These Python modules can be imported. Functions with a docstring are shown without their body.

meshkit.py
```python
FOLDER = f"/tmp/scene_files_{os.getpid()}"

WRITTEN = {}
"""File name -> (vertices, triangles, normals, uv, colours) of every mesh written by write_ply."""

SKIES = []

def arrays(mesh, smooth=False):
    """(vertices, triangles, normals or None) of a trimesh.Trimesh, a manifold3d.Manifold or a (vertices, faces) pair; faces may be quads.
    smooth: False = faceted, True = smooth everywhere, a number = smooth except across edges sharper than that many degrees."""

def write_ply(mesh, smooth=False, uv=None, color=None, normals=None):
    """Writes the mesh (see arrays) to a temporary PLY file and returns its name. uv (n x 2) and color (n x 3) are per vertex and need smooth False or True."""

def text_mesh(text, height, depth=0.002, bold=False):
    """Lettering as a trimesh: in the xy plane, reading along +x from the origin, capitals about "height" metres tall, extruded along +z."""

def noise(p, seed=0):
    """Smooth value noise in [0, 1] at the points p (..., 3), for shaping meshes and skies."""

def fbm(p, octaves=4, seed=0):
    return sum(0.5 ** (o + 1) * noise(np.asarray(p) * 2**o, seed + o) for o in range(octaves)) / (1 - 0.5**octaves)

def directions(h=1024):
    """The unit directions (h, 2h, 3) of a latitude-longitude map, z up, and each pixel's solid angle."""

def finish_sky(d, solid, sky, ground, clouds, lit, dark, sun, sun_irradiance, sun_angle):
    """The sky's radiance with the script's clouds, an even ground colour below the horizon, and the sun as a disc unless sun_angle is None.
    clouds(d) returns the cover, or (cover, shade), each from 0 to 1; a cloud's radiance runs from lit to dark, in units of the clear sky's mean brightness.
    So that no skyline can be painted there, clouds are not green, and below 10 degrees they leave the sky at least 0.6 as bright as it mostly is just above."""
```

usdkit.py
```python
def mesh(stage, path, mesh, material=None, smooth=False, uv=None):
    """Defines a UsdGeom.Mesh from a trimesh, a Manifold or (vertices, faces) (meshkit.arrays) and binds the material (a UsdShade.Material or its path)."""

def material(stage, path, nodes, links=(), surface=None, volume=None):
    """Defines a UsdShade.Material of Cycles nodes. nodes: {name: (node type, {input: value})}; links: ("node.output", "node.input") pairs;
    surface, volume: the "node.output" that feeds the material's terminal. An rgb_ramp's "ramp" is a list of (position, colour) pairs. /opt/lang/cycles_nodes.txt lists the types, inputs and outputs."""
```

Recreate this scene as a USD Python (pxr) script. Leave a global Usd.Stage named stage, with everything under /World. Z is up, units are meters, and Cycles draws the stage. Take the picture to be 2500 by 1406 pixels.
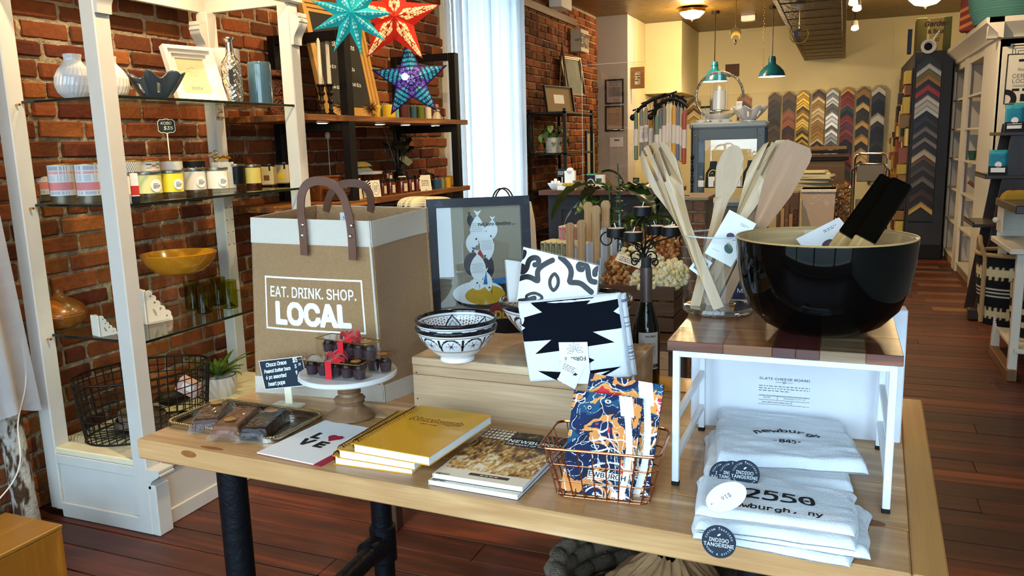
import math, random, glob
import numpy as np
import shapely
from shapely import affinity
from shapely.geometry import Polygon, Point, LineString, box as sbox
from shapely.ops import unary_union
import trimesh, meshkit, usdkit
from math import cos, sin, pi as PI
from pxr import Usd, UsdGeom, UsdLux, UsdShade, Sdf, Gf, Vt
AT, AR, AS, UU, LS = affinity.translate, affinity.rotate, affinity.scale, unary_union, np.linspace

# ------------------------------------------------------------------ camera, sky, lamps, exposure
stage = Usd.Stage.CreateInMemory()
UsdGeom.SetStageUpAxis(stage, UsdGeom.Tokens.z)
UsdGeom.SetStageMetersPerUnit(stage, 1.0)
UsdGeom.Xform.Define(stage, '/World')
UsdGeom.Scope.Define(stage, '/World/Looks')
EXPOSURE = 0.12
F, YAW, PITCH, ROLL = 1955.8, 0.3912928, 0.1778632, -0.0282510
EYE = np.array([0.0, 0.0, 1.40])
_cy, _sy, _cp, _sp, _cr, _sr = cos(YAW), sin(YAW), cos(PITCH), sin(PITCH), cos(ROLL), sin(ROLL)
_fw = np.array([-_sy * _cp, _cy * _cp, -_sp]); _rt = np.array([_cy, _sy, 0.0]); _up = np.cross(_rt, _fw)
RT, UP = _rt * _cr + _up * _sr, -_rt * _sr + _up * _cr
cam = UsdGeom.Camera.Define(stage, '/World/camera')
cam.CreateHorizontalApertureAttr(36.0); cam.CreateVerticalApertureAttr(36.0 * 1406 / 2500)
cam.CreateFocalLengthAttr(36.0 * F / 2500); cam.CreateClippingRangeAttr(Gf.Vec2f(0.05, 200)); cam.CreateExposureAttr(EXPOSURE)
_m = np.eye(4); _m[0, :3], _m[1, :3], _m[2, :3], _m[3, :3] = RT, UP, -_fw, EYE
UsdGeom.Xformable(cam).AddTransformOp().Set(Gf.Matrix4d(*_m.ravel().tolist()))

def lin(c):
    if isinstance(c, str):
        c = c.lstrip('#'); c = [int(c[i:i + 2], 16) / 255 for i in (0, 2, 4)]
    c = np.asarray(c, float)
    return np.where(c <= 0.04045, c / 12.92, ((c + 0.055) / 1.055) ** 2.4)

sky = UsdLux.DomeLight.Define(stage, '/World/sky')          # overcast winter daylight
sky.CreateColorAttr(Gf.Vec3f(0.56, 0.79, 1.0)); sky.CreateIntensityAttr(2.7)
WARM = (1.0, 0.74, 0.42)
def sphere_lamp(name, p, power, r=0.04, col=WARM):
    l = UsdLux.SphereLight.Define(stage, '/World/' + name)
    l.CreateRadiusAttr(r); l.CreateIntensityAttr(power / (PI * 4 * PI * r * r)); l.CreateColorAttr(Gf.Vec3f(*col))
    UsdGeom.Xformable(l).AddTranslateOp().Set(Gf.Vec3d(*map(float, p)))
    return l
def disk_lamp(name, p, aim, power, r=0.05, col=WARM, cone=None):
    l = UsdLux.DiskLight.Define(stage, '/World/' + name)
    l.CreateRadiusAttr(r); l.CreateIntensityAttr(power / (PI * PI * r * r)); l.CreateColorAttr(Gf.Vec3f(*col))
    p = np.asarray(p, float); z = p - np.asarray(aim, float); z /= np.linalg.norm(z)
    x = np.cross([0, 1, 0.01], z); x /= np.linalg.norm(x); y = np.cross(z, x)
    m = np.eye(4); m[0, :3], m[1, :3], m[2, :3], m[3, :3] = x, y, z, p
    UsdGeom.Xformable(l).AddTransformOp().Set(Gf.Matrix4d(*m.ravel().tolist()))
    if cone:
        UsdLux.ShapingAPI.Apply(l.GetPrim()); s = UsdLux.ShapingAPI(l.GetPrim())
        s.CreateShapingConeAngleAttr(cone); s.CreateShapingConeSoftnessAttr(0.6)
    return l
# track spots of the shop (each gets its housing in the ceiling section): position, aim, power, cone
SPOTS = [((-1.45, 1.75, 2.80), (-2.75, 2.75, 1.45), 40, 50), ((-1.55, 3.3, 2.80), (-2.8, 2.6, 1.2), 20, 50), ((-0.9, 2.3, 2.80), (-1.0, 1.5, 0.8), 6, 60),
         ((0.35, 3.0, 2.80), (0.0, 1.9, 0.8), 6, 60), ((-1.5, 4.3, 2.80), (-2.7, 4.6, 1.2), 26, 50),
         ((-0.5, 4.2, 2.80), (-0.9, 4.6, 0.7), 30, 60), ((-0.9, 6.2, 2.80), (-1.2, 7.2, 1.0), 50, 60), ((0.3, 6.5, 2.80), (1.3, 7.4, 1.3), 32, 60)]
for i, (p, a, w, c) in enumerate(SPOTS):
    disk_lamp(f'track_spot_lamp_{i + 1:03d}', p, a, w, 0.03, WARM, c)

for i, y in enumerate((2.38, 2.86)): disk_lamp(f'canopy_lamp_{i + 1:03d}', (-2.58, y, 2.285), (-2.62, y, 0), 5.5, .03, WARM)      # puck lamps under the display unit's canopy

# ------------------------------------------------------------------ geometry kit
def _ray(x, y): return RT * ((x - 1250) / F) - UP * ((y - 703) / F) + _fw
def onz(x, y, z): d = _ray(x, y); return EYE + d * ((z - EYE[2]) / d[2])
def onx(x, y, X): d = _ray(x, y); return EYE + d * ((X - EYE[0]) / d[0])
def ony(x, y, Y): d = _ray(x, y); return EYE + d * ((Y - EYE[1]) / d[1])
def dep(p): return float(np.dot(np.asarray(p, float) - EYE, _fw))
def pxm(n, p): return n * dep(p) / F            # n picture pixels at the depth of p, in metres
def away(p):
    d = np.array([p[0], p[1], 0.0]) - np.array([EYE[0], EYE[1], 0.0]); return d / np.linalg.norm(d)
def stand(x, yb, z, rpx):
    """Centre and radius of a round thing on the plane z whose near foot is seen at (x, yb) and whose half-width is rpx."""
    p = onz(x, yb, z); r = pxm(rpx, p); return p + away(p) * r, r

class G:
    def __init__(s, v, f, c=None):
        s.v, s.f, s.c = np.asarray(v, float).reshape(-1, 3), np.asarray(f, int).reshape(-1, 3), c
    def __add__(s, o):
        if o is None or o == 0: return s
        c = None
        if s.c is not None or o.c is not None:
            c = np.vstack([s.c if s.c is not None else np.full((len(s.v), 3), .5), o.c if o.c is not None else np.full((len(o.v), 3), .5)])
        return G(np.vstack([s.v, o.v]), np.vstack([s.f, o.f + len(s.v)]), c)
    __radd__ = __add__
    def t(s, x=0, y=0, z=0):
        if not np.isscalar(x): x, y, z = x
        return G(s.v + [x, y, z], s.f, s.c)
    def s(s, x, y=None, z=None):
        y = x if y is None else y; z = x if z is None else z
        f = s.f if x * y * z > 0 else s.f[:, ::-1]
        return G(s.v * [x, y, z], f, s.c)
    def m(s, R): return G(s.v @ np.asarray(R, float).T, s.f, s.c)
    def rx(s, a): c, q = cos(a), sin(a); return s.m([[1, 0, 0], [0, c, -q], [0, q, c]])
    def ry(s, a): c, q = cos(a), sin(a); return s.m([[c, 0, q], [0, 1, 0], [-q, 0, c]])
    def rz(s, a): c, q = cos(a), sin(a); return s.m([[c, -q, 0], [q, c, 0], [0, 0, 1]])
    def col(s, c): return G(s.v, s.f, np.tile(lin(c), (len(s.v), 1)))
def cat_(L):
    L = [g for g in L if g is not None]
    if not L: return None
    o = np.cumsum([0] + [len(g.v) for g in L])
    c = np.vstack([g.c if g.c is not None else np.full((len(g.v), 3), .5) for g in L]) if any(g.c is not None for g in L) else None
    return G(np.vstack([g.v for g in L]), np.vstack([g.f + a for g, a in zip(L, o)]), c)
_BF = np.array([[0, 2, 1], [0, 3, 2], [4, 5, 6], [4, 6, 7], [0, 1, 5], [0, 5, 4], [1, 2, 6], [1, 6, 5], [2, 3, 7], [2, 7, 6], [3, 0, 4], [3, 4, 7]])
def box(x0, x1, y0, y1, z0, z1):
    return G([[x0, y0, z0], [x1, y0, z0], [x1, y1, z0], [x0, y1, z0], [x0, y0, z1], [x1, y0, z1], [x1, y1, z1], [x0, y1, z1]], _BF)
def _cbf():
    # chamfered box topology through the hull of its 24 points, found once
    from scipy.spatial import ConvexHull
    pts = _cbp(np.array([1., 1.3, .9]), .12); h = ConvexHull(pts); f = h.simplices.copy()
    n = h.equations[:, :3]; a, b, c = pts[f[:, 0]], pts[f[:, 1]], pts[f[:, 2]]
    fl = (np.cross(b - a, c - a) * n).sum(1) < 0; f[fl] = f[fl][:, ::-1]
    return f
def _cbp(h, r):
    o = []
    for sx in (-1, 1):
        for sy in (-1, 1):
            for sz in (-1, 1):
                s = np.array([sx, sy, sz])
                for k in range(3):
                    p = h - r; p = p.copy(); p[k] = h[k]; o.append(p * s)
    return np.array(o)
_CBF = _cbf()
def cbox(x0, x1, y0, y1, z0, z1, r=0.002):
    h = np.array([x1 - x0, y1 - y0, z1 - z0]) / 2; r = min(r, h.min() * .6)
    return G(_cbp(h, r) + [(x0 + x1) / 2, (y0 + y1) / 2, (z0 + z1) / 2], _CBF)
def bx(sx, sy, sz, r=0.002): return cbox(-sx / 2, sx / 2, -sy / 2, sy / 2, 0, sz, r)      # stands on z = 0
def lathe(prof, n=32, cap=True):
    p = np.asarray(prof, float); a = np.arange(n) * 2 * PI / n
    v = np.stack([np.outer(p[:, 0], np.cos(a)), np.outer(p[:, 0], np.sin(a)), np.repeat(p[:, 1:2], n, 1)], -1).reshape(-1, 3)
    f = []
    i, j = np.meshgrid(np.arange(len(p) - 1), np.arange(n), indexing='ij'); i, j = i.ravel(), j.ravel(); k = (j + 1) % n
    A, B, C, D = i * n + j, i * n + k, (i + 1) * n + k, (i + 1) * n + j
    f = np.vstack([np.stack([A, B, C], 1), np.stack([A, C, D], 1)])
    v = list(v); ex = []
    if cap and p[0, 0] > 1e-9: v.append([0, 0, p[0, 1]]); c = len(v) - 1; ex += [[c, (q + 1) % n, q] for q in range(n)]
    if cap and p[-1, 0] > 1e-9:
        v.append([0, 0, p[-1, 1]]); c = len(v) - 1; b = (len(p) - 1) * n; ex += [[c, b + q, b + (q + 1) % n] for q in range(n)]
    return G(np.array(v), np.vstack([f, ex]) if ex else f)
def cyl(r, h, n=24, z=0, r2=None, ch=0.0):
    r2 = r if r2 is None else r2
    return lathe([(r - ch, z), (r, z + ch), (r2, z + h - ch), (r2 - ch, z + h)] if ch else [(r, z), (r2, z + h)], n)
def tube(pts, r, n=8, closed=False, caps=True):
    p = np.asarray(pts, float); m = len(p); r = np.broadcast_to(np.asarray(r, float), (m,))
    d = (np.roll(p, -1, 0) - np.roll(p, 1, 0)) if closed else np.gradient(p, axis=0)
    d /= np.maximum(np.linalg.norm(d, axis=1, keepdims=True), 1e-12)
    u = np.cross(d[0], [0, 0, 1.0]); u = np.cross(d[0], [1.0, 0, 0]) if np.linalg.norm(u) < 1e-3 else u; u /= np.linalg.norm(u)
    a = np.arange(n) * 2 * PI / n; V = []
    for i in range(m):
        u = u - d[i] * np.dot(u, d[i]); u /= max(np.linalg.norm(u), 1e-12); w = np.cross(d[i], u)
        V.append(p[i] + r[i] * (np.outer(np.cos(a), u) + np.outer(np.sin(a), w)))
    V = np.vstack(V); f = []; mm = m if closed else m - 1
    i, j = np.meshgrid(np.arange(mm), np.arange(n), indexing='ij'); i, j = i.ravel(), j.ravel(); k = (j + 1) % n; i2 = (i + 1) % m
    A, B, C, D = i * n + j, i * n + k, i2 * n + k, i2 * n + j
    f = np.vstack([np.stack([A, B, C], 1), np.stack([A, C, D], 1)])
    if caps and not closed:
        V = np.vstack([V, p[0], p[-1]]); c = m * n
        f = np.vstack([f, [[c, (q + 1) % n, q] for q in range(n)], [[c + 1, (m - 1) * n + q, (m - 1) * n + (q + 1) % n] for q in range(n)]])
    return G(V, f)
def rod(a, b, r, n=8): return tube([a, b], r, n)
def arc(c, r, a0, a1, n, plane='xz'):
    t = LS(a0, a1, n); z = np.zeros(n); x, y = r * np.cos(t), r * np.sin(t)
    q = {'xz': np.stack([x, z, y], 1), 'xy': np.stack([x, y, z], 1), 'yz': np.stack([z, x, y], 1)}[plane]
    return q + np.asarray(c, float)
def spl(pts, n=40, closed=False):
    from scipy.interpolate import CubicSpline
    p = np.asarray(pts, float)
    if closed: p = np.vstack([p, p[:1]])
    d = np.r_[0, np.cumsum(np.linalg.norm(np.diff(p, axis=0), axis=1))]
    c = CubicSpline(d, p, bc_type='periodic' if closed else 'natural'); t = LS(0, d[-1], n + 1 if closed else n)
    return c(t)[:-1] if closed else c(t)
def sph(c, r, n=12, m=8, sc=(1, 1, 1)):
    t = LS(-PI / 2, PI / 2, m + 1)
    g = lathe([(max(cos(x), 0) * r, sin(x) * r) for x in t], n)
    return G(g.v * np.array(sc) + np.asarray(c, float), g.f)
def _polys(p):
    if p.is_empty: return []
    return [q for q in getattr(p, 'geoms', [p]) if q.geom_type == 'Polygon' and q.area > 1e-10]
def prism(p, d, z=0.0):
    """Extrudes a shapely polygon (or a list of points) in xy by d along z."""
    if not hasattr(p, 'geom_type'): p = Polygon(p)
    if not p.is_valid: p = p.buffer(0)
    L = []
    for q in _polys(p):
        m = trimesh.creation.extrude_polygon(q, d, engine='earcut'); L.append(G(m.vertices + [0, 0, z], m.faces))
    return cat_(L)
def grid(fn, nu, nv, cu=False, cv=False):
    """Surface fn(u, v) -> (x, y, z) with u, v in [0, 1]; cu / cv: closed in that direction."""
    u = LS(0, 1, nu, endpoint=not cu); v = LS(0, 1, nv, endpoint=not cv); U, W = np.meshgrid(u, v, indexing='ij')
    P = np.stack(np.broadcast_arrays(*fn(U, W)), -1).reshape(-1, 3)
    i, j = np.meshgrid(np.arange(nu if cu else nu - 1), np.arange(nv if cv else nv - 1), indexing='ij'); i, j = i.ravel(), j.ravel()
    i2, j2 = (i + 1) % nu, (j + 1) % nv
    A, B, C, D = i * nv + j, i2 * nv + j, i2 * nv + j2, i * nv + j2
    return G(P, np.vstack([np.stack([A, B, C], 1), np.stack([A, C, D], 1)])), U.ravel(), W.ravel()
def shell(g, th):
    """Gives an open grid surface thickness th along its vertex normals (closed solid)."""
    m = trimesh.Trimesh(g.v, g.f, process=False); n = np.array(m.vertex_normals); k = len(g.v)
    e = np.sort(m.edges, 1); uq, inv, ct = np.unique(e, axis=0, return_inverse=True, return_counts=True)
    be = m.edges[ct[inv.ravel()] == 1]
    f = np.vstack([g.f, g.f[:, ::-1] + k, np.stack([be[:, 1], be[:, 0], be[:, 0] + k], 1), np.stack([be[:, 1], be[:, 0] + k, be[:, 1] + k], 1)])
    return G(np.vstack([g.v, g.v - n * th]), f, None if g.c is None else np.vstack([g.c, g.c]))
def frameM(o, x, y):
    """Places local xy (z = normal) at o with axes x, y."""
    x = np.asarray(x, float); y = np.asarray(y, float); x = x / np.linalg.norm(x); y = y - x * np.dot(x, y); y = y / np.linalg.norm(y); z = np.cross(x, y)
    R = np.stack([x, y, z], 1)
    return lambda g: G(g.v @ R.T + np.asarray(o, float), g.f, g.c)
_FONT = {k: glob.glob('/opt/blender-*/*/datafiles/fonts/' + n)[0] for k, n in dict(sans='Inter.woff2', mono='DejaVuSansMono.woff2').items()}
_TC = {}
def text(s, h, bold=0, font='sans', shear=0.0, wide=1.0, centre=True, jit=0.0):
    """Lettering as shapely shapes in xy, capitals h tall; centred on the origin."""
    from PIL import Image, ImageDraw, ImageFont
    key = (s, bold, font)
    if key not in _TC:
        ft = ImageFont.truetype(_FONT[font], 64); x0, y0, x1, y1 = ft.getbbox(s, anchor='ls', stroke_width=bold)
        im = Image.new('L', (x1 - x0 + 8, y1 - y0 + 8)); ImageDraw.Draw(im).text((4 - x0, 4 - y0), s, 255, ft, anchor='ls', stroke_width=bold)
        on = np.pad(np.asarray(im) > 127, ((0, 0), (1, 1))).astype(np.int8)
        r, a = np.nonzero(np.diff(on, axis=1) == 1); b = np.nonzero(np.diff(on, axis=1) == -1)[1]
        sh = shapely.union_all(shapely.box(a, -r - 1, b, -r)).buffer(.6).buffer(-.6).simplify(.8)
        _TC[key] = AT(sh, -4, 4 - y0)
    k = h / 46.5; sh = affinity.affine_transform(_TC[key], [k * wide, k * shear, 0, k, 0, 0])
    if centre:
        a, b, c, d = sh.bounds; sh = AT(sh, -(a + c) / 2, -(b + d) / 2)
    return sh
def lines_of_text(n, w, lh, seed=0, th=.35):
    """Rows of tiny word-like strokes too small to read, as flat print."""
    R = random.Random(seed); L = []
    for i in range(n):
        x = 0; ww = w * (R.uniform(.55, 1) if i == n - 1 else R.uniform(.9, 1))
        while x < ww:
            k = R.uniform(.5, 1.6) * lh; L.append(sbox(x, -i * lh - lh * th, min(x + k, ww), -i * lh)); x += k + lh * .45
    s = UU(L); a, b, c, d = s.bounds
    return AT(s, -(a + c) / 2, -(b + d) / 2)
RNG = np.random.default_rng(7)
rnd = random.Random(11)

# ------------------------------------------------------------------ things and parts
_used = {}
def _path(parent, name):
    k = _used.get((parent, name), 0); _used[(parent, name)] = k + 1
    return f'{parent}/{name}' + (f'_{k:03d}' if k else '')
def _data(p, label=None, cat=None, group=None, kind=None):
    for k, v in (('label', label), ('category', cat), ('group', group), ('kind', kind)):
        if v: p.SetCustomDataByKey(k, v)
def _place(prim, loc, rz, M):
    x = UsdGeom.Xformable(prim)
    if M is not None:
        m = np.eye(4); m[:3, :3] = np.asarray(M, float).T; m[3, :3] = loc; x.AddTransformOp().Set(Gf.Matrix4d(*m.ravel().tolist())); return
    if any(abs(float(q)) > 1e-12 for q in loc): x.AddTranslateOp().Set(Gf.Vec3d(*map(float, loc)))
    if rz: x.AddRotateZOp().Set(math.degrees(rz))
def thing(name, label=None, cat=None, loc=(0, 0, 0), rz=0, group=None, kind=None, M=None):
    p = _path('/World', name); x = UsdGeom.Xform.Define(stage, p); _place(x.GetPrim(), loc, rz, M); _data(x.GetPrim(), label, cat, group, kind); return p
def part(parent, name, g, mat, smooth=35, label=None, kind=None):
    if isinstance(g, (list, tuple)): g = cat_(g)
    p = _path(parent, name)
    if g.c is not None and smooth not in (True, False): smooth = False
    if smooth not in (True, False) and len(g.f) > 60000: smooth = True
    m = usdkit.mesh(stage, p, (g.v, g.f), mat, smooth=smooth)
    if g.c is not None:
        UsdGeom.PrimvarsAPI(m).CreatePrimvar('col', Sdf.ValueTypeNames.Color3fArray, 'vertex').Set(Vt.Vec3fArray.FromNumpy(g.c.astype(np.float32)))
    _data(m.GetPrim(), label, None, None, kind)
    return p
def solo(name, g, mat, label, cat, loc=(0, 0, 0), rz=0, group=None, kind=None, smooth=35, M=None):
    p = part('/World', name, g, mat, smooth); pr = stage.GetPrimAtPath(p); _place(pr, loc, rz, M); _data(pr, label, cat, group, kind); return p
def copy(src, label, loc, rz=0, M=None, group=None):
    """Another one of a thing: an instance of it under the next number."""
    s = stage.GetPrimAtPath(src); name = src.split('/')[-1]
    while name[-4:-3] == '_' and name[-3:].isdigit(): name = name[:-4]
    p = _path('/World', name); x = UsdGeom.Xform.Define(stage, p); pr = x.GetPrim()
    pr.GetReferences().AddInternalReference(s.GetPath()); pr.SetInstanceable(True)
    x.ClearXformOpOrder(); x = UsdGeom.Xformable(pr)
    m = np.eye(4)
    if M is not None: m[:3, :3] = np.asarray(M, float).T
    else: c, q = cos(rz), sin(rz); m[:3, :3] = np.array([[c, -q, 0], [q, c, 0], [0, 0, 1]]).T
    m[3, :3] = loc
    x.MakeMatrixXform().Set(Gf.Matrix4d(*m.ravel().tolist()))
    d = s.GetCustomData(); _data(pr, label or d.get('label'), d.get('category'), group or d.get('group')); return p

# ------------------------------------------------------------------ materials
_mc = {}
def mat(name, base='#808080', rough=.5, metal=0, bump=None, var=None, coat=0, trans=0, ior=1.45, emit=None, es=0, alpha=1, sheen=0, spec=None, stretch=(1, 1, 1), subs=0, coord='object'):
    """Principled material. var = (colour 2, noise scale, amount, detail); bump = (scale, strength)."""
    if name in _mc: return _mc[name]
    p = {'base_color': tuple(lin(base)), 'roughness': rough, 'metallic': metal, 'ior': ior}
    if coat: p['coat_weight'] = coat; p['coat_roughness'] = .06
    if trans: p['transmission_weight'] = trans
    if es: p['emission_color'] = tuple(lin(emit or base)); p['emission_strength'] = es
    if alpha < 1: p['alpha'] = alpha
    if sheen: p['sheen_weight'] = sheen; p['sheen_roughness'] = .5
    p['specular_ior_level'] = spec if spec is not None else .28 if rough >= .3 else .5
    N = {'p': ('principled_bsdf', p)}; L = []
    if var or (bump and bump[1] > .22):
        N['tc'] = ('texture_coordinate', {}); N['mp'] = ('mapping', {'scale': tuple(stretch)}); L.append(('tc.' + coord, 'mp.vector'))
    if var:
        N['n'] = ('noise_texture', {'scale': var[1], 'detail': var[3] if len(var) > 3 else 4, 'roughness': .6}); L.append(('mp.vector', 'n.vector'))
        a = lin(base); b = lin(var[0]); w = var[2]
        N['r'] = ('rgb_ramp', {'ramp': [(max(.5 - .22 * (2 - w), 0), tuple(a)), (min(.5 + .22 * (2 - w), 1), tuple(a * (1 - min(w, 1)) + b * min(w, 1)))]}); L += [('n.fac', 'r.fac'), ('r.color', 'p.base_color')]
    if bump and bump[1] > .22:
        N['bn'] = ('noise_texture', {'scale': bump[0], 'detail': 2}); L.append(('mp.vector', 'bn.vector'))
        N['b'] = ('bump', {'strength': bump[1], 'distance': .01}); L += [('bn.fac', 'b.height'), ('b.normal', 'p.normal')]
    _mc[name] = usdkit.material(stage, '/World/Looks/' + name, N, L, surface='p.BSDF'); return _mc[name]
def vcol(name, rough=.5, metal=0, coat=0, bump=None, es=0, var=0, spec=None, vscale=30, trl=0):
    """Material coloured by the mesh's own colours (print, paint, glaze)."""
    if name in _mc: return _mc[name]
    p = {'roughness': rough, 'metallic': metal}
    if coat: p['coat_weight'] = coat; p['coat_roughness'] = .05
    p['specular_ior_level'] = spec if spec is not None else .2
    N = {'a': ('attribute', {'attribute': 'col'}), 'p': ('principled_bsdf', p)}; L = []; src = 'a.color'; surf = 'p.BSDF'
    if var or bump: N['tc'] = ('texture_coordinate', {})
    if var:
        N['n'] = ('noise_texture', {'scale': vscale, 'detail': 4, 'roughness': .65}); N['r'] = ('rgb_ramp', {'ramp': [(.25, (1 - var,) * 3), (.75, (1.0,) * 3)]})
        N['mx'] = ('mix_color', {'blend_type': 'multiply', 'fac': 1.0}); L += [('tc.object', 'n.vector'), ('n.fac', 'r.fac'), ('a.color', 'mx.a'), ('r.color', 'mx.b')]; src = 'mx.result'
    L.append((src, 'p.base_color'))
    if es: p['emission_strength'] = es; L.append((src, 'p.emission_color'))
    if bump and bump[1] > .22:
        N['bn'] = ('noise_texture', {'scale': bump[0], 'detail': 3}); N['b'] = ('bump', {'strength': bump[1], 'distance': .01}); L += [('tc.object', 'bn.vector'), ('bn.fac', 'b.height'), ('b.normal', 'p.normal')]
    if trl:
        N['tl'] = ('translucent_bsdf', {}); N['ms'] = ('mix_closure', {'fac': trl}); L += [(src, 'tl.color'), ('p.BSDF', 'ms.closure1'), ('tl.BSDF', 'ms.closure2')]; surf = 'ms.closure'
    _mc[name] = usdkit.material(stage, '/World/Looks/' + name, N, L, surface=surf); return _mc[name]
def wood(name, c1, c2, axis='x', scale=9.0, rough=.45, coat=0, dist=1.2, bumps=.15, c3=None, coord='object', knots=0):
    """Sawn timber: long streaks along axis, growth-ring bands and fine pores."""
    if name in _mc: return _mc[name]
    st = {'x': (.07, 1, 1), 'y': (1, .07, 1), 'z': (1, 1, .07)}[axis]; fs = {'x': (.03, 1, 1), 'y': (1, .03, 1), 'z': (1, 1, .03)}[axis]
    a, b = lin(c1), lin(c2); c = lin(c3) if c3 else b * .8
    N = {'tc': ('texture_coordinate', {}), 'm1': ('mapping', {'scale': st}), 'm2': ('mapping', {'scale': fs}),
         'n1': ('noise_texture', {'scale': scale, 'detail': 3, 'distortion': dist}),
         's': ('math', {'math_type': 'multiply', 'value2': 9.0}), 'sn': ('math', {'math_type': 'sine'}),
         'mr': ('map_range', {'from_min': -1.0, 'from_max': 1.0}),
         'n2': ('noise_texture', {'scale': scale * 28, 'detail': 3}),
         'mf': ('mix_float', {'fac': .34}),
         'r': ('rgb_ramp', {'ramp': [(.1, tuple(c)), (.35, tuple(b)), (.62, tuple(a)), (1, tuple(np.minimum(a * 1.12, 1)))]}),
         'p': ('principled_bsdf', {'roughness': rough, 'coat_weight': coat, 'coat_roughness': .1}), 'b': ('bump', {'strength': bumps, 'distance': .004})}
    L = [('tc.' + coord, 'm1.vector'), ('tc.' + coord, 'm2.vector'), ('m1.vector', 'n1.vector'), ('m2.vector', 'n2.vector'), ('n1.fac', 's.value1'), ('s.value', 'sn.value1'), ('sn.value', 'mr.value'),
         ('mr.result', 'mf.a'), ('n2.fac', 'mf.b'), ('mf.result', 'r.fac'), ('r.color', 'p.base_color')] + ([('n2.fac', 'b.height'), ('b.normal', 'p.normal')] if bumps >= .2 else [])
    _mc[name] = usdkit.material(stage, '/World/Looks/' + name, N, L, surface='p.BSDF'); return _mc[name]
def pane(name, tint=(1, 1, 1), rough=.0, ior=1.5):
    if name in _mc: return _mc[name]
    N = {'t': ('transparent_bsdf', {'color': tuple(tint)}), 'g': ('glossy_bsdf', {'color': (1, 1, 1), 'roughness': rough}), 'f': ('layer_weight', {'blend': .5}), 'w': ('math', {'math_type': 'power', 'value2': 5.0}), 'k': ('math', {'math_type': 'multiply_add', 'value2': .55, 'value3': ((ior - 1) / (ior + 1)) ** 2}), 'm': ('mix_closure', {})}
    L = [('f.facing', 'w.value1'), ('w.value', 'k.value1'), ('k.value', 'm.fac'), ('t.BSDF', 'm.closure1'), ('g.BSDF', 'm.closure2')]
    _mc[name] = usdkit.material(stage, '/World/Looks/' + name, N, L, surface='m.closure'); return _mc[name]
def sheer(name, col, see=.25, tl=.55):
    """Thin curtain cloth: lets light through and shows a little of what is behind."""
    if name in _mc: return _mc[name]
    c = tuple(lin(col))
    N = {'d': ('diffuse_bsdf', {'color': c}), 'l': ('translucent_bsdf', {'color': c}), 't': ('transparent_bsdf', {}), 'm': ('mix_closure', {'fac': tl}), 'm2': ('mix_closure', {'fac': see})}
    L = [('d.BSDF', 'm.closure1'), ('l.BSDF', 'm.closure2'), ('m.closure', 'm2.closure1'), ('t.BSDF', 'm2.closure2')]
    _mc[name] = usdkit.material(stage, '/World/Looks/' + name, N, L, surface='m2.closure'); return _mc[name]
def leaf(name, c, c2):
    if name in _mc: return _mc[name]
    N = {'tc': ('texture_coordinate', {}), 'n': ('noise_texture', {'scale': 25.0}), 'r': ('rgb_ramp', {'ramp': [(.3, tuple(lin(c))), (.7, tuple(lin(c2)))]}), 'p': ('principled_bsdf', {'roughness': .32}), 't': ('translucent_bsdf', {}), 'm': ('mix_closure', {'fac': .2})}
    L = [('tc.object', 'n.vector'), ('n.fac', 'r.fac'), ('r.color', 'p.base_color'), ('r.color', 't.color'), ('p.BSDF', 'm.closure1'), ('t.BSDF', 'm.closure2')]
    _mc[name] = usdkit.material(stage, '/World/Looks/' + name, N, L, surface='m.closure'); return _mc[name]
WHITE = mat('white_paint', '#ded9cf', .45, bump=(60, .05), var=('#c8c0b2', 7, .5))
BLACKM = mat('black_metal', '#15120f', .45)
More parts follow.
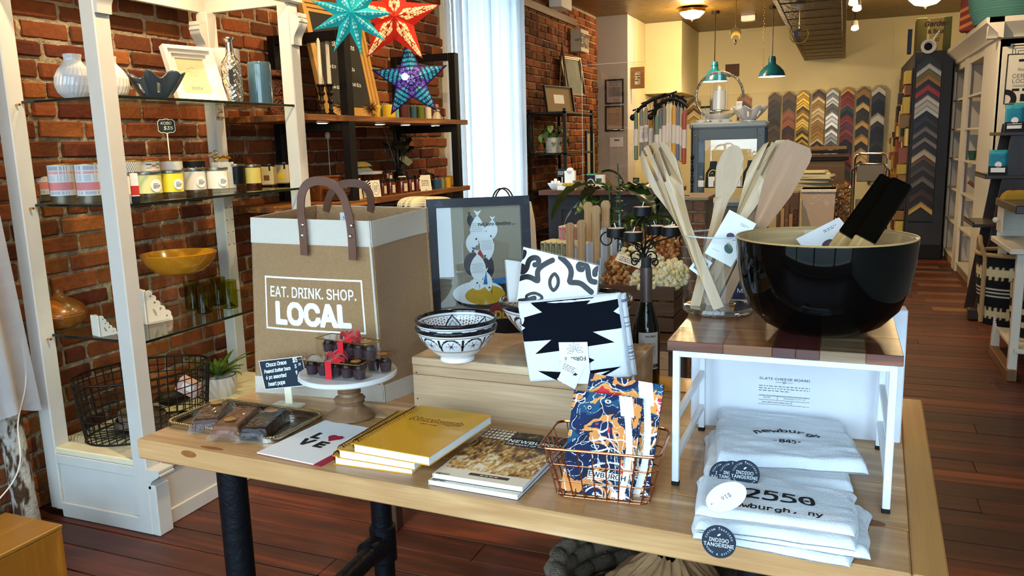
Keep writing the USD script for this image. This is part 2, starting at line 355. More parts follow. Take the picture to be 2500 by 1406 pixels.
BLACKG = mat('black_gloss', '#0b0b0d', .18)
INK = mat('black_ink', '#141414', .6)
PAPER = mat('white_paper', '#eceae6', .6)
CREAM = mat('cream_card', '#e2d6ba', .6)
GREYINK = mat('grey_ink', '#6f7072', .6)
CHALK = mat('chalk_white', '#e6e6e0', .8)
SLATE = mat('chalkboard_black', '#23262a', .7)
GLASS = pane('clear_glass', (.97, .985, .975))
JARG = pane('jar_glass', (.985, .99, .985), .0, 1.16)
CLEAR = pane('clear_plastic', (.99, .99, .99), .03, 1.18)
SILVER = mat('silver_metal', '#d8d8d6', .18, 1)
CHROME = mat('chrome', '#dcdcdc', .08, 1)
BRASS = mat('gold_metal', '#d9a74c', .22, 1)
# ------------------------------------------------------------------ the room
WX, YB, YF, CZ, RX = -2.95, 12.5, -1.2, 2.95, 1.75
WY0, WY1, WZ0, WZ1 = 5.95, 7.28, 0.45, 2.80           # opening of the side window
BRICK = vcol('brick_clay', .85, bump=(45, .55), var=.35, spec=.2)
MORTAR = mat('mortar', '#ad9d82', .95, bump=(70, .9), var=('#6a5a48', 16, .9))
wl = thing('wall_left', 'rough exposed red brick wall with pale crumbling mortar', 'wall', kind='structure')
mo = cat_([box(WX - .25, WX - .012, YF, WY0, 0, CZ), box(WX - .25, WX - .012, WY1, 10.25, 0, CZ), box(WX - .25, WX - .012, WY0, WY1, 0, WZ0), box(WX - .25, WX - .012, WY0, WY1, WZ1, CZ)])
part(wl, 'mortar', mo, MORTAR, False)
def rough_mortar(y0, y1, z0, z1, n, m):
    g, U, V = grid(lambda u, v: (0 * u, y0 + (y1 - y0) * u, z0 + (z1 - z0) * v), n, m)
    g.v[:, 0] = WX - .011 + .011 * meshkit.fbm(g.v * 38, 4, 3)
    return g
part(wl, 'mortar', rough_mortar(1.6, 3.9, 0.0, 2.4, 330, 350), MORTAR, True)
def brick_at(y, z, L, H, R):
    j = lambda a: R.uniform(-a, a)
    g = cbox(WX - .05, WX + .004 + j(.005), y, y + L, z, z + H, .005 + R.random() * .004)
    c = np.array([y + L / 2, z + H / 2]); a = j(.012); d = g.v[:, 1:] - c
    g.v[:, 1] = c[0] + d[:, 0] - a * d[:, 1] + [j(.003) for _ in g.v]; g.v[:, 2] = c[1] + d[:, 1] + a * d[:, 0] + [j(.003) for _ in g.v]
    k = R.random(); base = np.array([.51, .275, .145]) * R.uniform(.78, 1.18)
    if k < .12: base = np.array([.42, .20, .13]) * R.uniform(.8, 1)
    elif k > .86: base = np.array([.62, .36, .18]) * R.uniform(.85, 1.05)
    g.c = np.tile(lin(np.clip(base, 0, 1)), (len(g.v), 1)); return g
allb = []; R = random.Random(5); row = 0; z = .005
while z < CZ - .03:
    H = .0635 + R.uniform(-.002, .002); head = row % 6 == 3; y = YF + R.uniform(0, .1) + (0 if row % 2 else .105); zs = R.uniform(-.002, .002)
    while y < 10.2:
        L = (.098 if head else (.205 if R.random() > .12 else .1)) + R.uniform(-.006, .006)
        if not (y + L > WY0 and y < WY1 and z + H > WZ0 and z < WZ1): allb.append((y, z + zs + R.uniform(-.003, .003), min(L, 10.22 - y), H))
        y += L + .013 + R.uniform(-.004, .006)
    z += H + .0135; row += 1
def seen(p):
    d = np.asarray(p) - EYE; w = d @ _fw
    return w > .2 and -30 < 1250 + F * (d @ RT) / w < 2530 and -30 < 703 - F * (d @ UP) / w < 1436
nb = sorted([b for b in allb if seen((WX, b[0] + b[2] / 2, b[1] + .03)) and b[0] > 1.55], key=lambda b: (b[0] ** 2 + (b[1] - 1.4) ** 2) / b[2])
first = set(nb[:300]); R = random.Random(9)
for b in nb[:300]: part(wl, 'brick', brick_at(*b, R), BRICK, False)
part(wl, 'brick', cat_([brick_at(*b, R) for b in allb if b not in first]), BRICK, False, 'the farther courses of the brick wall', 'stuff')
# window in the brick wall, light outside
CASING = mat('casing_paint', '#d6d2c6', .5)
wn = thing('window_1', 'tall white cased window behind the sheer curtains in the brick wall', 'window', kind='structure')
part(wn, 'casing', [cbox(WX - .02, WX + .03, WY0 - .10, WY0 + .01, WZ0 - .1, WZ1 + .1, .004), cbox(WX - .02, WX + .03, WY1 - .01, WY1 + .10, WZ0 - .1, WZ1 + .1, .004), cbox(WX - .02, WX + .034, WY0 - .12, WY1 + .12, WZ1, WZ1 + .12, .004)], CASING)
part(wn, 'sill', cbox(WX - .2, WX + .07, WY0 - .12, WY1 + .12, WZ0 - .04, WZ0, .005), CASING)
part(wn, 'sash', [box(WX - .16, WX - .12, WY0, WY0 + .06, WZ0, WZ1), box(WX - .16, WX - .12, WY1 - .06, WY1, WZ0, WZ1), box(WX - .16, WX - .12, WY0, WY1, WZ0, WZ0 + .07), box(WX - .16, WX - .12, WY0, WY1, WZ1 - .06, WZ1), box(WX - .16, WX - .12, WY0, WY1, 1.58, 1.64)], CASING)
part(wn, 'pane', box(WX - .145, WX - .14, WY0, WY1, WZ0, WZ1), GLASS, False)
# floor of boards
FLOORW = [wood(f'floor_board_{i}', a, b, 'x', 7, .5, .06, 1.5, .3, c) for i, (a, b, c) in enumerate([('#80391b', '#642a12', '#38180b'), ('#72311a', '#562411', '#30140b'), ('#8b4220', '#6a3014', '#3c1a0c'), ('#682b13', '#4e200e', '#2b130a')])]
FLOORB = mat('floor_gap', '#120a06', .9)
fl = thing('floor', 'old red-brown painted wooden floorboards', 'floor', kind='structure')
part(fl, 'subfloor', box(WX - .2, RX + .1, YF, YB, -.06, -.012), FLOORB, False)
R = random.Random(3); y = YF; rows = []
while y < YB:
    w = .125 + R.uniform(-.012, .02); rows.append((y, w)); y += w
cand = []; rest = []
for (y, w) in rows:
    x = WX - R.uniform(0, 1.5)
    while x < RX:
        L = R.uniform(1.6, 3.4); x1 = min(x + L, RX); x0 = max(x, WX)
        if x1 > x0 + .05: cand.append((x0, x1, y, w))
        x += L
def plank(x0, x1, y, w, R):
    d = R.uniform(-.002, .001); g = cbox(x0 + .001, x1 - .0015, y + .0018, y + w - .0018, -.02, d, .0022); return g
vis = [c for c in cand if any(seen((c[0] + (c[1] - c[0]) * t, c[2], 0)) for t in (0, .25, .5, .75, 1))]
vs = set(vis[:300])
for c in cand:
    if c in vs: part(fl, 'plank', plank(*c, R), FLOORW[R.randrange(4)])
for k in range(4): part(fl, 'plank', cat_([plank(*c, R) for i, c in enumerate(cand) if c not in vs and i % 4 == k] + [box(0, .01, YF, YF + .01, -.03, -.02)]), FLOORW[k], kind='stuff')
PATCH = [wood('floor_patch_a', '#8f5a2c', '#764720', 'x', 8, .4), wood('floor_patch_b', '#a06a30', '#84542a', 'x', 8, .4)]
for i, (yy, xx, ww) in enumerate([(9.3, .62, .36), (8.95, .66, .4), (8.55, .64, .44), (8.2, .7, .36), (7.75, .66, .42), (7.4, .70, .34), (7.05, .72, .5)]):
    part(fl, 'patch_board', cbox(xx, xx + ww, yy, yy + .13, -.005, .0035, .001), PATCH[i % 3 == 0])
# ceiling of pressed tin, duct box
TIN = mat('pressed_tin', '#866627', .38, .55, bump=(26, .8), var=('#493413', 9, .8))
TINB = mat('pressed_tin_box', '#7d6640', .42, .5, bump=(34, 1.0), var=('#453520', 14, .9))
solo('ceiling', box(WX - .2, RX + .1, YF, YB, CZ, CZ + .1), TIN, 'bronze coloured pressed tin ceiling', 'ceiling', kind='structure', smooth=False)
tb = thing('trim_1', 'pressed tin box beam hanging from the ceiling', 'beam', kind='structure')
part(tb, 'soffit', cbox(-.545, -.035, 5.5, YB - .001, 2.455, CZ, .01), TINB)
part(tb, 'bead', [cbox(-.56, -.52, 5.5, YB - .001, 2.447, 2.475, .004), cbox(-.06, -.02, 5.5, YB - .001, 2.447, 2.475, .004)], TINB)
for k in range(14): part(tb, 'rib', cbox(-.52, -.06, 5.7 + k * .48, 5.73 + k * .48, 2.45, 2.458, .002), TINB)
YELW = mat('cream_wall_paint', '#cfc49a', .7, bump=(40, .05))
GREYW = mat('grey_wall_paint', '#a8a296', .7, bump=(40, .05))
solo('wall_back', cat_([box(-2.6, .58, YB, YB + .1, 0, CZ), box(.58, RX + .1, YB - .01, YB + .1, 0, CZ)]), YELW, 'cream painted back wall', 'wall', kind='structure', smooth=False)
part(thing('trim_2', 'low cream panel band where the moulding samples hang', 'trim', kind='structure'), 'panel', cbox(-2.5, .50, YB - .03, YB - .001, 0, 2.03, .004), mat('panel_paint', '#c6bc94', .6))
solo('wall_right', box(RX, RX + .1, YF, YB, 0, CZ), GREYW, 'plain grey wall behind the white cabinets', 'wall', kind='structure', smooth=False)
wp = thing('wall_left_far', 'grey pier and cream wall at the end of the brick wall', 'wall', kind='structure')
part(wp, 'pier', cbox(WX - .2, -2.55, 10.203, 10.6, 0, CZ, .003), mat('pier_paint', '#b9b4aa', .6))
part(wp, 'side_wall', box(-2.72, -2.55, 10.6, YB, 0, CZ), YELW, False)
part(wp, 'soffit_box', cbox(-2.55, -2.05, 11.15, YB, 2.02, CZ, .003), YELW)
# shop front behind the camera: wide windows to the street
wf = thing('wall_front', 'shop front wall with wide display windows', 'wall', kind='structure')
part(wf, 'wall', [box(WX - .2, RX + .1, YF - .15, YF, 0, .35), box(WX - .2, RX + .1, YF - .15, YF, 2.75, CZ), box(WX - .25, WX + .05, YF - .15, YF, .35, 2.75), box(RX - .05, RX + .1, YF - .15, YF, .35, 2.75)], CASING, False)
part(wf, 'mullion', [box(x - .04, x + .04, YF - .1, YF - .02, .35, 2.75) for x in (-1.75, -.55, .6)] + [box(WX, RX, YF - .1, YF - .02, 2.2, 2.26)], CASING, False)
solo('street_ground', box(-30, 30, -40, YF - .16, -.25, -.05), mat('pavement', '#8d8b86', .9), 'grey pavement outside the shop front', 'pavement', kind='structure', smooth=False)
# curtain
def curtain(y0, y1, z0, z1, x, folds, amp, n=160, seed=0, flare=0):
    ph = np.random.default_rng(seed).uniform(0, 6, 4)
    def fn(u, v):
        a = amp * (np.sin(u * folds * 6.283 + ph[0]) + .5 * np.sin(u * folds * 2.3 * 6.283 + ph[1])) * (.6 + .4 * v)
        return x + a, y0 + (y1 - y0) * u + .3 * amp * np.sin(u * folds * 6.283 * 1.5 + ph[2]), z0 + (z1 - z0) * v + 0 * u
    g, U, V = grid(fn, n, 14); return g
ct = thing('sheer_curtain', 'white sheer curtains glowing in the tall brick wall window', 'curtain')
SHEER = sheer('sheer_cloth', '#cfd6dc', .10, .5)
part(ct, 'cloth', curtain(5.86, 7.32, .25, 2.9, WX + .11, 13, .03, 260), SHEER, True)
part(ct, 'rod', rod((WX + .11, 5.75, 2.9), (WX + .11, 7.45, 2.9), .01), WHITE)
# ------------------------------------------------------------------ white display unit on the left
PT = mat('distressed_white_paint', '#c6c4be', .5, bump=(40, .12), var=('#b3aea2', 5, .6))
CREAMP = mat('cream_paint_top', '#d8ccaa', .5, bump=(30, .08))
UX0, UX1, UY0, UY1 = -2.855, -2.322, 2.055, 3.165
PW = .066
un = thing('display_unit', 'tall white painted open display unit with three glass shelves against the brick wall', 'shelving')
for (x, y) in ((UX1 - PW, UY0), (UX0, UY0), (UX1 - PW, UY1 - PW), (UX0, UY1 - PW)):
    part(un, 'post', cbox(x, x + PW, y, y + PW, 0 if (x > -2.6 and y < 2.5) else .03, 2.05, .004), PT)
part(un, 'base', [cbox(UX0 + .01, UX1 - .012, UY0 + .012, UY1 - .012, .02, .262, .003)], PT)
part(un, 'base_top', cbox(UX0, UX1 - .002, UY0 + .004, UY1 - .004, .262, .288, .004), CREAMP)
for a in ((UX0 + .06, UX1 - .06, UY0 + .001, UY0 + .013), (UX1 - .013, UX1 - .001, UY0 + .06, UY1 - .06)):
    part(un, 'skirting', cbox(*a, 0.0, .062, .004), PT); part(un, 'rail', cbox(*a, .222, .262, .003), PT)
def corbel(h=.135, d=.05, w=.06):
    t = LS(0, 1, 24)
    pr = [(0, 0), (.014, 0), (.016, .02)] + [(.016 + (d - .016) * (.5 - .5 * cos(PI * k)) * 1.0, .02 + h * .55 * k) for k in t[2:]] + [(d + .004, h * .72), (d + .004, h * .8), (d - .004, h * .84), (d, h * .88), (d, h), (0, h)]
    return prism(pr, w).rx(PI / 2).t(0, w, 0)      # profile in xz, thickness along y
for (y, z) in ((UY0 + .003, 1.868), (UY1 - PW + .003, 1.868)): part(un, 'corbel', corbel().t(UX1 - .001, y, z), PT)
part(un, 'corbel', corbel().rz(-PI / 2).t(UX0 + .003, UY1 - PW + .001, 1.868), PT)
part(un, 'foot_block', cbox(UX1 - .001, UX1 + .034, UY0, UY0 + .068, 0, .20, .004), PT)
part(un, 'corbel', corbel(.075, .062, .068).t(UX1 - .001, UY0, .185), PT)
ap = [cbox(UX0, UX1, UY0, UY0 + .022, 2.05, 2.3, .002), cbox(UX0, UX1, UY1 - .022, UY1, 2.05, 2.3, .002), cbox(UX0, UX0 + .022, UY0, UY1, 2.05, 2.3, .002), cbox(UX1 - .022, UX1, UY0, UY1, 2.05, 2.3, .002)]
for a in ap: part(un, 'canopy_side', a, PT)
part(un, 'canopy_top', box(UX0, UX1, UY0, UY1, 2.3, 2.32), PT, False)
for y in (2.38, 2.86): part(un, 'canopy_lamp', cyl(.036, .012, 24, 2.288).t(-2.58, y, 0), WHITE)
part(un, 'canopy_moulding', [cbox(UX1 - .005, UX1 + .02, UY0 - .02, UY1 + .02, 2.05, 2.085, .006), cbox(UX0, UX1 + .02, UY0 - .02, UY0 + .005, 2.05, 2.085, .006)], PT)
SHELFG = pane('shelf_glass', (.86, .93, .89), .0, 1.5)
EDGE = mat('glass_edge', '#0d1a17', .12)
SH = (1.604, 1.228, .729)
for z in SH:
    part(un, 'glass_shelf', box(UX0 + .03, UX1 - .012, UY0 + .06, UY1 - .06, z - .009, z), SHELFG, False)
    part(un, 'shelf_edge', [cbox(UX0 + .03, UX1 - .006, UY0 + .053, UY0 + .0595, z - .0095, z + .0003, .001), cbox(UX1 - .0115, UX1 - .005, UY0 + .053, UY1 - .053, z - .0095, z + .0003, .001)], EDGE)
    part(un, 'shelf_peg', [rod((x, y + .03, z - .014), (x + .03, y + .03, z - .014), .004) for x in (UX0 + PW - .01, UX1 - PW - .02) for y in (UY0, UY1 - PW)], BRASS)
part(un, 'shelf_peg', [rod((UX0 + PW, 3.1 + a, 1.565), (UX0 + PW + .012, 3.1 + a, 1.565), .004) for a in (.01, .05)] + [rod((UX0 + PW + .01, 3.105, 1.565), (UX0 + PW + .01, 3.155, 1.565), .0035)], BRASS)
holes = [rod((UX0 + PW - .001, UY1 - PW + a, z), (UX0 + PW + .0008, UY1 - PW + a, z), .003) for a in (.015, .05) for z in np.arange(.95, 1.2, .06)]
part(un, 'peg_hole', holes, INK, kind='stuff')

def at_depth(x0, x1, yt, yb, X, z):
    """A standing thing seen between the pixels, at distance X from the wall side: centre on the plane z, half width, height."""
    c = onx((x0 + x1) / 2, yb, X); c[2] = z; c[2] = z; r = pxm((x1 - x0) / 2, c)
    d = away(c); nrm = _ray((x0 + x1) / 2, yt); t = np.dot(c[:2] - EYE[:2], d[:2]) / np.dot(nrm[:2], d[:2]); h = (EYE + nrm * t)[2] - z
    return c, r, h
VW = mat('vase_white_glaze', '#cfcac6', .12, coat=.6)
def ribbed_vase(r, h, n=26):
    g, U, V = grid(lambda u, v: (u, v, 0 * u), 208, 40, cu=True)
    prof = lambda v: np.interp(v, [0, .04, .14, .3, .5, .68, .78, .84, .9, 1.0], [.5, .62, .86, .985, .96, .74, .52, .42, .41, .47])
    vv = V; rr = prof(vv) * r * (1 + .035 * np.abs(np.cos(U * n * PI)) * (vv < .99)); tw = U * 2 * PI + .5 * vv
    g.v = np.stack([rr * np.cos(tw), rr * np.sin(tw), vv * h], 1)
    inn = lathe([(0, .03), (.43 * r, .06), (.39 * r, h * .88), (.45 * r, h * 1.0)], 60); inn.f = inn.f[:, ::-1]
    return g + G(inn.v, inn.f[:, ::-1]) + cyl(.5 * r, .002, 40)
c, r, h = at_depth(142, 232, 133, 232, -2.60, SH[0])
va = thing('ribbed_vase', 'round white ribbed ceramic vase at the left end of the top glass shelf', 'vase', c); part(va, 'body', ribbed_vase(r, h), VW, True)
c2, r, h2 = at_depth(226, 317, 141, 229, -2.56, SH[0])
copy(va, 'round white ribbed ceramic vase half hidden behind the front white post', c2)
# wavy charcoal bowl
c, r, h = at_depth(313, 452, 172, 236, -2.50, SH[0])
def wavy(R_, H, seed, holes=False):
    def fn(u, v):
        a = u * 2 * PI; rr = R_ * (.30 + .62 * v ** .8) * (1 + .14 * v * np.sin(7 * a + seed) + .05 * v * np.sin(11 * a))
        z = H * (v ** 1.2) * (1 + .16 * v * np.sin(7 * a + seed + 1.0)) + .004
        return rr * np.cos(a), rr * np.sin(a), z
    g, U, V = grid(fn, 140, 26, cu=True)
    if holes:
        cu = (U * 7 + .2) % 1
        fu, fv = cu[g.f].mean(1), V[g.f].mean(1); keep = ~((np.abs(fu - .5) < .11) & (np.abs(fv - .55) < .2)); g.f = g.f[keep]
    return shell(g, .005)
wb = thing('wavy_bowl', 'charcoal wavy edged bowl with cut-outs beside the white picture frame', 'bowl', c)
part(wb, 'bowl', wavy(r * 1.0, h * .78, 1.3, True), mat('charcoal_glaze', '#3a444b', .22, coat=.4), True)
part(wb, 'foot', cyl(r * .36, .008, 40), mat('cream_glaze', '#d9ccae', .3))
# leaning white frame
def picture_frame(w, h, fw, d, profile=2):
    L = []
    for k in range(profile):
        i = fw * k / profile; o = fw * (k + 1) / profile; z = d * (1 - .32 * k)
        L.append(prism(sbox(-w / 2 + i, 0 + i, w / 2 - i, h - i).difference(sbox(-w / 2 + o, o, w / 2 - o, h - o)), z))
    return cat_(L)
def lean(o, face, tilt):
    """Frame for a flat thing whose foot centre is at o, facing the horizontal direction face, leaning back by tilt."""
    f = np.array([face[0], face[1], 0.0]); f /= np.linalg.norm(f); y = np.array([0, 0, 1.0]) * cos(tilt) - f * sin(tilt); x = np.cross(y, f)
    return np.stack([x / np.linalg.norm(x), y, np.cross(x / np.linalg.norm(x), y)], 1)
o = onx(490, 236, -2.60); o[2] = SH[0]
Mf = lean(o, (1, -.25), .36)
pf = thing('picture_frame', 'chunky whitewashed picture frame with a cream insert reading INDIA', 'picture frame', o, M=Mf)
part(pf, 'frame', picture_frame(.235, .262, .05, .03, 3), mat('whitewash', '#e2d8c8', .5, bump=(50, .2)))
part(pf, 'insert', box(-.07, .07, .048, .214, .002, .008), mat('insert_card', '#c2b48c', .6), False)
part(pf, 'print', prism(AT(text('INDIA', .013), 0, .075), .0006, .008), GREYINK, False)
part(pf, 'print', prism(UU([AT(AR(Point(0, .02).buffer(.013), k * 45, origin=(0, 0)), 0, .14).boundary.buffer(.0008) for k in range(8)]), .0006, .008), mat('pale_print', '#b9ab85', .7), False)
c, r, h = at_depth(516, 592, 121, 240, -2.70, SH[0])
solo('cylinder_vase', lathe([(0, .002), (r * .97, .002), (r, .01), (r, h), (r * .93, h), (r * .92, .03), (0, .03)], 48), mat('white_pearl', '#d6d0c8', .3, bump=(25, .3)), 'plain white cylinder vase behind the silver bottle', 'vase', c)
c, r, h = at_depth(548, 594, 92, 244, -2.56, SH[0])
def twist_bottle(r, h):
    g, U, V = grid(lambda u, v: (u, v, 0 * u), 144, 90, cu=True)
    pr = np.interp(V, [0, .03, .1, .55, .66, .73, .78, .93, .95, .97, 1.0], [.8, .95, 1, 1, .86, .5, .40, .38, .46, .60, .60])
    m = np.clip((V - .06) / .06, 0, 1) * np.clip((.7 - V) / .06, 0, 1)
    rr = pr * r * (1 + .03 * m * (np.sin(2 * PI * (U * 9 + V * 6)) + np.sin(2 * PI * (U * 9 - V * 14)) * .7)); a = U * 2 * PI
    g.v = np.stack([rr * np.cos(a), rr * np.sin(a), V * h], 1); return g + cyl(.8 * r, .001, 40) + cyl(.58 * r, .001, 40, h - .004)
bo = thing('silver_bottle', 'tall silver mercury glass bottle with a spiral diamond pattern', 'bottle', c)
part(bo, 'body', twist_bottle(r, h), mat('mercury_glass', '#cfc7ba', .16, .95, bump=(200, .15)), True)
part(bo, 'tag', G([], np.zeros((0, 3), int)) + cbox(.55 * r, .62 * r + .02, -r * 1.1, -r * 1.02, h * .32, h * .52, .001), SLATE)
c, r, h = at_depth(611, 667, 152, 247, -2.52, SH[0])
solo('blue_vase', lathe([(0, .002), (r * .9, .002), (r, .012), (r, h * .93), (r * .93, h), (r * .86, h * .97), (r * .88, .02), (0, .02)], 48), mat('smoky_blue_glass', '#4c6c7c', .12, coat=.5, var=('#2c4452', 9, .8), stretch=(1, 1, .4)), 'smoky blue glass cylinder vase at the right end of the top shelf', 'vase', c)
# second shelf: tins
z = SH[1]
def tin_pattern(r, h, style):
    n, m = 180, 60
    g, U, V = grid(lambda u, v: (r * np.cos(2 * PI * u), r * np.sin(2 * PI * u), h * v), n, m, cu=True)
    w = lin('#dcd5d0'); C = np.tile(w, (len(U), 1)); st = (U * 60) % 1 < .45; jit = (np.sin(np.floor(U * 60) * 12.9) * 43758.5) % 1
    if style == 'dash':
        for a, b, col, th in ((.82, .95, '#7f93a8', .6), (.70, .79, '#d98a86', .7), (.47, .67, '#a9bccb', .5), (.18, .43, '#cf6468', .95), (.05, .14, '#90a4b6', .6)):
            C[(V > a) & (V < b) & st & (jit < th)] = lin(col)
        C[(V > .70) & (V < .79) & ~st] = lin('#e8bdb5'); C[(V > .17) & (V < .44) & ~st] = lin('#e3b3ae')
    elif style == 'diag': C[((U * 40 + V * 5) % 1) < .4] = lin('#55505a')
    elif style == 'line':
        C[((V * 8) % 1 < .2) & (np.floor(U * 14) % 3 == 0)] = lin('#1b1b1d'); C[((V * 5) % 1 < .35) & (np.floor(U * 14) % 3 == 1)] = lin('#d76a50')
    elif style == 'dots':
        q = ((U * 9) % 1 - .5) / (9 * .08); k = (V * 2.2 + .5) % 1 - .5; C[(q * .45) ** 2 * 4 + (k) ** 2 * 4 < .8] = lin('#141416')
        C[(np.abs(((U * 9 + .5) % 1) - .5) < .05) & (np.abs(((V * 2.2) % 1) - .5) < .07)] = lin('#141416')
    g.c = C; return g
TINP = vcol('printed_paper', .55); TINBASE = mat('tin_grey_base', '#6e6656', .4, .6); GOLDRIM = mat('gold_rim', '#b98b45', .3, .9)
def candle_tin(x, yb, rpx, hpx, style, label):
    c, r = stand(x, yb, z, rpx); h = pxm(hpx, c)
    if style != 'dash': c = onx(x, 440, -2.735); c[2] = z; r = min(pxm(rpx, c), .048); h = ony(x, 391, c[1])[2] - z
    t = thing('candle_tin', label, 'candle tin', c); part(t, 'base', cyl(r * .97, h * .17, 40), TINBASE); part(t, 'sleeve', tin_pattern(r, h * .8, style).t(0, 0, h * .17), TINP, False)
    part(t, 'lid', lathe([(0, h * .972), (r * 1.015, h * .968), (r * 1.02, h * .985), (r * .96, h), (0, h)], 40), GOLDRIM); return t, c, r, h
tin, c0, r0, h0 = candle_tin(98, 491, 28, 88, 'dash', 'pink and blue dash patterned candle tin, leftmost on the middle glass shelf')
for x, yb, lb in ((157, 494, 'pink and blue dash patterned candle tin, second from the left on the middle shelf'), (224, 494, 'pink and blue dash patterned candle tin whose right side the front post hides')):
    c, _ = stand(x, yb, z, 33); copy(tin, lb, c, rnd.uniform(0, 6))
for x, yb, st, lb in ((318, 462, 'diag', 'candle tin with diagonal grey hatching behind the small tube candle'), (364, 458, 'line', 'candle tin with black and coral dashes behind the first pale yellow candle'), (421, 455, 'plain', 'plain pale grey candle tin behind the bright yellow candle'), (478, 452, 'dots', 'black and white circle patterned candle tin behind the white candle')):
    candle_tin(x, yb, 28, 70, st, lb)
# glass candles with lids and stickers
LIDS = mat('brushed_lid', '#8f8a80', .3, .9); WAX = {k: mat('wax_' + k, v, .4, subs=0) for k, v in dict(pale='#e8de92', yellow='#eedb3a', white='#eae0d4', ivory='#ece4d0', black='#0c0c10', amber='#dcc266').items()}
def jar_candle(x0, x1, yt, yb, wax, label, lid=True, sticker=True):
    c, r = stand((x0 + x1) / 2, yb, z, (x1 - x0) / 2); h = pxm(yb - yt, c) * .96
    t = thing('jar_candle', label, 'candle', c)
    part(t, 'jar', lathe([(0, 0), (r * .96, 0), (r, .004), (r, h * .93), (0, h * .93)], 40), JARG)
    part(t, 'wax', cyl(r * .935, h * .70, 40, .0185), WAX[wax])
    if lid: part(t, 'lid', lathe([(0, h * .90), (r * 1.01, h * .90), (r * 1.02, h * .98), (r * .98, h), (0, h)], 40), LIDS)
    if sticker:
        a = math.atan2(*(EYE[:2] - c[:2])[::-1]) + .55; s = .42 * r
        g, U, V = grid(lambda u, v: (u, v, 0 * u), 24, 10, cu=True)
        th = a + V * 1.0 * .46 * np.cos(2 * PI * U); zz = h * .46 + V * r * .5 * np.sin(2 * PI * U)
        g.v = np.stack([(r + .0012) * np.cos(th), (r + .0012) * np.sin(th), zz], 1); st = part(t, 'sticker', shell(g, .0008), PAPER, True)
        part(st, 'print', cat_([box(-.28 * r, .28 * r * k, 0, .0006, -.001, .001).t(0, 0, q).rz(0).m(np.array([[-sin(a), cos(a), 0], [cos(a), sin(a), 0], [0, 0, 1]]).T).t((r + .0022) * cos(a), (r + .0022) * sin(a), h * .46) for q, k in ((.008, .4), (.002, 1), (-.003, .8), (-.008, .5))]), GREYINK, False)
    return t
jar_candle(336, 399, 418, 484, 'pale', 'pale yellow candle in a lidded glass, first right of the front post')
jar_candle(398, 451, 414, 480, 'yellow', 'bright yellow candle in a lidded glass with an oval sticker')
jar_candle(452, 507, 409, 474, 'white', 'white candle with a pinkish marbled top in a lidded glass')
jar_candle(506, 560, 408, 471, 'ivory', 'ivory candle in a lidded glass in front of the gold snuffers')
jar_candle(559, 602, 399, 459, 'black', 'black wax candle in a clear glass tumbler', True, False)
jar_candle(600, 640, 401, 457, 'amber', 'honey yellow candle in a clear glass tumbler', True, False)
c, r = stand(319, 494, z, 10); h = pxm(72, c); tc = thing('tube_candle', 'slim glass tube candle with a grey cap beside a red and black carton', 'candle', c); part(tc, 'tube', cyl(r, h * .9, 24), WAX['ivory']); part(tc, 'cap', cyl(r * 1.05, h * .12, 24, h * .88), LIDS)
c, r = stand(333, 496, z, 9); hh = pxm(72, c); bxx = thing('candle_carton', 'narrow white carton with red and black foot behind the tube candle', 'box', c, -.7); part(bxx, 'carton', bx(2 * r, 2 * r, hh), PAPER); part(bxx, 'band', bx(2.02 * r, 2.02 * r, hh * .35).t(0, 0, hh * .25), mat('red_print', '#c23420', .5)); part(bxx, 'foot_band', bx(2.03 * r, 2.03 * r, hh * .25), INK)
CREAMG = mat('cream_candle_glass', '#d6bf86', .15, coat=.5)
for x0, x1, yb, lb, lc in ((639, 678, 452, 'cream square jar candle with a brown label and dark latch', '#7a4a22'), (672, 716, 448, 'cream square jar candle with a yellow label, rightmost on the middle shelf', '#e2c21e')):
    c, r = stand((x0 + x1) / 2, yb, z, (x1 - x0) / 2); h = pxm(56, c); t = thing('latch_jar', lb, 'jar', c, .35)
    part(t, 'jar', bx(2 * r * .8, 2 * r * .8, h * .8, .006), CREAMG); part(t, 'lid', lathe([(0, h * .82), (r * .78, h * .82), (r * .8, h * .9), (r * .5, h * .97), (0, h)], 30), GLASS); part(t, 'gasket', cyl(r * .8, h * .04, 30, h * .80), INK)
    part(t, 'latch', [cbox(r * .3, r * .5, -r * .86, -r * .79, h * .62, h * .86, .001), rod((r * .4, -r * .84, h * .6), (r * .4, -r * .84, h * .95), .0015)], BLACKM); part(t, 'label', box(-r * .4, r * .3, -r * .815, -r * .80, h * .2, h * .42), mat('label_' + lc[1:], lc, .6), False)
    part(t, 'foot', [sph((sx * r * .6, sy * r * .6, .004), .006, 8, 6) for sx in (-1, 1) for sy in (-1, 1)], GLASS)
# gold snuffers in a white box
c = onx(548, 440, -2.73); c[2] = z; r = .055; h = ony(548, 396, c[1])[2] - z; sb_ = thing('tool_box', 'low white open box holding brass candle snuffers', 'box', c, .6)
part(sb_, 'box', bx(2 * r * .9, r * .9, h, .002).rz(.9), PAPER)
GOLD = mat('polished_brass', '#e3b04a', .14, 1)
for i, (dx, ry, a, z2) in enumerate(((-.75, .5, .7, 1.0), (-.3, .3, .25, 1.08), (.1, -.1, -.15, 1.12), (.5, -.3, -.55, 1.05))):
    g = cyl(.0085, .024, 20, .0, .0065) + rod((0, 0, .024), (0, 0, .05), .002)
    sn = thing('candle_snuffer', f'brass bell candle snuffer in the white box, {["leftmost", "second from left", "third from left", "rightmost"][i]} of four', 'snuffer', np.array(c) + [dx * r * .7, dx * r * .45, h + .012 + .004 * i], a, group=None); part(sn, 'bell', g.ry(1.1 + .2 * i), GOLD)
t = thing('wick_trimmer', 'gold wick trimmer with looped handles leaning out of the white box', 'scissors', np.array(c) + [-r * .8, -r * .2, h])
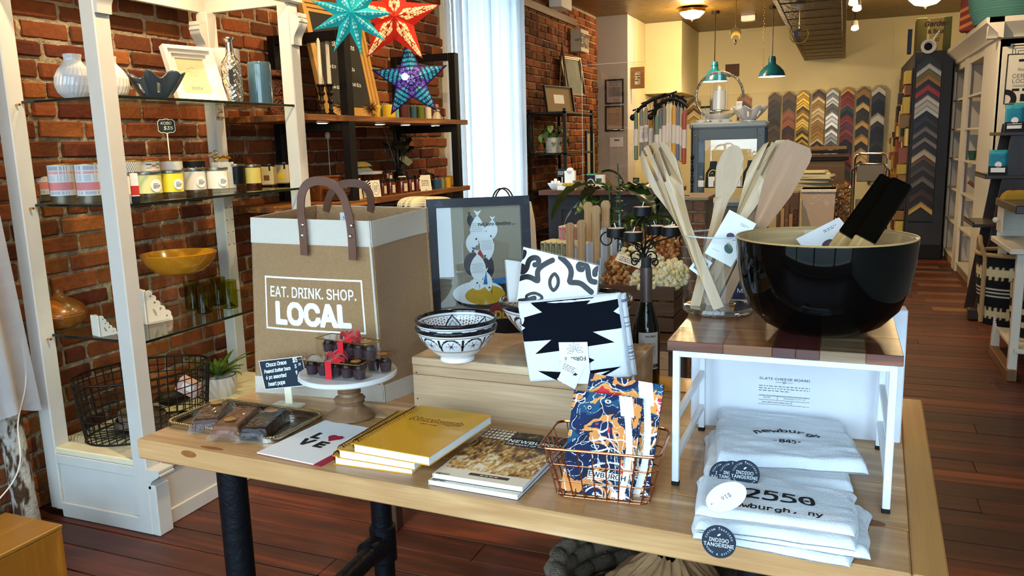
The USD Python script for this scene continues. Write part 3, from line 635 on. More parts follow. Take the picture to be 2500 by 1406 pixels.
part(t, 'handle', [tube(arc((-.012, 0, .036), .011, 0, 2 * PI, 25)[:-1], .002, 8, True), tube(arc((.013, 0, .045), .011, 0, 2 * PI, 25)[:-1], .002, 8, True), rod((-.005, 0, .027), (.01, 0, .004), .002), rod((.007, 0, .036), (.004, 0, .004), .002)], GOLD)
t = thing('wick_dipper', 'dark metal wick dipper with two small rings at the right of the snuffers', 'wick dipper', np.array(c) + [r * .72, r * .6, h * .6])
part(t, 'handle', [tube(arc((-.010, 0, .075), .009, 0, 2 * PI, 21)[:-1], .0016, 6, True), tube(arc((.012, 0, .077), .009, 0, 2 * PI, 21)[:-1], .0016, 6, True), rod((0, 0, .07), (-.006, 0, .02), .002)], mat('bronze_dark', '#5a3c22', .3, .9))
# little price plaque
def scallop(w, h, k=.12):
    p = sbox(-w / 2, 0, w / 2, h)
    for sx in (-1, 1):
        for y in (0, h): p = p.difference(Point(sx * w / 2, y).buffer(h * k))
    return p.union(sbox(-w * .12, -h * .05, w * .12, h * 1.05))
def plaque(name, label, o, w, h, rows, yaw, th=.003, stick=None, border=True, tilt=.08):
    Mp = lean(o, (cos(yaw), sin(yaw)), tilt); t = thing(name, label, 'sign', o, M=Mp)
    part(t, 'board', prism(scallop(w, h), th, -th), SLATE)
    if border: part(t, 'border', prism(scallop(w, h).difference(AS(scallop(w, h), .94, .92)), .0008), CHALK, False)
    part(t, 'lettering', [prism(AT(text(s, hh, 0, shear=.12), x, y), .0006) for s, hh, x, y in rows], CHALK, False)
    if stick: part(t, 'stick', cbox(-.003, .003, -stick, 0, -.003, 0, .0005), CREAM)
    return t
o = onx(408, 324, -2.80); w = pxm(39, o); h = pxm(32, o)
plaque('price_plaque', 'small black scalloped price plaque on a stick above the middle glass shelf', o, w, h, [('KOBO', h * .2, 0, h * .72), ('$35', h * .26, w * .1, h * .36)], -.75, stick=o[2] - z)
# third shelf
z = SH[2]
c, r = stand(155, 806, z, 59); h = pxm(95, c) * .98
df = thing('oil_diffuser', 'onion shaped amber wood oil diffuser on the bottom glass shelf', 'diffuser', c)
OAK = wood('diffuser_wood', '#c07828', '#9a5a1c', 'x', 30, .3, .4, 1.5, .05)
part(df, 'base', lathe([(0, 0), (r * .6, 0), (r * .9, h * .16), (r, h * .32), (r * .985, h * .345)], 56), OAK)
part(df, 'top', lathe([(r * .985, h * .355), (r * .97, h * .42), (r * .84, h * .55), (r * .55, h * .68), (r * .28, h * .77), (r * .17, h * .88), (r * .17, h * .985), (r * .1, h), (0, h * .98)], 56), OAK)
part(df, 'button', [cbox(r * .95, r * .99, -.025, .025, h * .26, h * .32, .002).rz(-.85)], mat('button_brown', '#7a4416', .4))
def bookend(s):
    b = Polygon([(0, 0), (.15, 0), (.15, .018), (.135, .045), (.105, .065), (.10, .085), (.075, .10), (.06, .13), (.045, .15), (.04, .185), (0, .185)])
    for (x, y, q) in ((.122, .040, .022), (.09, .072, .022), (.065, .105, .022), (.045, .14, .02), (.03, .172, .016)): b = b.union(Point(x, y).buffer(q))
    for (x, y, q) in ((.118, .030, .006), (.085, .075, .008), (.055, .115, .007), (.035, .155, .006)): b = b.difference(Point(x, y).buffer(q))
    b = b.difference(AR(AS(Point(.05, .06).buffer(.02), .4, 1.2), 25)); return AS(b, s, s, origin=(0, 0))
BKW = mat('bookend_white', '#d9d2c0', .5)
c = onz(380, 787, z); be = thing('bookend', 'white scroll cut bookend bracket right of the front post', 'bookend', c, 1.3)
part(be, 'scroll', prism(bookend(.72), .012).rx(PI / 2).t(-.04, 0, 0), BKW); part(be, 'scroll', prism(bookend(.72), .012).rx(PI / 2).t(-.04, .07, 0), BKW); part(be, 'back', cbox(-.045, -.033, -.012, .07, 0, .14, .002), BKW); part(be, 'foot', cbox(-.04, .06, -.012, .07, -.0, .008, .002), BKW)
c = onz(262, 818, z); be2 = thing('bookend', 'small white scroll bookend left of the front post', 'bookend', c, 1.3)
part(be2, 'scroll', prism(bookend(.42), .012).rx(PI / 2).t(-.03, 0, 0), BKW); part(be2, 'scroll', prism(bookend(.42), .012).rx(PI / 2).t(-.03, .045, 0), BKW); part(be2, 'back', cbox(-.035, -.025, -.012, .045, 0, .08, .002), BKW)
c = onz(448, 752, z) + away((-2.5, 2.7)) * .06; s = .135; hb = .145
ab = thing('acrylic_box', 'clear acrylic display cube carrying the amber bowl', 'display box', c, .0)
ACR = pane('acrylic', (.965, .98, .975), .0, 1.45)
part(ab, 'cube', box(-s / 2, s / 2, -s / 2, s / 2, 0, hb), ACR, False)
cc = np.array([c[0], c[1], z + hb]); r = pxm(88, cc); h = pxm(52, cc)
yb_ = thing('amber_bowl', 'shallow amber lacquered bamboo bowl on the clear acrylic cube', 'bowl', cc)
part(yb_, 'bowl', lathe([(0, 0), (r * .42, 0), (r * .66, h * .16), (r * .88, h * .55), (r, h * .98), (r * .985, h), (r * .955, h * .96), (r * .84, h * .58), (r * .6, h * .22), (0, h * .1)], 72), mat('amber_lacquer', '#d08a1e', .2, coat=.7, var=('#c07414', 12, .6), stretch=(1, 1, 5)), 50)
OLIVE = pane('olive_glass', (.55, .52, .10), .0, 1.5)
GG = [(455, 492, 676, 757), (474, 528, 682, 768), (517, 556, 664, 746), (537, 590, 667, 756)]
for i, ((x0, x1, yt, yb), lb) in enumerate(zip(GG, ('olive green drinking glass, back left of the group of four', 'olive green drinking glass, front left of the group of four', 'olive green drinking glass, back right of the group of four', 'olive green drinking glass, front right of the group of four'))):
    c, r = stand((x0 + x1) / 2, yb, z, (x1 - x0) / 2); r = min(r, .041); h = .122
    gl = lathe([(0, .03), (r * .4, .016), (r * .92, 0), (r, .006), (r, h), (r * .95, h)], 40, False)
    if i == 0: olv = thing('olive_glass', lb, 'glass', c, group='olive green glasses'); part(olv, 'glass', gl, OLIVE)
    else: copy(olv, lb, c)
# base: wire basket with log slices, plant
z = .288
WIRE = mat('dark_wire', '#2a221c', .5, .6)
def wire_basket(rx, ry, h, nz, na, r=.0022, flare=1.12):
    el = lambda k, zz: [(rx * k * cos(a), ry * k * sin(a), zz) for a in LS(0, 2 * PI, 48, endpoint=False)]
    L = [tube(el(1 + (flare - 1) * q, h * q), r * (1.8 if q in (0, 1) else 1), 6, True) for q in LS(0, 1, nz)]
    L += [rod((rx * cos(a), ry * sin(a), 0), (rx * flare * cos(a), ry * flare * sin(a), h), r, 5) for a in LS(0, 2 * PI, na, endpoint=False)]
    L += [rod((rx * cos(a), ry * sin(a), .002), (-rx * cos(a), -ry * sin(a), .002), r, 5) for a in LS(0, PI, 14, endpoint=False)]
    return L
c = np.array([-2.60, 2.34, z])
wk = thing('wire_basket', 'big dark oval wire basket holding log slices on the unit base', 'basket', c + [0, 0, .004], 1.1)
part(wk, 'mesh', wire_basket(.235, .165, .245, 9, 44), WIRE)
part(wk, 'rim', tube([(.262 * cos(a), .184 * sin(a), .246) for a in LS(0, 2 * PI, 48, endpoint=False)], .005, 8, True), WIRE)
BARK = mat('bark', '#4a382a', .9, bump=(60, .9), var=('#8a7a66', 18, .8)); RINGS = wood('end_grain', '#b98d55', '#8a6236', 'z', 12, .7)
for i, (dx, dy, zz, ry_, rr) in enumerate(((-.06, .02, .012, .0, .095), (.08, -.03, .014, .1, .08), (-.01, -.02, .05, .12, .085))):
    lg = thing('log_slice', ['flat log slice lying left in the wire basket', 'flat log slice lying right in the wire basket', 'flat log slice on top of the others in the wire basket'][i], 'log slice', c + [dx, dy, zz], i); part(lg, 'wood', cyl(rr, .026, 36).rx(ry_), RINGS); part(lg, 'bark', lathe([(rr, .0), (rr * 1.05, .0), (rr * 1.06, .026), (rr, .026)], 36).rx(ry_), BARK)
tn = thing('tea_light_tin', 'round dark tin dish on the log slices in the wire basket', 'dish', c + [.05, .10, .092]); part(tn, 'dish', lathe([(0, 0), (.06, 0), (.075, .018), (.07, .018), (.055, .004), (0, .004)], 36), BLACKM)
cb = thing('gift_carton', 'small pink and white carton tilted inside the wire basket', 'box', c + [.10, .12, .125], .4); part(cb, 'carton', bx(.09, .05, .06).ry(.5), mat('carton_pink', '#c9a39b', .6)); part(cb, 'label', bx(.05, .052, .03).t(0, 0, .02).ry(.5), PAPER)
c = np.array([-2.50, 2.98, z]); c, r = stand(538, 975, z, 42)
pl = thing('potted_plant', 'spiky green house plant in a white swirl ribbed pot', 'plant', c)
g, U, V = grid(lambda u, v: (u, v, 0 * u), 120, 14, cu=True); rr = r * (.82 + .2 * np.sin(V * 2.2)) * (1 + .03 * np.sin(2 * PI * (U * 16 + V * 1.4))); a = U * 2 * PI; hp = .095
g.v = np.stack([rr * np.cos(a), rr * np.sin(a), V * hp], 1)
part(pl, 'pot', g + cyl(r * .82, .002, 40) + G(*(lambda q: (q.v, q.f))(lathe([(r * .8, .085), (r * .93, hp), (r * 1.0, hp)], 40))), mat('pot_white', '#c9c6c2', .3, coat=.3), 40); part(pl, 'soil', cyl(r * .9, .004, 30, hp - .016), mat('soil', '#2b1d12', .95))
LEAFG = leaf('leaf_green', '#3f5a1e', '#5d7d2c')
def blade(L, w, bend, az, tilt=.9, n=9):
    def fn(u, v):
        t = u; s = (v - .5) * w * np.sin(np.pi * np.clip(t * .9 + .08, 0, 1)) ** .7
        ang = tilt - bend * t; xr = L * (np.cos(ang) * t); zr = L * np.sin(np.clip(tilt - bend * t * .5, -1.5, 1.5)) * t
        return xr, s, zr + .18 * np.abs(v - .5) * w * 2 - 0 * s
    gg, _, _ = grid(fn, n, 5); return gg.rz(az)
rl = random.Random(4)
for i in range(22): part(pl, 'leaf', blade(rl.uniform(.10, .19), .024, rl.uniform(.6, 1.5), i * 2.399, rl.uniform(.8, 1.35)).t(0, 0, hp - .02), LEAFG, True)
# birch log, cable, crate, sheer curtain
bl = thing('birch_log', 'standing birch log with peeling pale bark beside the unit base', 'log', (-2.845, 1.95, 0))
g, U, V = grid(lambda u, v: (.042 * np.cos(2 * PI * u), .042 * np.sin(2 * PI * u), .5 * v), 60, 60, cu=True)
nn = meshkit.fbm(np.stack([np.cos(2 * PI * U) * 1.5, np.sin(2 * PI * U) * 1.5, V * 5], 1) * 1.4, 5, 2); g.v[:, :2] *= (1 + .16 * (nn - .5))[:, None]; g.v[:, 0] -= .03 * V
g.c = np.where((nn > .56)[:, None], lin('#4a3322'), np.where((nn > .5)[:, None], lin('#8f8374'), lin('#b9b3a8')))
part(bl, 'bark', g, vcol('birch_bark', .85, bump=(80, .6), var=.3), True); part(bl, 'cut_end', cyl(.04, .004, 30, .498).t(-.03, 0, 0), RINGS)
solo('white_cable', tube(spl([(-2.80, 1.99, .73), (-2.79, 1.97, .55), (-2.80, 1.93, .42), (-2.77, 1.90, .30), (-2.78, 1.86, .22), (-2.80, 1.78, .15), (-2.83, 1.72, .05), (-2.85, 1.7, .004)], 60), .0028, 6), WHITE, 'thin white cable hanging down past the birch log', 'cable')
ck = thing('wood_crate', 'honey coloured wooden cube at the bottom left corner of the picture', 'box', (-2.62, 1.45, 0))
CRW = wood('crate_wood', '#b27a26', '#925f1a', 'z', 14, .4, .2)
part(ck, 'side', [cbox(0, .27, 0, .27, 0, .185, .004)], CRW); part(ck, 'top', cbox(-.002, .272, -.002, .272, .185, .2, .003), wood('crate_top', '#b8842c', '#9a691f', 'y', 14, .4, .2))
cu = thing('sheer_drape', 'white sheer drape hanging at the left edge of the picture', 'curtain')
def dr(u, v):
    y = 1.15 + .86 * u * (1 - .16 * v); x = -2.78 + .022 * np.sin(u * 52) + .012 * np.sin(u * 23 + 1) - .05 * u * v; return x, y, .47 + 2.3 * v + .012 * np.sin(u * 30)
g, _, _ = grid(dr, 150, 20); part(cu, 'cloth', g, sheer('drape_cloth', '#cfd0d2', .22, .4), True)
# ------------------------------------------------------------------ the pine table in front
TZ = .82
TFL, TFR, TBR = onz(332, 1072, TZ), onz(2320, 1419, TZ), onz(2207, 970, TZ)
TA = math.atan2(TFR[1] - TFL[1], TFR[0] - TFL[0]); TW = float(np.linalg.norm((TFR - TFL)[:2])); TD = .80; TT = .042
PINE = [wood(f'pine_{i}', a, b, 'x', 8, .42, .15, 2.6, .12, c) for i, (a, b, c) in enumerate([('#d9b285', '#c79a66', '#ae7f4e'), ('#d3aa7a', '#bf915c', '#a67644'), ('#dcb88e', '#cba26f', '#b48655')])]
PINEY = wood('pine_end', '#d9a860', '#c58e4a', 'y', 8, .42, .15, 2.0, .12)
KNOT = mat('pine_knot', '#7a4524', .5, var=('#9a6234', 60, .8))
tb = thing('display_table', 'big pine plank display table on black iron pipe legs', 'table', (TFL[0], TFL[1], 0), TA)
ds = [0, .135, .29, .46, .63, TD]
for i in range(5): part(tb, 'plank', cbox(0, TW - .045, ds[i] + (.0006 if i else 0), ds[i + 1] - .0006, TZ - TT, TZ, .003 if i in (0, 4) else .0012), PINE[i % 3])
part(tb, 'end_board', cbox(TW - .0445, TW, 0, TD, TZ - TT, TZ, .003), PINEY)
for (x, y, a, b) in ((TW - .10, .14, .024, .011), (.19, .018, .030, .006), (.62, .40, .011, .008), (.93, .55, .012, .008)): part(tb, 'knot', prism(AT(AS(Point(0, 0).buffer(1, 16), a, b), x, y), .0006, TZ - .0004), KNOT, False)
for (x, a, b) in ((.145, .020, .007),): part(tb, 'knot', prism(AS(Point(0, 0).buffer(1, 16), a, b), .0006).rx(PI / 2).t(x, -.0001, TZ - .012), KNOT, False)
IRON = mat('black_iron', '#15161a', .42, .5, bump=(60, .25))
def tl(p): c, s = cos(-TA), sin(-TA); d = np.asarray(p[:2]) - TFL[:2]; return np.array([c * d[0] - s * d[1], s * d[0] + c * d[1]])
PA = tl(ony(577, 1280, 1.19)); PB = tl(ony(933, 1280, 1.78))
def leg(x, y): return cyl(.029, TZ - TT - .006, 28).t(x, y, .006) + cyl(.06, .008, 28).t(x, y, 0)
for (x, y) in ((PA[0], PA[1]), (PB[0], PB[1]), (TW - .25, PA[1]), (TW - .25, PB[1])): part(tb, 'leg', leg(x, y), IRON)
zc = float(ony(945, 1325, 1.78)[2])
for x, xb in ((PA[0], PB[0]), (TW - .25, TW - .25)):
    part(tb, 'cross_pipe', rod((x, PA[1], zc), (xb, PB[1], zc), .027, 24), IRON)
    for x, y in ((x, PA[1]), (xb, PB[1])): part(tb, 'pipe_tee', cyl(.037, .11, 28, ch=.006).t(x, y, zc - .055) + rod((x, y + (.0 if y < .4 else -.075), zc), (x, y + (.075 if y < .4 else 0), zc), .036, 24), IRON)
# tote bag
JUTE = mat('jute', '#a8835a', .9, bump=(420, .5), var=('#8f6c46', 160, .7), sheen=.2)
JUTEB = mat('canvas_band', '#cfc3b2', .85, bump=(500, .3))
LEATHER = mat('brown_leather', '#5a3a2b', .45, bump=(160, .2), var=('#7a5440', 20, .6))
PRINTW = mat('white_print', '#efece6', .6)
b0, b1 = onz(625, 957, TZ), onz(942, 982, TZ); b2 = np.array([-.905, 1.70, TZ])
zt = 1.247; t0, t1 = ony(612, 532, 1.50), ony(906, 541, 1.51); t2 = np.array([-.945, 1.755, 1.25])
bm = thing('tote_bag', 'jute market tote bag printed EAT. DRINK. SHOP. LOCAL with leather handles', 'tote bag')
b3 = b0 + (b2 - b1); t3 = t0 + (t2 - t1)
def bag_pt(c, s, v):                # side c from corner c to c + 1, along s, height v, with a soft sag
    B, T_ = [b0, b1, b2, b3], [t0, t1, t2, t3]; a = B[c] * (1 - s) + B[(c + 1) % 4] * s; b = T_[c] * (1 - s) + T_[(c + 1) % 4] * s
    return a * (1 - v) + b * v
def bag_wall(c, v0, v1, off=0.0, n=26, m=26):
    nr = [np.array([0, -1, 0]), np.array([1, 0, 0]), np.array([0, 1, 0]), np.array([-1, 0, 0])][c].astype(float)
    def fn(u, v):
        vv = v0 + (v1 - v0) * v; P = np.stack([bag_pt(c, x, y) for x, y in zip(u.ravel(), vv.ravel())]); k = np.sin(PI * u.ravel()) * np.sin(PI * np.clip(vv.ravel(), 0, 1))
        w = .010 * k * (1 if c in (0, 2) else -1.6) + .005 * (meshkit.fbm(P * 7, 3, 5) - .5) * np.sin(PI * u.ravel()); P = P + nr * (w + off)[:, None]
        P = P.reshape(u.shape + (3,)); return P[..., 0], P[..., 1], P[..., 2]
    g, _, _ = grid(fn, n, m); return g
walls = [bag_wall(c, 0, 1) for c in range(4)]
for c in range(4): part(bm, 'panel', shell(walls[c], .0025), JUTE, True)
part(bm, 'bottom', prism([tuple(p[:2]) for p in (b0, b1, b2, b3)], .004, TZ), JUTE)
for c in range(4): part(bm, 'canvas_band', shell(bag_wall(c, .865, 1.003, .0016), .0012), JUTEB, True); part(bm, 'bottom_band', shell(bag_wall(c, .0, .10, .0016), .0012), JUTEB, True)
for c in (0, 1): part(bm, 'seam', tube([bag_pt(c, .985, v) + np.array([.0, -.003, 0]) for v in LS(.02, 1, 14)], .003, 8), JUTE if c else JUTEB)
_m0 = Polygon([(0, 0), (1, 0), (1, 1), (0, 1)])
def on_bag(g):          # (u, v, depth) of the front panel -> space
    u, v, d = g.v.T; P = np.stack([bag_pt(0, x, y) for x, y in zip(u, v)]); k = np.sin(PI * u) * np.sin(PI * np.clip(v, 0, 1))
    w = .010 * k + .005 * (meshkit.fbm(P * 7, 3, 5) - .5) * np.sin(PI * u); P[:, 1] -= w + .0004 + d; return G(P, g.f)
def densify(p, s): return p.segmentize(s) if hasattr(p, 'segmentize') else shapely.segmentize(p, s)
bw, bh = float(np.linalg.norm(b1 - b0)), .425
def bagtext(s, h, u, v, bold, wide=1.0): return on_bag(prism(AT(AS(text(s, h, bold, wide=wide), 1 / bw, 1 / bh, origin=(0, 0)), u, v), .0006))
part(bm, 'lettering', bagtext('EAT. DRINK. SHOP.', .024, .505, .60, 1, .80), PRINTW, False)
part(bm, 'lettering', bagtext('LOCAL', .048, .50, .48, 4, .96), PRINTW, False)
def bar(u0, u1, v0, v1):
    n = 24; g, _, _ = grid(lambda u, v: (u0 + (u1 - u0) * u, v0 + (v1 - v0) * v, .0006 + 0 * u), n if u1 - u0 > .1 else 2, n if v1 - v0 > .1 else 2); return on_bag(g)
for q in ((.115, .90, .385, .395), (.115, .90, .675, .685), (.115, .127, .385, .685), (.888, .90, .385, .685)): part(bm, 'print_frame', shell(bar(*q), .0005), PRINTW, False)
def strap(p0, p1, top, nrm, w=.020, th=.003):
    hv = top - (p0 + p1) / 2; c = spl([p0 - [0, 0, .068], p0, p0 * .97 + p1 * .03 + hv * .48, p0 * .83 + p1 * .17 + hv * .86, top, p0 * .17 + p1 * .83 + hv * .86, p0 * .03 + p1 * .97 + hv * .48, p1, p1 - [0, 0, .068]], 50)
    tg = np.gradient(c, axis=0); tg /= np.linalg.norm(tg, axis=1, keepdims=True); x = (p1 - p0) / np.linalg.norm(p1 - p0); n = np.asarray(nrm, float); s = np.cross(tg, n); s /= np.linalg.norm(s, axis=1, keepdims=True)
    q = np.stack([c + s * w / 2 + n * th, c - s * w / 2 + n * th, c - s * w / 2, c + s * w / 2], 1); V = q.reshape(-1, 3); f = []
    for i in range(len(c) - 1):
        for k in range(4): a, b = i * 4 + k, i * 4 + (k + 1) % 4; f += [[a, b, b + 4], [a, b + 4, a + 4]]
    f += [[0, 2, 1], [0, 3, 2]]; e = (len(c) - 1) * 4; f += [[e, e + 1, e + 2], [e, e + 2, e + 3]]
    return G(V, np.array(f)[:, ::-1])
hp0, hp1 = ony(739, 550, 1.492), ony(858, 560, 1.494); top = ony(783, 441, 1.505)
hd = part(bm, 'handle', strap(hp0, hp1, top, (0, -1, 0)), LEATHER, 40)
hq0, hq1 = ony(797, 520, 1.745), ony(905, 520, 1.75); top2 = ony(858, 447, 1.73)
part(bm, 'handle', strap(hq0, hq1, top2, (0, -1, 0)), LEATHER, 40)
for (x, y) in ((738, 549), (737, 575), (857, 551), (854, 577)): p = ony(x, y, 1.488); part(hd, 'rivet', sph(p, .0045, 10, 6, (1, .5, 1)), SILVER)
p = ony(845, 536, 1.735); part(bm, 'care_label', cbox(p[0] - .018, p[0] + .018, 1.735, 1.736, p[2] - .014, p[2] + .018, .0004), PAPER)
part(bm, 'label_print', prism(AT(text('S', .012), 0, 0), .0004).rx(PI / 2).t(p[0] - .004, 1.7345, p[2] + .003), mat('blue_print', '#5c7fa0', .6), False)
# helpers for flat things seen on a plane
def flat(fl, fr, bl, z):
    o, x, y = onz(*fl, z), onz(*fr, z), onz(*bl, z); X_ = x - o; w = np.linalg.norm(X_); X_ /= w; Y_ = np.array([-X_[1], X_[0], 0]); h = float(np.dot(y - o, Y_)); return o, math.atan2(X_[1], X_[0]), float(w), h
# silver tray with wrapped bars
o, a, w, h = flat((396, 1042), (668, 1087), (470, 972), TZ)
def rrect(w, h, r): return sbox(r, r, w - r, h - r).buffer(r, 8)
tr_ = thing('serving_tray', 'silver serving tray with a beaded rim at the left end of the table', 'tray', o, a)
part(tr_, 'tray', [prism(rrect(w, h, .03), .003, .001), prism(rrect(w, h, .03).difference(rrect(w, h, .03).buffer(-.014)), .006, .004)], mat('tray_silver', '#b9b4aa', .16, 1, bump=(80, .1)))
ring = rrect(w, h, .03).buffer(-.004).exterior; pts = [ring.interpolate(t) for t in LS(0, ring.length, 150, endpoint=False)]
part(tr_, 'bead', cat_([sph((p.x, p.y, .0105), .0036, 6, 4) for p in pts]), mat('tray_bead', '#c9b98f', .22, 1), kind='stuff')
part(tr_, 'engraving', [prism(rrect(w, h, .03).buffer(-.03 - k * .008).exterior.buffer(.0012), .001, .004) for k in range(3)], SILVER, False)
CHOC = mat('chocolate', '#3a1f14', .35, bump=(70, .25), var=('#55301d', 25, .7)); CHOCD = mat('dark_chocolate', '#241410', .3, bump=(70, .25))
def film(g0, amp, seed):
    n = meshkit.fbm(g0.v * 60, 3, seed) - .5; m = trimesh.Trimesh(g0.v, g0.f, process=False); return G(g0.v + np.array(m.vertex_normals) * (amp * n)[:, None], g0.f)
FILM = pane('film', (.99, .99, .99), .06, 1.25)
def padgrid(w, d, h, r, n=28, m=28, amp=0.0, seed=0, fr=30, crown=0.0):
    """Soft slab: rounded over its edges by r, with a wrinkled top. Returns the solid and its height function."""
    def H(x, y):
        dx = np.clip(np.minimum(x, w - x) / r, 0, 1); dy = np.clip(np.minimum(y, d - y) / r, 0, 1)
        e = np.sqrt(np.clip(1 - (1 - dx) ** 2, 0, 1)) * np.sqrt(np.clip(1 - (1 - dy) ** 2, 0, 1))
        q = np.stack([x * fr, y * fr * .45, 0 * x + seed], -1); return h * e * (1 + crown * np.sin(PI * x / w) * np.sin(PI * y / d)) + amp * e * (meshkit.fbm(q, 4, seed) - .5)
    def ease(u): return .5 - .5 * np.cos(PI * u)
    g, U, V = grid(lambda u, v: (w * (u * .5 + ease(u) * .5), d * (v * .5 + ease(v) * .5), 0 * u), n, m)
    top = G(np.c_[g.v[:, :2], H(g.v[:, 0], g.v[:, 1])], g.f); bot = G(g.v.copy(), g.f[:, ::-1]); return top + bot, H
bars = [((468, 1046), (553, 1046), (530, 968), CHOC, 'wrapped chocolate bar with an orange sticker, leftmost on the silver tray'), ((515, 1062), (590, 1068), (605, 985), mat('peanut_bar', '#7a4a2a', .4, bump=(40, .4), var=('#5a321c', 40, .8)), 'wrapped brown peanut butter bar, middle one on the silver tray'), ((585, 1067), (655, 1070), (668, 998), CHOCD, 'wrapped dark chocolate bar with crinkled film, rightmost on the silver tray')]
STICK = mat('amber_sticker', '#b77f3c', .5)
for i, (p, q, s, mt, lb) in enumerate(bars):
    o2, a2, w2, h2 = flat(p, q, s, TZ + .012); h2 = .122; ang = math.atan2(*(onz(*s, TZ + .02) - onz(*p, TZ + .02))[:2][::-1]) - PI / 2
    o2[2] = TZ + .005; t = thing('chocolate_bar', lb, 'chocolate', o2, ang); w2 = .059
    part(t, 'bar', padgrid(w2, h2, .026, .006, 20, 30, .004, i, 60)[0], mt, True)
    g = padgrid(w2 + .014, h2 + .03, .029, .02, 26, 36, .007, i + 4, 70)[0].t(-.007, -.015, 0); part(t, 'film', G(g.v, g.f), FILM, False)
    part(t, 'sticker', prism(AS(Point(0, 0).buffer(.013), 1, .8), .0008).t(w2 / 2, h2 * (.25 if i == 1 else .8), .030), STICK)
# chalk price sign
o = onz(704, 992, TZ); sg = thing('price_sign', 'small black table sign listing chocolate prices in white chalk on a wooden stand', 'sign', o, .0)
pc = [ony(x, y, o[1]) for x, y in ((648, 950), (752, 940), (744, 874), (641, 882))]
Mx = pc[1] - pc[0]; sw = float(np.linalg.norm(Mx)); shh = float(np.linalg.norm(pc[3] - pc[0])); fm = frameM(pc[0] - o, Mx, pc[3] - pc[0])
part(sg, 'foot', cbox(-.036, .036, -.018, .018, 0, .006, .001), CREAM); part(sg, 'post', cbox(-.010, .010, .002, .006, .006, .085, .001), CREAM)
sgb = part(sg, 'board', fm(prism(sbox(0, 0, sw, shh), .004, -.004)), mat('sign_board', '#1f2a36', .6)); part(sg, 'edge', fm(prism(sbox(-.001, -.001, sw + .001, shh + .001).difference(sbox(.0004, .0004, sw - .0004, shh - .0004)), .0005)), CHALK)
for s, hh, x, y in (('Choco Oreos', .0105, .40, .83), ('$5', .012, .85, .86), ('Peanut butter bars', .0095, .39, .61), ('5', .010, .83, .64), ('25', .006, .93, .69), ('6 pc assorted', .010, .33, .38), ('9 -', .0105, .85, .42), ('heart pops', .0105, .30, .14), ('2 -', .0105, .85, .18)):
    part(sgb, 'lettering', fm(prism(AR(AT(text(s, hh * .85, 2, shear=.18, wide=.80), x * sw, y * shh), 2, origin=(0, 0)), .0005, .0001)), CHALK, False)
# cake stand with boxes of chocolates
c, r = stand(858, 1037, TZ, 61); PZ = .925
cs = thing('cake_stand', 'marble topped cake stand on a turned mango wood pedestal', 'cake stand', c); H_ = PZ - TZ
MANGO = wood('mango_wood', '#a98560', '#876445', 'z', 14, .5, .1, 1.2, .1)
pr = [(0, 0), (.95, 0), (1, .04), (.92, .10), (.66, .2), (.52, .29), (.50, .33), (.57, .345), (.6, .37), (.54, .39), (.6, .42), (.64, .46), (.58, .50), (.44, .55), (.42, .59), (.47, .60), (.47, .625), (.42, .64), (.47, .66), (.42, .69), (.5, .75), (.57, .81), (.55, .87), (.45, .94), (.44, 1), (0, 1)]
part(cs, 'pedestal', lathe([(x * r, y * (H_ - .012)) for x, y in pr], 48), MANGO, 30)
pc_ = onz(865, 923, PZ); R_ = pxm(119, pc_); pcen = np.array([c[0], c[1], PZ]); R_ = .106
part(cs, 'marble_top', lathe([(0, H_ - .012), (R_ * .97, H_ - .012), (R_, H_ - .009), (R_, H_ - .002), (R_ - .002, H_), (0, H_)], 72), mat('marble', '#dad7d3', .25, var=('#b9b4ae', 14, .5, 8)), 30)
CLBOX = pane('box_plastic', (.95, .94, .93), .03, 1.45); RIBBON = mat('red_ribbon', '#c4131f', .4, sheen=.3); GOLDL = mat('gold_line', '#b99a55', .3, 1); CUP = mat('paper_cup', '#3b2a30', .6)
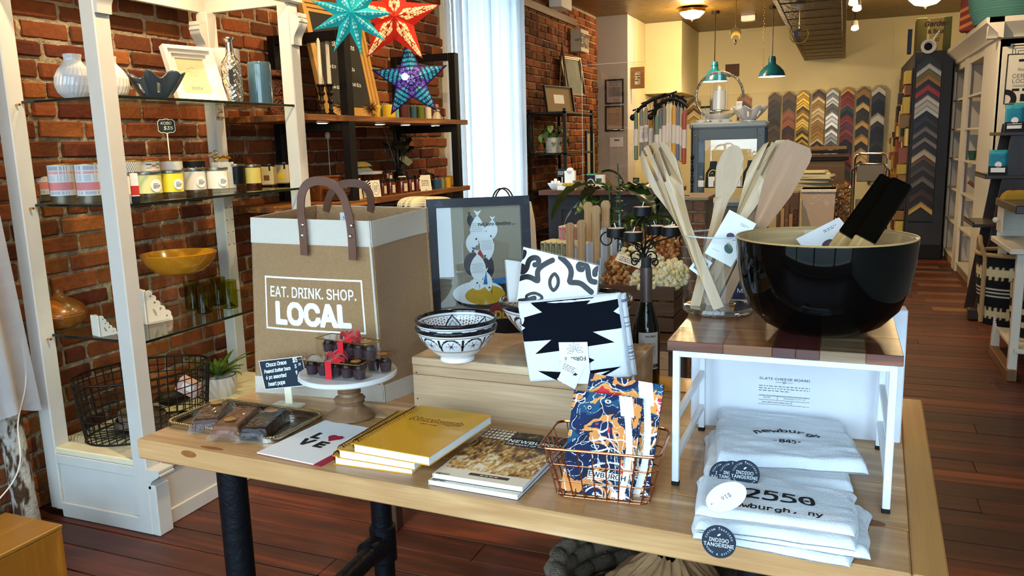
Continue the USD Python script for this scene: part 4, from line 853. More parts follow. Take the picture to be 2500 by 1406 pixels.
def choc_box(name_, label, o, a, ribbon=True, L=.150, D=.048, Hh=.036):
    t = thing('chocolate_box', label, 'chocolate box', o, a)
    part(t, 'box', box(-L / 2, L / 2, -D / 2, D / 2, 0, Hh), CLBOX, False)
    part(t, 'lid_rim', [rod((-L / 2, s * D / 2, Hh), (L / 2, s * D / 2, Hh), .0011, 6) for s in (-1, 1)] + [rod((s * L / 2, -D / 2, Hh), (s * L / 2, D / 2, Hh), .0011, 6) for s in (-1, 1)], GOLDL)
    for k in range(5):
        x = -L / 2 + L * (k + .5) / 5; gg, U, V = grid(lambda u, v: (u, v, 0 * u), 48, 4, cu=True); rr = (.0105 + .0028 * V) * (1 + .05 * np.cos(U * 2 * PI * 20)); gg.v = np.stack([rr * np.cos(2 * PI * U), rr * np.sin(2 * PI * U), .001 + V * .02], 1)
        part(t, 'paper_cup', gg.t(x, 0, 0), CUP, True); part(t, 'bonbon', lathe([(0, .001), (.0105, .002), (.0125, .02), (.010, .028), (.004, .0305), (0, .0305)], 20).t(x, 0, 0), CHOCD)
    part(t, 'sticker', prism(Point(L / 2 - .022, 0).buffer(.011), .0006, Hh + .0012), STICK)
    if ribbon:
        w = .008; rbn = part(t, 'ribbon', [box(-w, w, -D / 2 - .0012, -D / 2 - .0004, 0, Hh + .0015), box(-w, w, D / 2 + .0004, D / 2 + .0012, 0, Hh + .0015), box(-w, w, -D / 2 - .0012, D / 2 + .0012, Hh + .0004, Hh + .0018)], RIBBON, False)
        for k in range(4):
            az = [2.6, .4, 3.5, -.5][k]; LL = [.026, .028, .018, .030][k]
            def bow(u, v, az=az, LL=LL, k=k):
                s = np.sin(PI * u); ww = .006 + .009 * s; rr = LL * u; zz = Hh + .002 + (.014 if k < 3 else .006) * s * (1 if k < 3 else .6) + .002 * np.sin(9 * u + k); q = (v - .5) * 2 * ww; return rr * np.cos(az) - q * np.sin(az), rr * np.sin(az) + q * np.cos(az), zz + .003 * np.cos(6 * v + k)
            part(rbn, 'bow_loop', shell(grid(bow, 14, 6)[0], .001), RIBBON, True)
        part(rbn, 'bow_knot', sph((0, 0, Hh + .006), .0075, 10, 8, (1, 1, .8)), RIBBON)
    return t
bz = PZ + .0005; q0 = onz(846, 892, bz)
choc_box('a', 'ribboned clear box of chocolates at the front of the marble stand', [c[0] + .0, c[1] - .045, bz], TA + .02)
choc_box('b', 'clear box of chocolates at the back right of the marble stand', [c[0] + .022, c[1] + .022, bz], TA + .05, False)
choc_box('c', 'ribboned clear box of chocolates on top of the other two boxes', [c[0] + .015, c[1] - .012, bz + .0375], TA - .16)
# greeting card LOVE
o, a, w, h = flat((627, 1109), (762, 1137), (745, 1026), TZ); w = .142; h = .20
gc = thing('greeting_card', 'white greeting card spelling LOVE with a red heart over a crimson envelope', 'card', o, a)
CRIM = mat('crimson_paper', '#a5213a', .6)
part(gc, 'envelope', box(.004, w + .016, .002, h + .004, 0.0005, .0018), CRIM, False); part(gc, 'card', cbox(0, w, 0, h, .0019, .0042, .0004), PAPER);
heart = UU([Point(-.0075, .005).buffer(.0095), Point(.0075, .005).buffer(.0095), Polygon([(-.0165, .002), (.0165, .002), (0, -.018)])])
for s, x, y in (('L', -.018, .118), ('V', -.018, .082), ('E', .020, .082)): part(gc, 'lettering', prism(AT(text(s, .026, 4, wide=1.1), w / 2 + x, y), .0003, .0048), INK, False)
part(gc, 'heart', prism(AT(heart, w / 2 + .021, .120), .0004, .0048), CRIM, False)
# yellow spiral notebooks
YEL = mat('mustard_cover', '#d39a10', .35, coat=.3); PAGES = mat('page_block', '#e9edf0', .7, bump=(300, .3), stretch=(.05, .05, 8))
def notebook(label, o, a, w, h, th=.017, text_=False):
    t = thing('notebook', label, 'notebook', o, a)
    part(t, 'pages', box(.006, w - .002, .002, h - .002, .0014, th - .0014), PAGES, False); part(t, 'cover', cbox(0, w, 0, h, th - .0014, th, .0004), YEL); part(t, 'back_cover', cbox(0, w, 0, h, 0, .0014, .0004), YEL)
    co = [np.array([.002 + .010 * cos(q), .012 + (h - .024) * k, th / 2 + .012 * sin(q)]) for k, q in zip(LS(0, 1, 30 * 12), LS(0, 30 * 2 * PI, 30 * 12))]
    part(t, 'spiral', tube(co, .0009, 5), mat('bronze_wire', '#6b4a1e', .3, 1))
    if text_:
        s = text('Newburgh', .017, 1, shear=.25); part(t, 'lettering', prism(AT(s.buffer(.0016).difference(s.buffer(.0004)), w * .5, h * .68), .0003, th), mat('brown_print', '#5c3a08', .5), False)
        part(t, 'lettering', prism(AT(text('NEW YORK', .004, 0, wide=1.3), w * .47, h * .60), .0003, th), mat('brown_print', '#5c3a08', .5), False)
    return t
o, a, w, h = flat((812, 1133), (996, 1158), (940, 1010), TZ); wn_, hn_ = .168, .232
notebook('mustard spiral notebook, lowest of the stack of three', [o[0], o[1], TZ], a, wn_, hn_)
o2, a2, _, _ = flat((822, 1118), (1012, 1147), (948, 1000), TZ + .0172); notebook('mustard spiral notebook, middle of the stack of three', [o2[0], o2[1], TZ + .0173], a2 - .015, wn_, hn_)
o3, a3, _, _ = flat((858, 1104), (1040, 1140), (1005, 998), TZ + .0346); notebook('mustard spiral notebook on top, its cover lettered Newburgh', [o3[0], o3[1], TZ + .0347], a3 + .03, wn_, hn_, text_=True)
# two local history books
def sepia_cover(w, h, n=130, m=180):
    g, U, V = grid(lambda u, v: (w * u, h * v, 0 * u), n, m); P = np.stack([U * 1.0, V * 1.4, 0 * U], 1)
    a = meshkit.fbm(P * [26, 16, 1] + meshkit.fbm(P * 9, 3, 2)[:, None] * 2, 4, 8); b = meshkit.fbm(P * 5, 3, 4); d = meshkit.fbm(P * [60, 14, 1], 3, 5)
    t = a * .75 + b * .3 + (d - .5) * .25 - .32 * np.clip((V - .35) / .6, 0, 1) + .05; t = np.where(V < .14, .74 + .05 * b, t); blk = (U < .35) & (V > .8) & (np.floor(U * 60) % 3 != 0) & (np.floor(V * 50) % 3 != 0); t = np.where(blk, .68, t)
    pal = np.array([lin(x) for x in ('#1d130c', '#3b2614', '#6b4623', '#a27338', '#c79a55', '#d9b67c', '#e6d9c0')]); k = np.clip((t - .16) / .58 * 7, 0, 6.99).astype(int); g.c = pal[k]; return g
def book(label, o, a, w, h, th):
    t = thing('book', label, 'book', o, a); part(t, 'pages', box(0.001, w - .001, .001, h - .001, .0005, th - .0006), PAGES, False); part(t, 'back_cover', cbox(0, w, 0, h, 0, .0006, .0002), INK); part(t, 'spine', cbox(-.0008, .0004, 0, h, 0, th - .0002, .0002), CREAM)
    cv = part(t, 'cover', shell(sepia_cover(w, h).t(0, 0, th), .0006), vcol('sepia_print', .4), False)
    part(t, 'title_band', prism(sbox(w * .36, h * .70, w * 1.0, h * .87), .0003, th), INK, False); part(t, 'lettering', prism(AT(text('NEWBURGH', .0125, 1, wide=1.05), w * .68, h * .80), .0002, th + .0003), CHALK, False)
    part(t, 'lettering', prism(AT(text('THE HEART OF THE CITY', .0062, 0), w * .68, h * .735), .0002, th + .0003), CHALK, False); part(t, 'author_band', prism(sbox(w * .36, h * .065, w * .80, h * .105), .0003, th), mat('brown_band', '#3a2416', .5), False)
    part(t, 'author', prism(AT(lines_of_text(1, w * .3, .006, 3), w * .58, h * .085), .0002, th + .0003), CREAM, False); part(t, 'scribble', prism(AT(text('signed', .006, 0, shear=.3), w * .1, h * .02), .0002, th + .0002), INK, False); return t
o, a, w, h = flat((1047, 1184), (1254, 1218), (1200, 1085), TZ); wb_, hb_ = .170, .235
book('local history paperback about Newburgh, lower of the two', [o[0], o[1], TZ], a - .02, wb_, hb_, .0095)
o, a, w, h = flat((1057, 1168), (1254, 1200), (1200, 1060), TZ + .0097); book('local history paperback with a sepia street crowd cover, upper of the two', [o[0], o[1], TZ + .0098], a + .01, wb_, hb_, .0095)
# copper basket with map notebooks
COP = mat('copper_wire', '#c07a55', .22, 1)
f0, f1, k0 = onz(1357, 1212, TZ), onz(1583, 1236, TZ), .0
bo_ = (f0 + f1) / 2; ax = math.atan2(*(f1 - f0)[:2][::-1]); bwid, bdep, bhgt, fl_ = float(np.linalg.norm(f1 - f0)) * 1.0, .09, .092, .022
bk = thing('copper_basket', 'small copper wire basket holding map print notebooks', 'basket', (bo_[0], bo_[1], TZ), ax)
def ringpts(e, z, r=.018): return [(x, y, z) for x, y in np.array(sbox(-bwid / 2 - e + r, -e + r, bwid / 2 + e - r, bdep + e - r).buffer(r, 5).exterior.coords)[:-1]]
part(bk, 'rim', tube(ringpts(fl_, bhgt), .0024, 8, True), COP)
for k in range(3): part(bk, 'wire_ring', tube(ringpts(fl_ * k / 3, bhgt * k / 3 + .002), .0012, 6, True), COP)
vw = []
for x in LS(-bwid / 2 + .012, bwid / 2 - .012, 8): s = 1 + 2 * fl_ / bwid; vw += [[(x * s, -fl_, bhgt), (x, 0, .002), (x, bdep, .002), (x * s, bdep + fl_, bhgt)]]
for y in LS(.01, bdep - .01, 4): vw += [[(-bwid / 2 - fl_, y, bhgt), (-bwid / 2, y, .002), (bwid / 2, y, .002), (bwid / 2 + fl_, y, bhgt)]]
for q in vw: part(bk, 'wire', cat_([rod(q[i], q[i + 1], .0012, 6) for i in range(3)]), COP)
MAPP = vcol('map_print', .5, spec=.1)
def map_print(w, h, seed, n=150, m=210):
    g, U, V = grid(lambda u, v: (w * u, h * v, 0 * u), n, m); P = np.stack([U * w * 10, V * h * 10, 0 * U + seed], 1); q = P + (meshkit.fbm(P * 1.6, 3, seed)[:, None] - .5) * 1.1
    a = meshkit.fbm(q * 2.0, 4, seed + 1); pal = [lin(x) for x in ('#c92c38', '#dd9244', '#1c4a68', '#15244a', '#14203f', '#d98c46', '#15244a', '#c92c38')]; k = np.clip((a - .22) / .56 * 8, 0, 7.99).astype(int); C = np.array(pal)[k]
    white = lin('#f0ece2'); river = np.abs(U - .80 - .10 * np.sin(V * 3.2 + .4)) < .045 + .05 * (V > .8); C[river] = white
    b = meshkit.fbm(q * 2.2, 2, seed + 7); C[(np.abs(b - .5) < .005)] = white; b2 = meshkit.fbm(q * 5.5, 2, seed + 9); C[(np.abs(b2 - .5) < .006) & ~river] = white
    gr = (a < .52) & (a > .40); rx, ry = q[:, 0] * .94 + q[:, 1] * .3, q[:, 1] * .94 - q[:, 0] * .3; st = ((rx * 6) % 1 < .12) | ((ry * 5) % 1 < .12); C[st & (U > .35) & (V < .62) & ~river] = white; g.c = C; return g
def map_book(label, o, M, w, h, th, seed, lab):
    t = thing('map_notebook', label, 'notebook', o, M=M); part(t, 'pages', box(.0006, w - .001, .001, h - .001, .0006, th - .0008), PAGES, False); part(t, 'cover', shell(map_print(w, h, seed).t(0, 0, th), .0008), MAPP, False); part(t, 'back_cover', box(0, w, 0, h, 0, .0006), mat('navy_cover', '#1a2a4c', .5), False)
    if lab: part(t, 'title_label', box(w * .36, w * .82, h * .17, h * .235, th, th + .0004), PAPER, False); part(t, 'lettering', prism(AT(text('NEWBURGH', .0075, 1, wide=1.2), w * .59, h * .203), .0002, th + .0005), INK, False); part(t, 'corner_label', box(w * .72, w * .92, h * .01, h * .06, th, th + .0004), PAPER, False)
bx_ = np.array([cos(ax), sin(ax), 0]); by_ = np.array([-sin(ax), cos(ax), 0]); base = np.array([bo_[0], bo_[1], TZ + .004])
map_book('map print notebook with a white Newburgh label in front in the copper basket', base - bx_ * (bwid / 2 - .006) + by_ * .020, lean(0, -by_, .40) @ np.array([[cos(-.06), -sin(-.06), 0], [sin(-.06), cos(-.06), 0], [0, 0, 1]]), .118, .168, .010, 3, True)
map_book('map print notebook standing behind the labelled one in the copper basket', base - bx_ * (bwid / 2 - .020) + by_ * .044, lean(0, -by_, .34) @ np.array([[cos(-.10), -sin(-.10), 0], [sin(-.10), cos(-.10), 0], [0, 0, 1]]), .128, .192, .010, 12, False)
# long pine riser box
RZ_ = .945
ra = TA + .012; ro = onz(1012, 1003, TZ); rl_ = .475
PB_ = [wood(f'riser_{i}', a, b, 'x', 7, .6, 0, 1.6, .15, c) for i, (a, b, c) in enumerate([('#d8c0a0', '#c2a480', '#a68560'), ('#d0b594', '#ba9a74', '#9c7a56')])]
rb = thing('riser_box', 'long unpainted pine riser box standing on the table', 'box', (ro[0], ro[1], TZ), ra); hh = RZ_ - TZ
part(rb, 'front_board', cbox(0, rl_, 0, .018, 0, hh * .68, .0015), PB_[0]); part(rb, 'front_board', cbox(0, rl_, 0, .018, hh * .68 + .0008, hh - .0185, .0015), PB_[1]); part(rb, 'top_board', cbox(-.001, rl_ + .001, -.001, .262, hh - .018, hh, .002), PB_[0])
for x in (0, rl_ - .018): part(rb, 'end_board', cbox(x, x + .018, .0185, .26, 0, hh - .0185, .001), PB_[1])
part(rb, 'nail', [rod((x, -.0012, z), (x, .001, z), .0016, 6) for x in (.01, rl_ - .01) for z in (.03, .09)], INK, kind='stuff')
# Moroccan bowls
GLZ = vcol('painted_glaze', .12, coat=.6)
def moor(r, h, inner_pat=True, n=300, m=150):
    prof = np.array([(0, 0), (.40, 0), (.43, .02), (.41, .10), (.40, .13), (.55, .24), (.75, .45), (.90, .68), (.985, .90), (1.0, .955), (.995, .985), (.97, 1.0), (.94, .985), (.93, .95), (.85, .70), (.69, .47), (.48, .28), (.25, .19), (0, .175)]); sx = LS(0, 1, len(prof))
    d = np.r_[0, np.cumsum(np.hypot(*np.diff(prof, axis=0).T))]; d /= d[-1]
    g, U, V = grid(lambda u, v: (u, v, 0 * u), n, m, cu=True); rr = np.interp(V, d, prof[:, 0]) * r; zz = np.interp(V, d, prof[:, 1]) * h; a = 2 * PI * U; g.v = np.stack([rr * np.cos(a), rr * np.sin(a), zz], 1)
    W, K = lin('#e6e5e2'), lin('#12131a'); C = np.tile(W, (len(U), 1)); z1 = zz / h; di = d[11]; out = V < di; q = lambda c: C.__setitem__(c, K)
    q(out & (z1 > .885)); q((~out) & (z1 > .90)); q(out & (np.abs(z1 - .835) < .012)); q(out & (np.abs(z1 - .42) < .008)); q(out & (np.abs(z1 - .385) < .008))
    p = (U * 10) % 1; ph = .44 + .36 * np.sqrt(np.clip(1 - ((p - .5) / .47) ** 2, 0, 1)); q(out & (z1 > .44) & (z1 < .82) & (np.abs(z1 - ph) < .028)); q(out & (z1 > .44) & (z1 < .80) & ((p < .045) | (p > .955)))
    for k in range(6):
        an = k * PI / 3; X = (p - .5) * .55; Z = z1 - .60; al = X * cos(an) + Z * sin(an); pe = -X * sin(an) + Z * cos(an); q(out & (al > 0) & (al < .085) & (np.abs(pe) < .010)); q(out & ((al - .115) ** 2 + pe ** 2 < .014 ** 2))
    C[out & (z1 > .44) & (z1 < ph - .03)] = np.where((C[out & (z1 > .44) & (z1 < ph - .03)] == K).all(1)[:, None], K, lin('#d5d8dc'))
    inn = ~out & (z1 < .90)
    p6 = (U * 6) % 1; tri = .28 + .55 * np.abs(p6 - .5) * 2; q(inn & (np.abs(z1 - tri) < .03)); q(inn & (np.abs(z1 - .84) < .012))
    du, dz = (U * 66) % 1 - .5, (z1 * 15 + np.floor(U * 66) * .5) % 1 - .5; q(inn & (z1 > tri + .07) & (z1 < .81) & (du ** 2 * 1.4 + dz ** 2 < .085)); q(inn & (np.abs(z1 - (tri - .13)) < .012)); q(inn & (z1 < tri - .2) & (np.abs(((U * 36) % 1) - .5) < .09) & (z1 > .3))
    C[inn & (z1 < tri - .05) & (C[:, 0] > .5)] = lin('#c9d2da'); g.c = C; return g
c, r = stand(1118, 889, RZ_, 44); Rb = pxm(100, c); hb2 = .078
mb = thing('moroccan_bowl', 'black and white hand painted bowl at the bottom of the front stack', 'bowl', c, .3); part(mb, 'bowl', moor(Rb, hb2), GLZ, True)
copy(mb, 'black and white hand painted bowl nested on top in the front stack', [c[0], c[1], RZ_ + .0165], 1.1)
c2 = np.array([ony(1384, 862, 1.655)[0], 1.655, RZ_]); Rc = .148
mb2 = thing('serving_bowl', 'large black and white painted serving bowl behind the tea towels', 'bowl', c2, .2); part(mb2, 'bowl', moor(Rc, .118), GLZ, True)
# tile print packet in the big bowl
P0, P1, P2 = ony(1262, 735, 1.575), ony(1455, 745, 1.575), ony(1275, 603, 1.60)
x_ = (P1 - P0); tw_ = float(np.linalg.norm(x_)); M0 = frameM(P0, [1, 0, -.02], P2 - P0)
tp = thing('tile_pack', 'pack of white tiles with black scrolls wrapped in clear film standing in the big bowl', 'tile'); hl, hr = .118, .085
th_ = .009; outl = Polygon([(0, 0), (tw_, 0), (tw_, hr), (.006, hl)])
part(tp, 'tile', M0(prism(outl, th_, -th_)), mat('tile_white', '#dedbd6', .25, coat=.4))
def swirl(cx, cy, s, fx=1): return [(cx + fx * s * math.exp(-.22 * t) * cos(t), cy + s * math.exp(-.22 * t) * sin(t)) for t in LS(0, 5.6, 24)]
K = 1.45; sc = lambda L: LineString([(x * tw_, y * tw_) for x, y in L])
curv = [[(0, .27), (.08, .30), (.18, .29), (.25, .265), (.24, .35), (.30, .45), (.42, .52)], [(.52, .56), (.60, .50), (.66, .42), (.66, .32), (.655, .28), (.75, .27), (.86, .22), (.93, .17)], [(0, .36), (.06, .365), (.10, .42), (.12, .50), (.18, .54), (.24, .52), (.24, .47), (.20, .455)], [(.97, .29), (.92, .30), (.88, .38), (.86, .46), (.80, .50), (.75, .47), (.77, .43), (.80, .43)], [(0, .52), (.04, .56), (.05, .60)], [(.99, .45), (.96, .42), (.96, .38)], [(0, .40), (.04, .43)], [(.04, .0), (.14, .02), (.22, .05)]]
leafp = lambda cx, cy, w, h: Polygon([(cx + w * sin(t) * abs(sin(t)) ** .3 * (1 if True else 1), cy + h * -cos(t)) for t in LS(0, 2 * PI, 40)])
shp = [sc(spl([(x, y, 0) for x, y in L], 24)[:, :2]).buffer(tw_ * .033) if len(L) > 2 else sc(L).buffer(tw_ * .033) for L in curv]
lf = leafp(.46 * tw_, .26 * tw_, .075 * tw_, .12 * tw_); shp.append(lf.difference(lf.buffer(-.042 * tw_))); lf2 = leafp(.22 * tw_, .06 * tw_, .12 * tw_, .07 * tw_); shp.append(lf2.difference(lf2.buffer(-.036 * tw_)))
part(tp, 'scroll_print', M0(prism(UU(shp).intersection(outl.buffer(-.0005)), .0004)), mat('tile_black', '#131316', .5, spec=.1), False)
part(tp, 'film', M0(prism(outl.buffer(.003), th_ + .003, -th_ - .001)), FILM, False)
M1 = frameM(P0 + np.array([-.03, .028, -.01]), [.8, .6, 0], P2 - P0 + np.array([0, .01, 0])); part(thing('tile_pack', 'second pack of tiles seen edge on at the left in the big bowl', 'tile'), 'tile', M1(prism(Polygon([(0, 0), (.05, 0), (.05, .085), (0, .095)]), .012, -.012)), mat('tile_white', '#dedbd6', .25, coat=.4)); part('/World/tile_pack_001', 'film', M1(prism(Polygon([(-.003, 0), (.053, 0), (.053, .09), (-.003, .1)]), .016, -.014)), FILM, False)
# folded tea towels hung over the bowl, aztec print in front
TOWELW = mat('towel_white', '#e2e6ea', .85, bump=(600, .25), sheen=.2); NAVY = mat('towel_navy', '#0b0e17', .9, bump=(600, .25), spec=.1)
yF = 1.478; q00, q10, q11, q01 = (ony(x, y, yF) for x, y in ((1292, 934), (1541, 922), (1522, 716), (1262, 738)))
W_ = float(np.linalg.norm(q10 - q00)); Hh_ = float(np.linalg.norm(q01 - q00)); FT = frameM(q00, q10 - q00, q01 - q00)
def tow(x, y): # fractions of the front face
    return (x * W_, y * Hh_)
aw = thing('tea_towel', 'folded white tea towel with a bold navy aztec pattern, front of the hanging bundle', 'tea towel')
cl = lambda pts: [tow(*p) for p in pts]
sk = .035                          # the bundle's left edge leans
face = Polygon([tow(0, 0), tow(1.0, 0), tow(1.0, 1.0), tow(0, 1.0)])
g, H2 = padgrid(W_, Hh_, .012, .010, 40, 40, .0022, 6, 16); part(aw, 'cloth', FT(g.t(0, 0, -.006)), TOWELW, True)
def lay(poly, z=.0006):
    gg = prism(shapely.segmentize(poly.intersection(sbox(.004, .003, W_ - .004, Hh_ - .003)), .008), .0003); x, y = gg.v[:, 0], gg.v[:, 1]; return FT(G(np.c_[x, y, H2(np.clip(x, 0, W_), np.clip(y, 0, Hh_)) - .006 + z + gg.v[:, 2]], gg.f))
navy = [Polygon(cl([(.0, .80), (.25, .86), (.13, 1.0), (.78, 1.0), (.69, .91), (1.0, .94), (1.0, .86), (.93, .80), (1.0, .74), (1.0, .60), (.71, .58), (.90, .44), (.36, .38), (.12, .36), (.30, .52), (.02, .52), (.0, .64), (.06, .69), (.0, .74)])), Polygon(cl([(.35, .245), (.52, .355), (.69, .245), (.52, .13)])), Polygon(cl([(.12, .15), (.36, .12), (.50, .065), (.62, .12), (.93, .15), (.74, .035), (.30, .015)]))]
for k in navy: part(aw, 'aztec_print', lay(k.buffer(0)), NAVY, False)
tg_ = thing('paper_tag', 'white paper swing tag with upside down lettering on the aztec tea towel', 'tag')
tagp = AR(sbox(-.030, -.05, .030, .035), -3); part(tg_, 'tag', FT(prism(AT(tagp, *tow(.50, .27)), .0006, .0085)), PAPER); part(tg_, 'lettering', FT(prism(AT(AR(text('FORSIDE', .0075, 1), 180), *tow(.51, .275)), .0002, .0092)), INK, False)
part(tg_, 'leaf_print', FT(prism(AT(UU([AR(AS(Point(0, .010).buffer(.007), .3, 1), k * 34 - 100, origin=(0, 0)) for k in range(7)]).boundary.buffer(.0003), *tow(.52, .37)), .0002, .0092)), GREYINK, False)
tg2 = thing('paper_tag', 'smaller white paper tag hanging askew below the first on the aztec tea towel', 'tag'); part(tg2, 'tag', FT(prism(AT(AR(sbox(-.02, -.036, .02, .02), -32), *tow(.455, .16)), .0006, .0096)), PAPER); part(tg2, 'print', FT(prism(AT(AR(lines_of_text(4, .028, .0035, 5), -28), *tow(.44, .165)), .0002, .0103)), GREYINK, False)
part(tg2, 'bird_mark', FT(prism(AT(Polygon([(-.006, 0), (-.002, .002), (.001, .0045), (.002, .002), (.006, .001), (.001, -.002)]), *tow(.49, .085)), .0002, .0103)), INK, False)
def striped(w, h, th, axis, cols, n, seed):
    g, H3 = padgrid(w, h, th, .008, 90, 90, .002, seed, 14); t = (g.v[:, axis] / (w if axis == 0 else h)); k = np.zeros(len(t), int)
    for a, b in n: k[(t > a) & (t < b)] = 1
    g.c = np.array([lin(c) for c in cols])[k]; return g
TSTR = vcol('striped_cloth', .85, bump=(600, .25))
tt = thing('tea_towel', 'grey striped tea towel showing at the right edge behind the aztec one', 'tea towel'); part(tt, 'cloth', FT(striped(W_ * .98, Hh_ * .98, .010, 1, ('#d4d6da', '#6f7684'), [(.20, .215), (.24, .25), (.28, .30), (.33, .34), (.36, .372), (.60, .612), (.64, .652), (.68, .69), (.71, .72), (.9, .93)], 3).t(.012, .0, -.018)), TSTR, True)
t3_ = thing('tea_towel', 'mustard tea towel showing only its lower hem in the hanging bundle', 'tea towel'); part(t3_, 'cloth', FT(padgrid(W_ * .92, Hh_ * .9, .008, .006, 30, 30, .002, 8, 16)[0].t(.010, -.010, -.028)), mat('mustard_cloth', '#c9951d', .85, bump=(600, .25)), True)
t4_ = thing('tea_towel', 'black and white ticking tea towel, rearmost hem of the hanging bundle', 'tea towel'); part(t4_, 'cloth', FT(striped(W_ * .96, Hh_ * .9, .010, 0, ('#d9dadc', '#23242c'), [(x / 26, x / 26 + .018) for x in range(26)], 5).t(.004, -.020, -.040)), TSTR, True)
# framed fish print
zf = 1.262; A_, B_ = onz(1040, 487, zf), onz(1289, 477, zf); fx = (B_ - A_); fw_ = float(np.linalg.norm(fx)); fx /= fw_; fn_ = np.array([fx[1], -fx[0], 0])
til = .07; fy = np.array([0, 0, 1.0]) * cos(til) - fn_ * sin(til); fh_ = (zf - TZ) / cos(til); FO = A_ - fy * fh_
ff = thing('framed_print', 'framed poster of stacked white fish lettered nel loro destino leaning on the table', 'framed print'); FF = frameM(FO, fx, fy)
bt = .024; part(ff, 'frame', FF(prism(sbox(0, 0, fw_, fh_).difference(sbox(bt, bt, fw_ - bt, fh_ - bt)), .020, -.004)), wood('frame_navy', '#34363f', '#22242c', 'x', 40, .5, .1, 1, .3))
part(ff, 'backing', FF(prism(sbox(.004, .004, fw_ - .004, fh_ - .004), .003, -.004)), INK)
pw, ph = fw_ - 2 * bt, fh_ - 2 * bt; px_ = lambda zx, zy: (bt + (zx - 205) / 955 * pw, fh_ - bt - (zy - 205) / 955 * pw * 1.02)
fp = part(ff, 'poster', FF(prism(sbox(bt - .004, bt - .004, fw_ - bt + .004, fh_ - bt + .004), .0008, -.0008)), mat('poster_tan', '#8f8472', .6))
def fish(cx, cy, L, Wd, rot, tail=1):
    b = [(Wd * sin(PI * t) ** .8 * (1 if s else -1), L * (.5 - t)) for s in (1, 0) for t in (LS(0, 1, 20) if s else LS(1, 0, 20))]; p = Polygon(b).buffer(0)
    if tail: p = p.union(Polygon([(0, L * .46), (-Wd * .55, L * .68), (0, L * .62), (Wd * .55, L * .68)]))
    k = pw / 955; return AT(AS(AR(p, rot, origin=(0, 0)), k, k, origin=(0, 0)), *px_(cx, cy))
FISHC = {k: mat('print_' + k, v, .55) for k, v in dict(pale='#e6eaee', navy='#2f3440', grey='#4a4c55', blue='#1f6fa8', red='#a3303c', gold='#c59a24', tan='#b79a66', crimson='#7c1f2b', black='#17181c', cream='#c9b593').items()}
layers = [('grey', AS(Point(*px_(590, 840)).buffer(130 * pw / 955), .75, 1)), ('navy', AS(Point(*px_(770, 880)).buffer(130 * pw / 955), .5, 1)), ('navy', fish(590, 360, 150, 40, 8)),
          ('black', AS(Point(*px_(760, 1180)).buffer(330 * pw / 955), 1.25, .52)), ('blue', AS(Point(*px_(940, 1040)).buffer(100 * pw / 955), 1.6, .35)), ('crimson', AS(Point(*px_(930, 1360)).buffer(120 * pw / 955), 1.4, .75)), ('pale', AS(Point(*px_(640, 1160)).buffer(290 * pw / 955), 1, .46)), ('gold', AS(Point(*px_(720, 1190)).buffer(220 * pw / 955), 1.05, .5)),
          ('pale', fish(660, 470, 340, 80, -3)), ('pale', fish(830, 470, 230, 62, -4)), ('pale', fish(585, 600, 230, 60, -6)), ('pale', fish(765, 640, 330, 82, 5)), ('pale', fish(650, 890, 330, 90, 0)), ('pale', fish(640, 1060, 190, 70, 75, 0)), ('pale', fish(755, 1040, 230, 52, 6)),
          ('red', Polygon([px_(650, 725), px_(680, 675), px_(720, 780)])), ('blue', Polygon([px_(700, 1070), px_(742, 925), px_(752, 1072)])), ('blue', Polygon([px_(585, 650), px_(625, 655), px_(612, 690)]))]
inr = sbox(bt, bt, fw_ - bt, fh_ - bt)
for i, (k, p) in enumerate(layers): part(fp, 'print_shape', FF(prism(p.buffer(0).intersection(inr), .00012, .00012 * i)), FISHC[k], False)
eyes = [(645, 562), (813, 538), (598, 692), (738, 752), (633, 1048), (770, 1110)]
part(fp, 'fish_eye', FF(prism(UU([Point(*px_(x, y)).buffer(10 * pw / 955) for x, y in eyes] + [LineString([px_(x + 24, y + 18), px_(x + 26, y + 65)]).buffer(.0005) for x, y in eyes]), .0003, .0022)), FISHC['black'], False)
scl = UU([AT(Point(0, 0).buffer(11 * pw / 955).exterior.intersection(sbox(-1, 0, 1, 1)), *px_(cx + dx * 26 + (dy % 2) * 13, cy + dy * 22)).buffer(.0003) for cx, cy in ((650, 440), (755, 640), (640, 890)) for dx in range(-2, 3) for dy in range(-2, 3)]); part(fp, 'fish_scale', FF(prism(scl, .0002, .0022)), GREYINK, False, kind='stuff')
part(fp, 'lettering', FF(prism(AT(text('nel loro destino ...', .0085, 2, wide=1.05), *px_(885, 400)), .0003, .0024)), FISHC['black'], False)
part(fp, 'lettering', FF(prism(AT(text('DOL', .020, 3), *px_(940, 1420)), .0003, .0024)), FISHC['gold'], False)
part(fp, 'print_band', FF(prism(sbox(bt, bt, fw_ - bt, px_(0, 1470)[1]), .0003, .0022)), FISHC['black'], False); part(fp, 'print_band', FF(prism(sbox(bt, bt, fw_ - bt, px_(0, 1640)[1]), .0002, .0026)), FISHC['cream'], False)
part(ff, 'glass', FF(prism(inr.buffer(.003), .0015, .005)), GLASS, False)
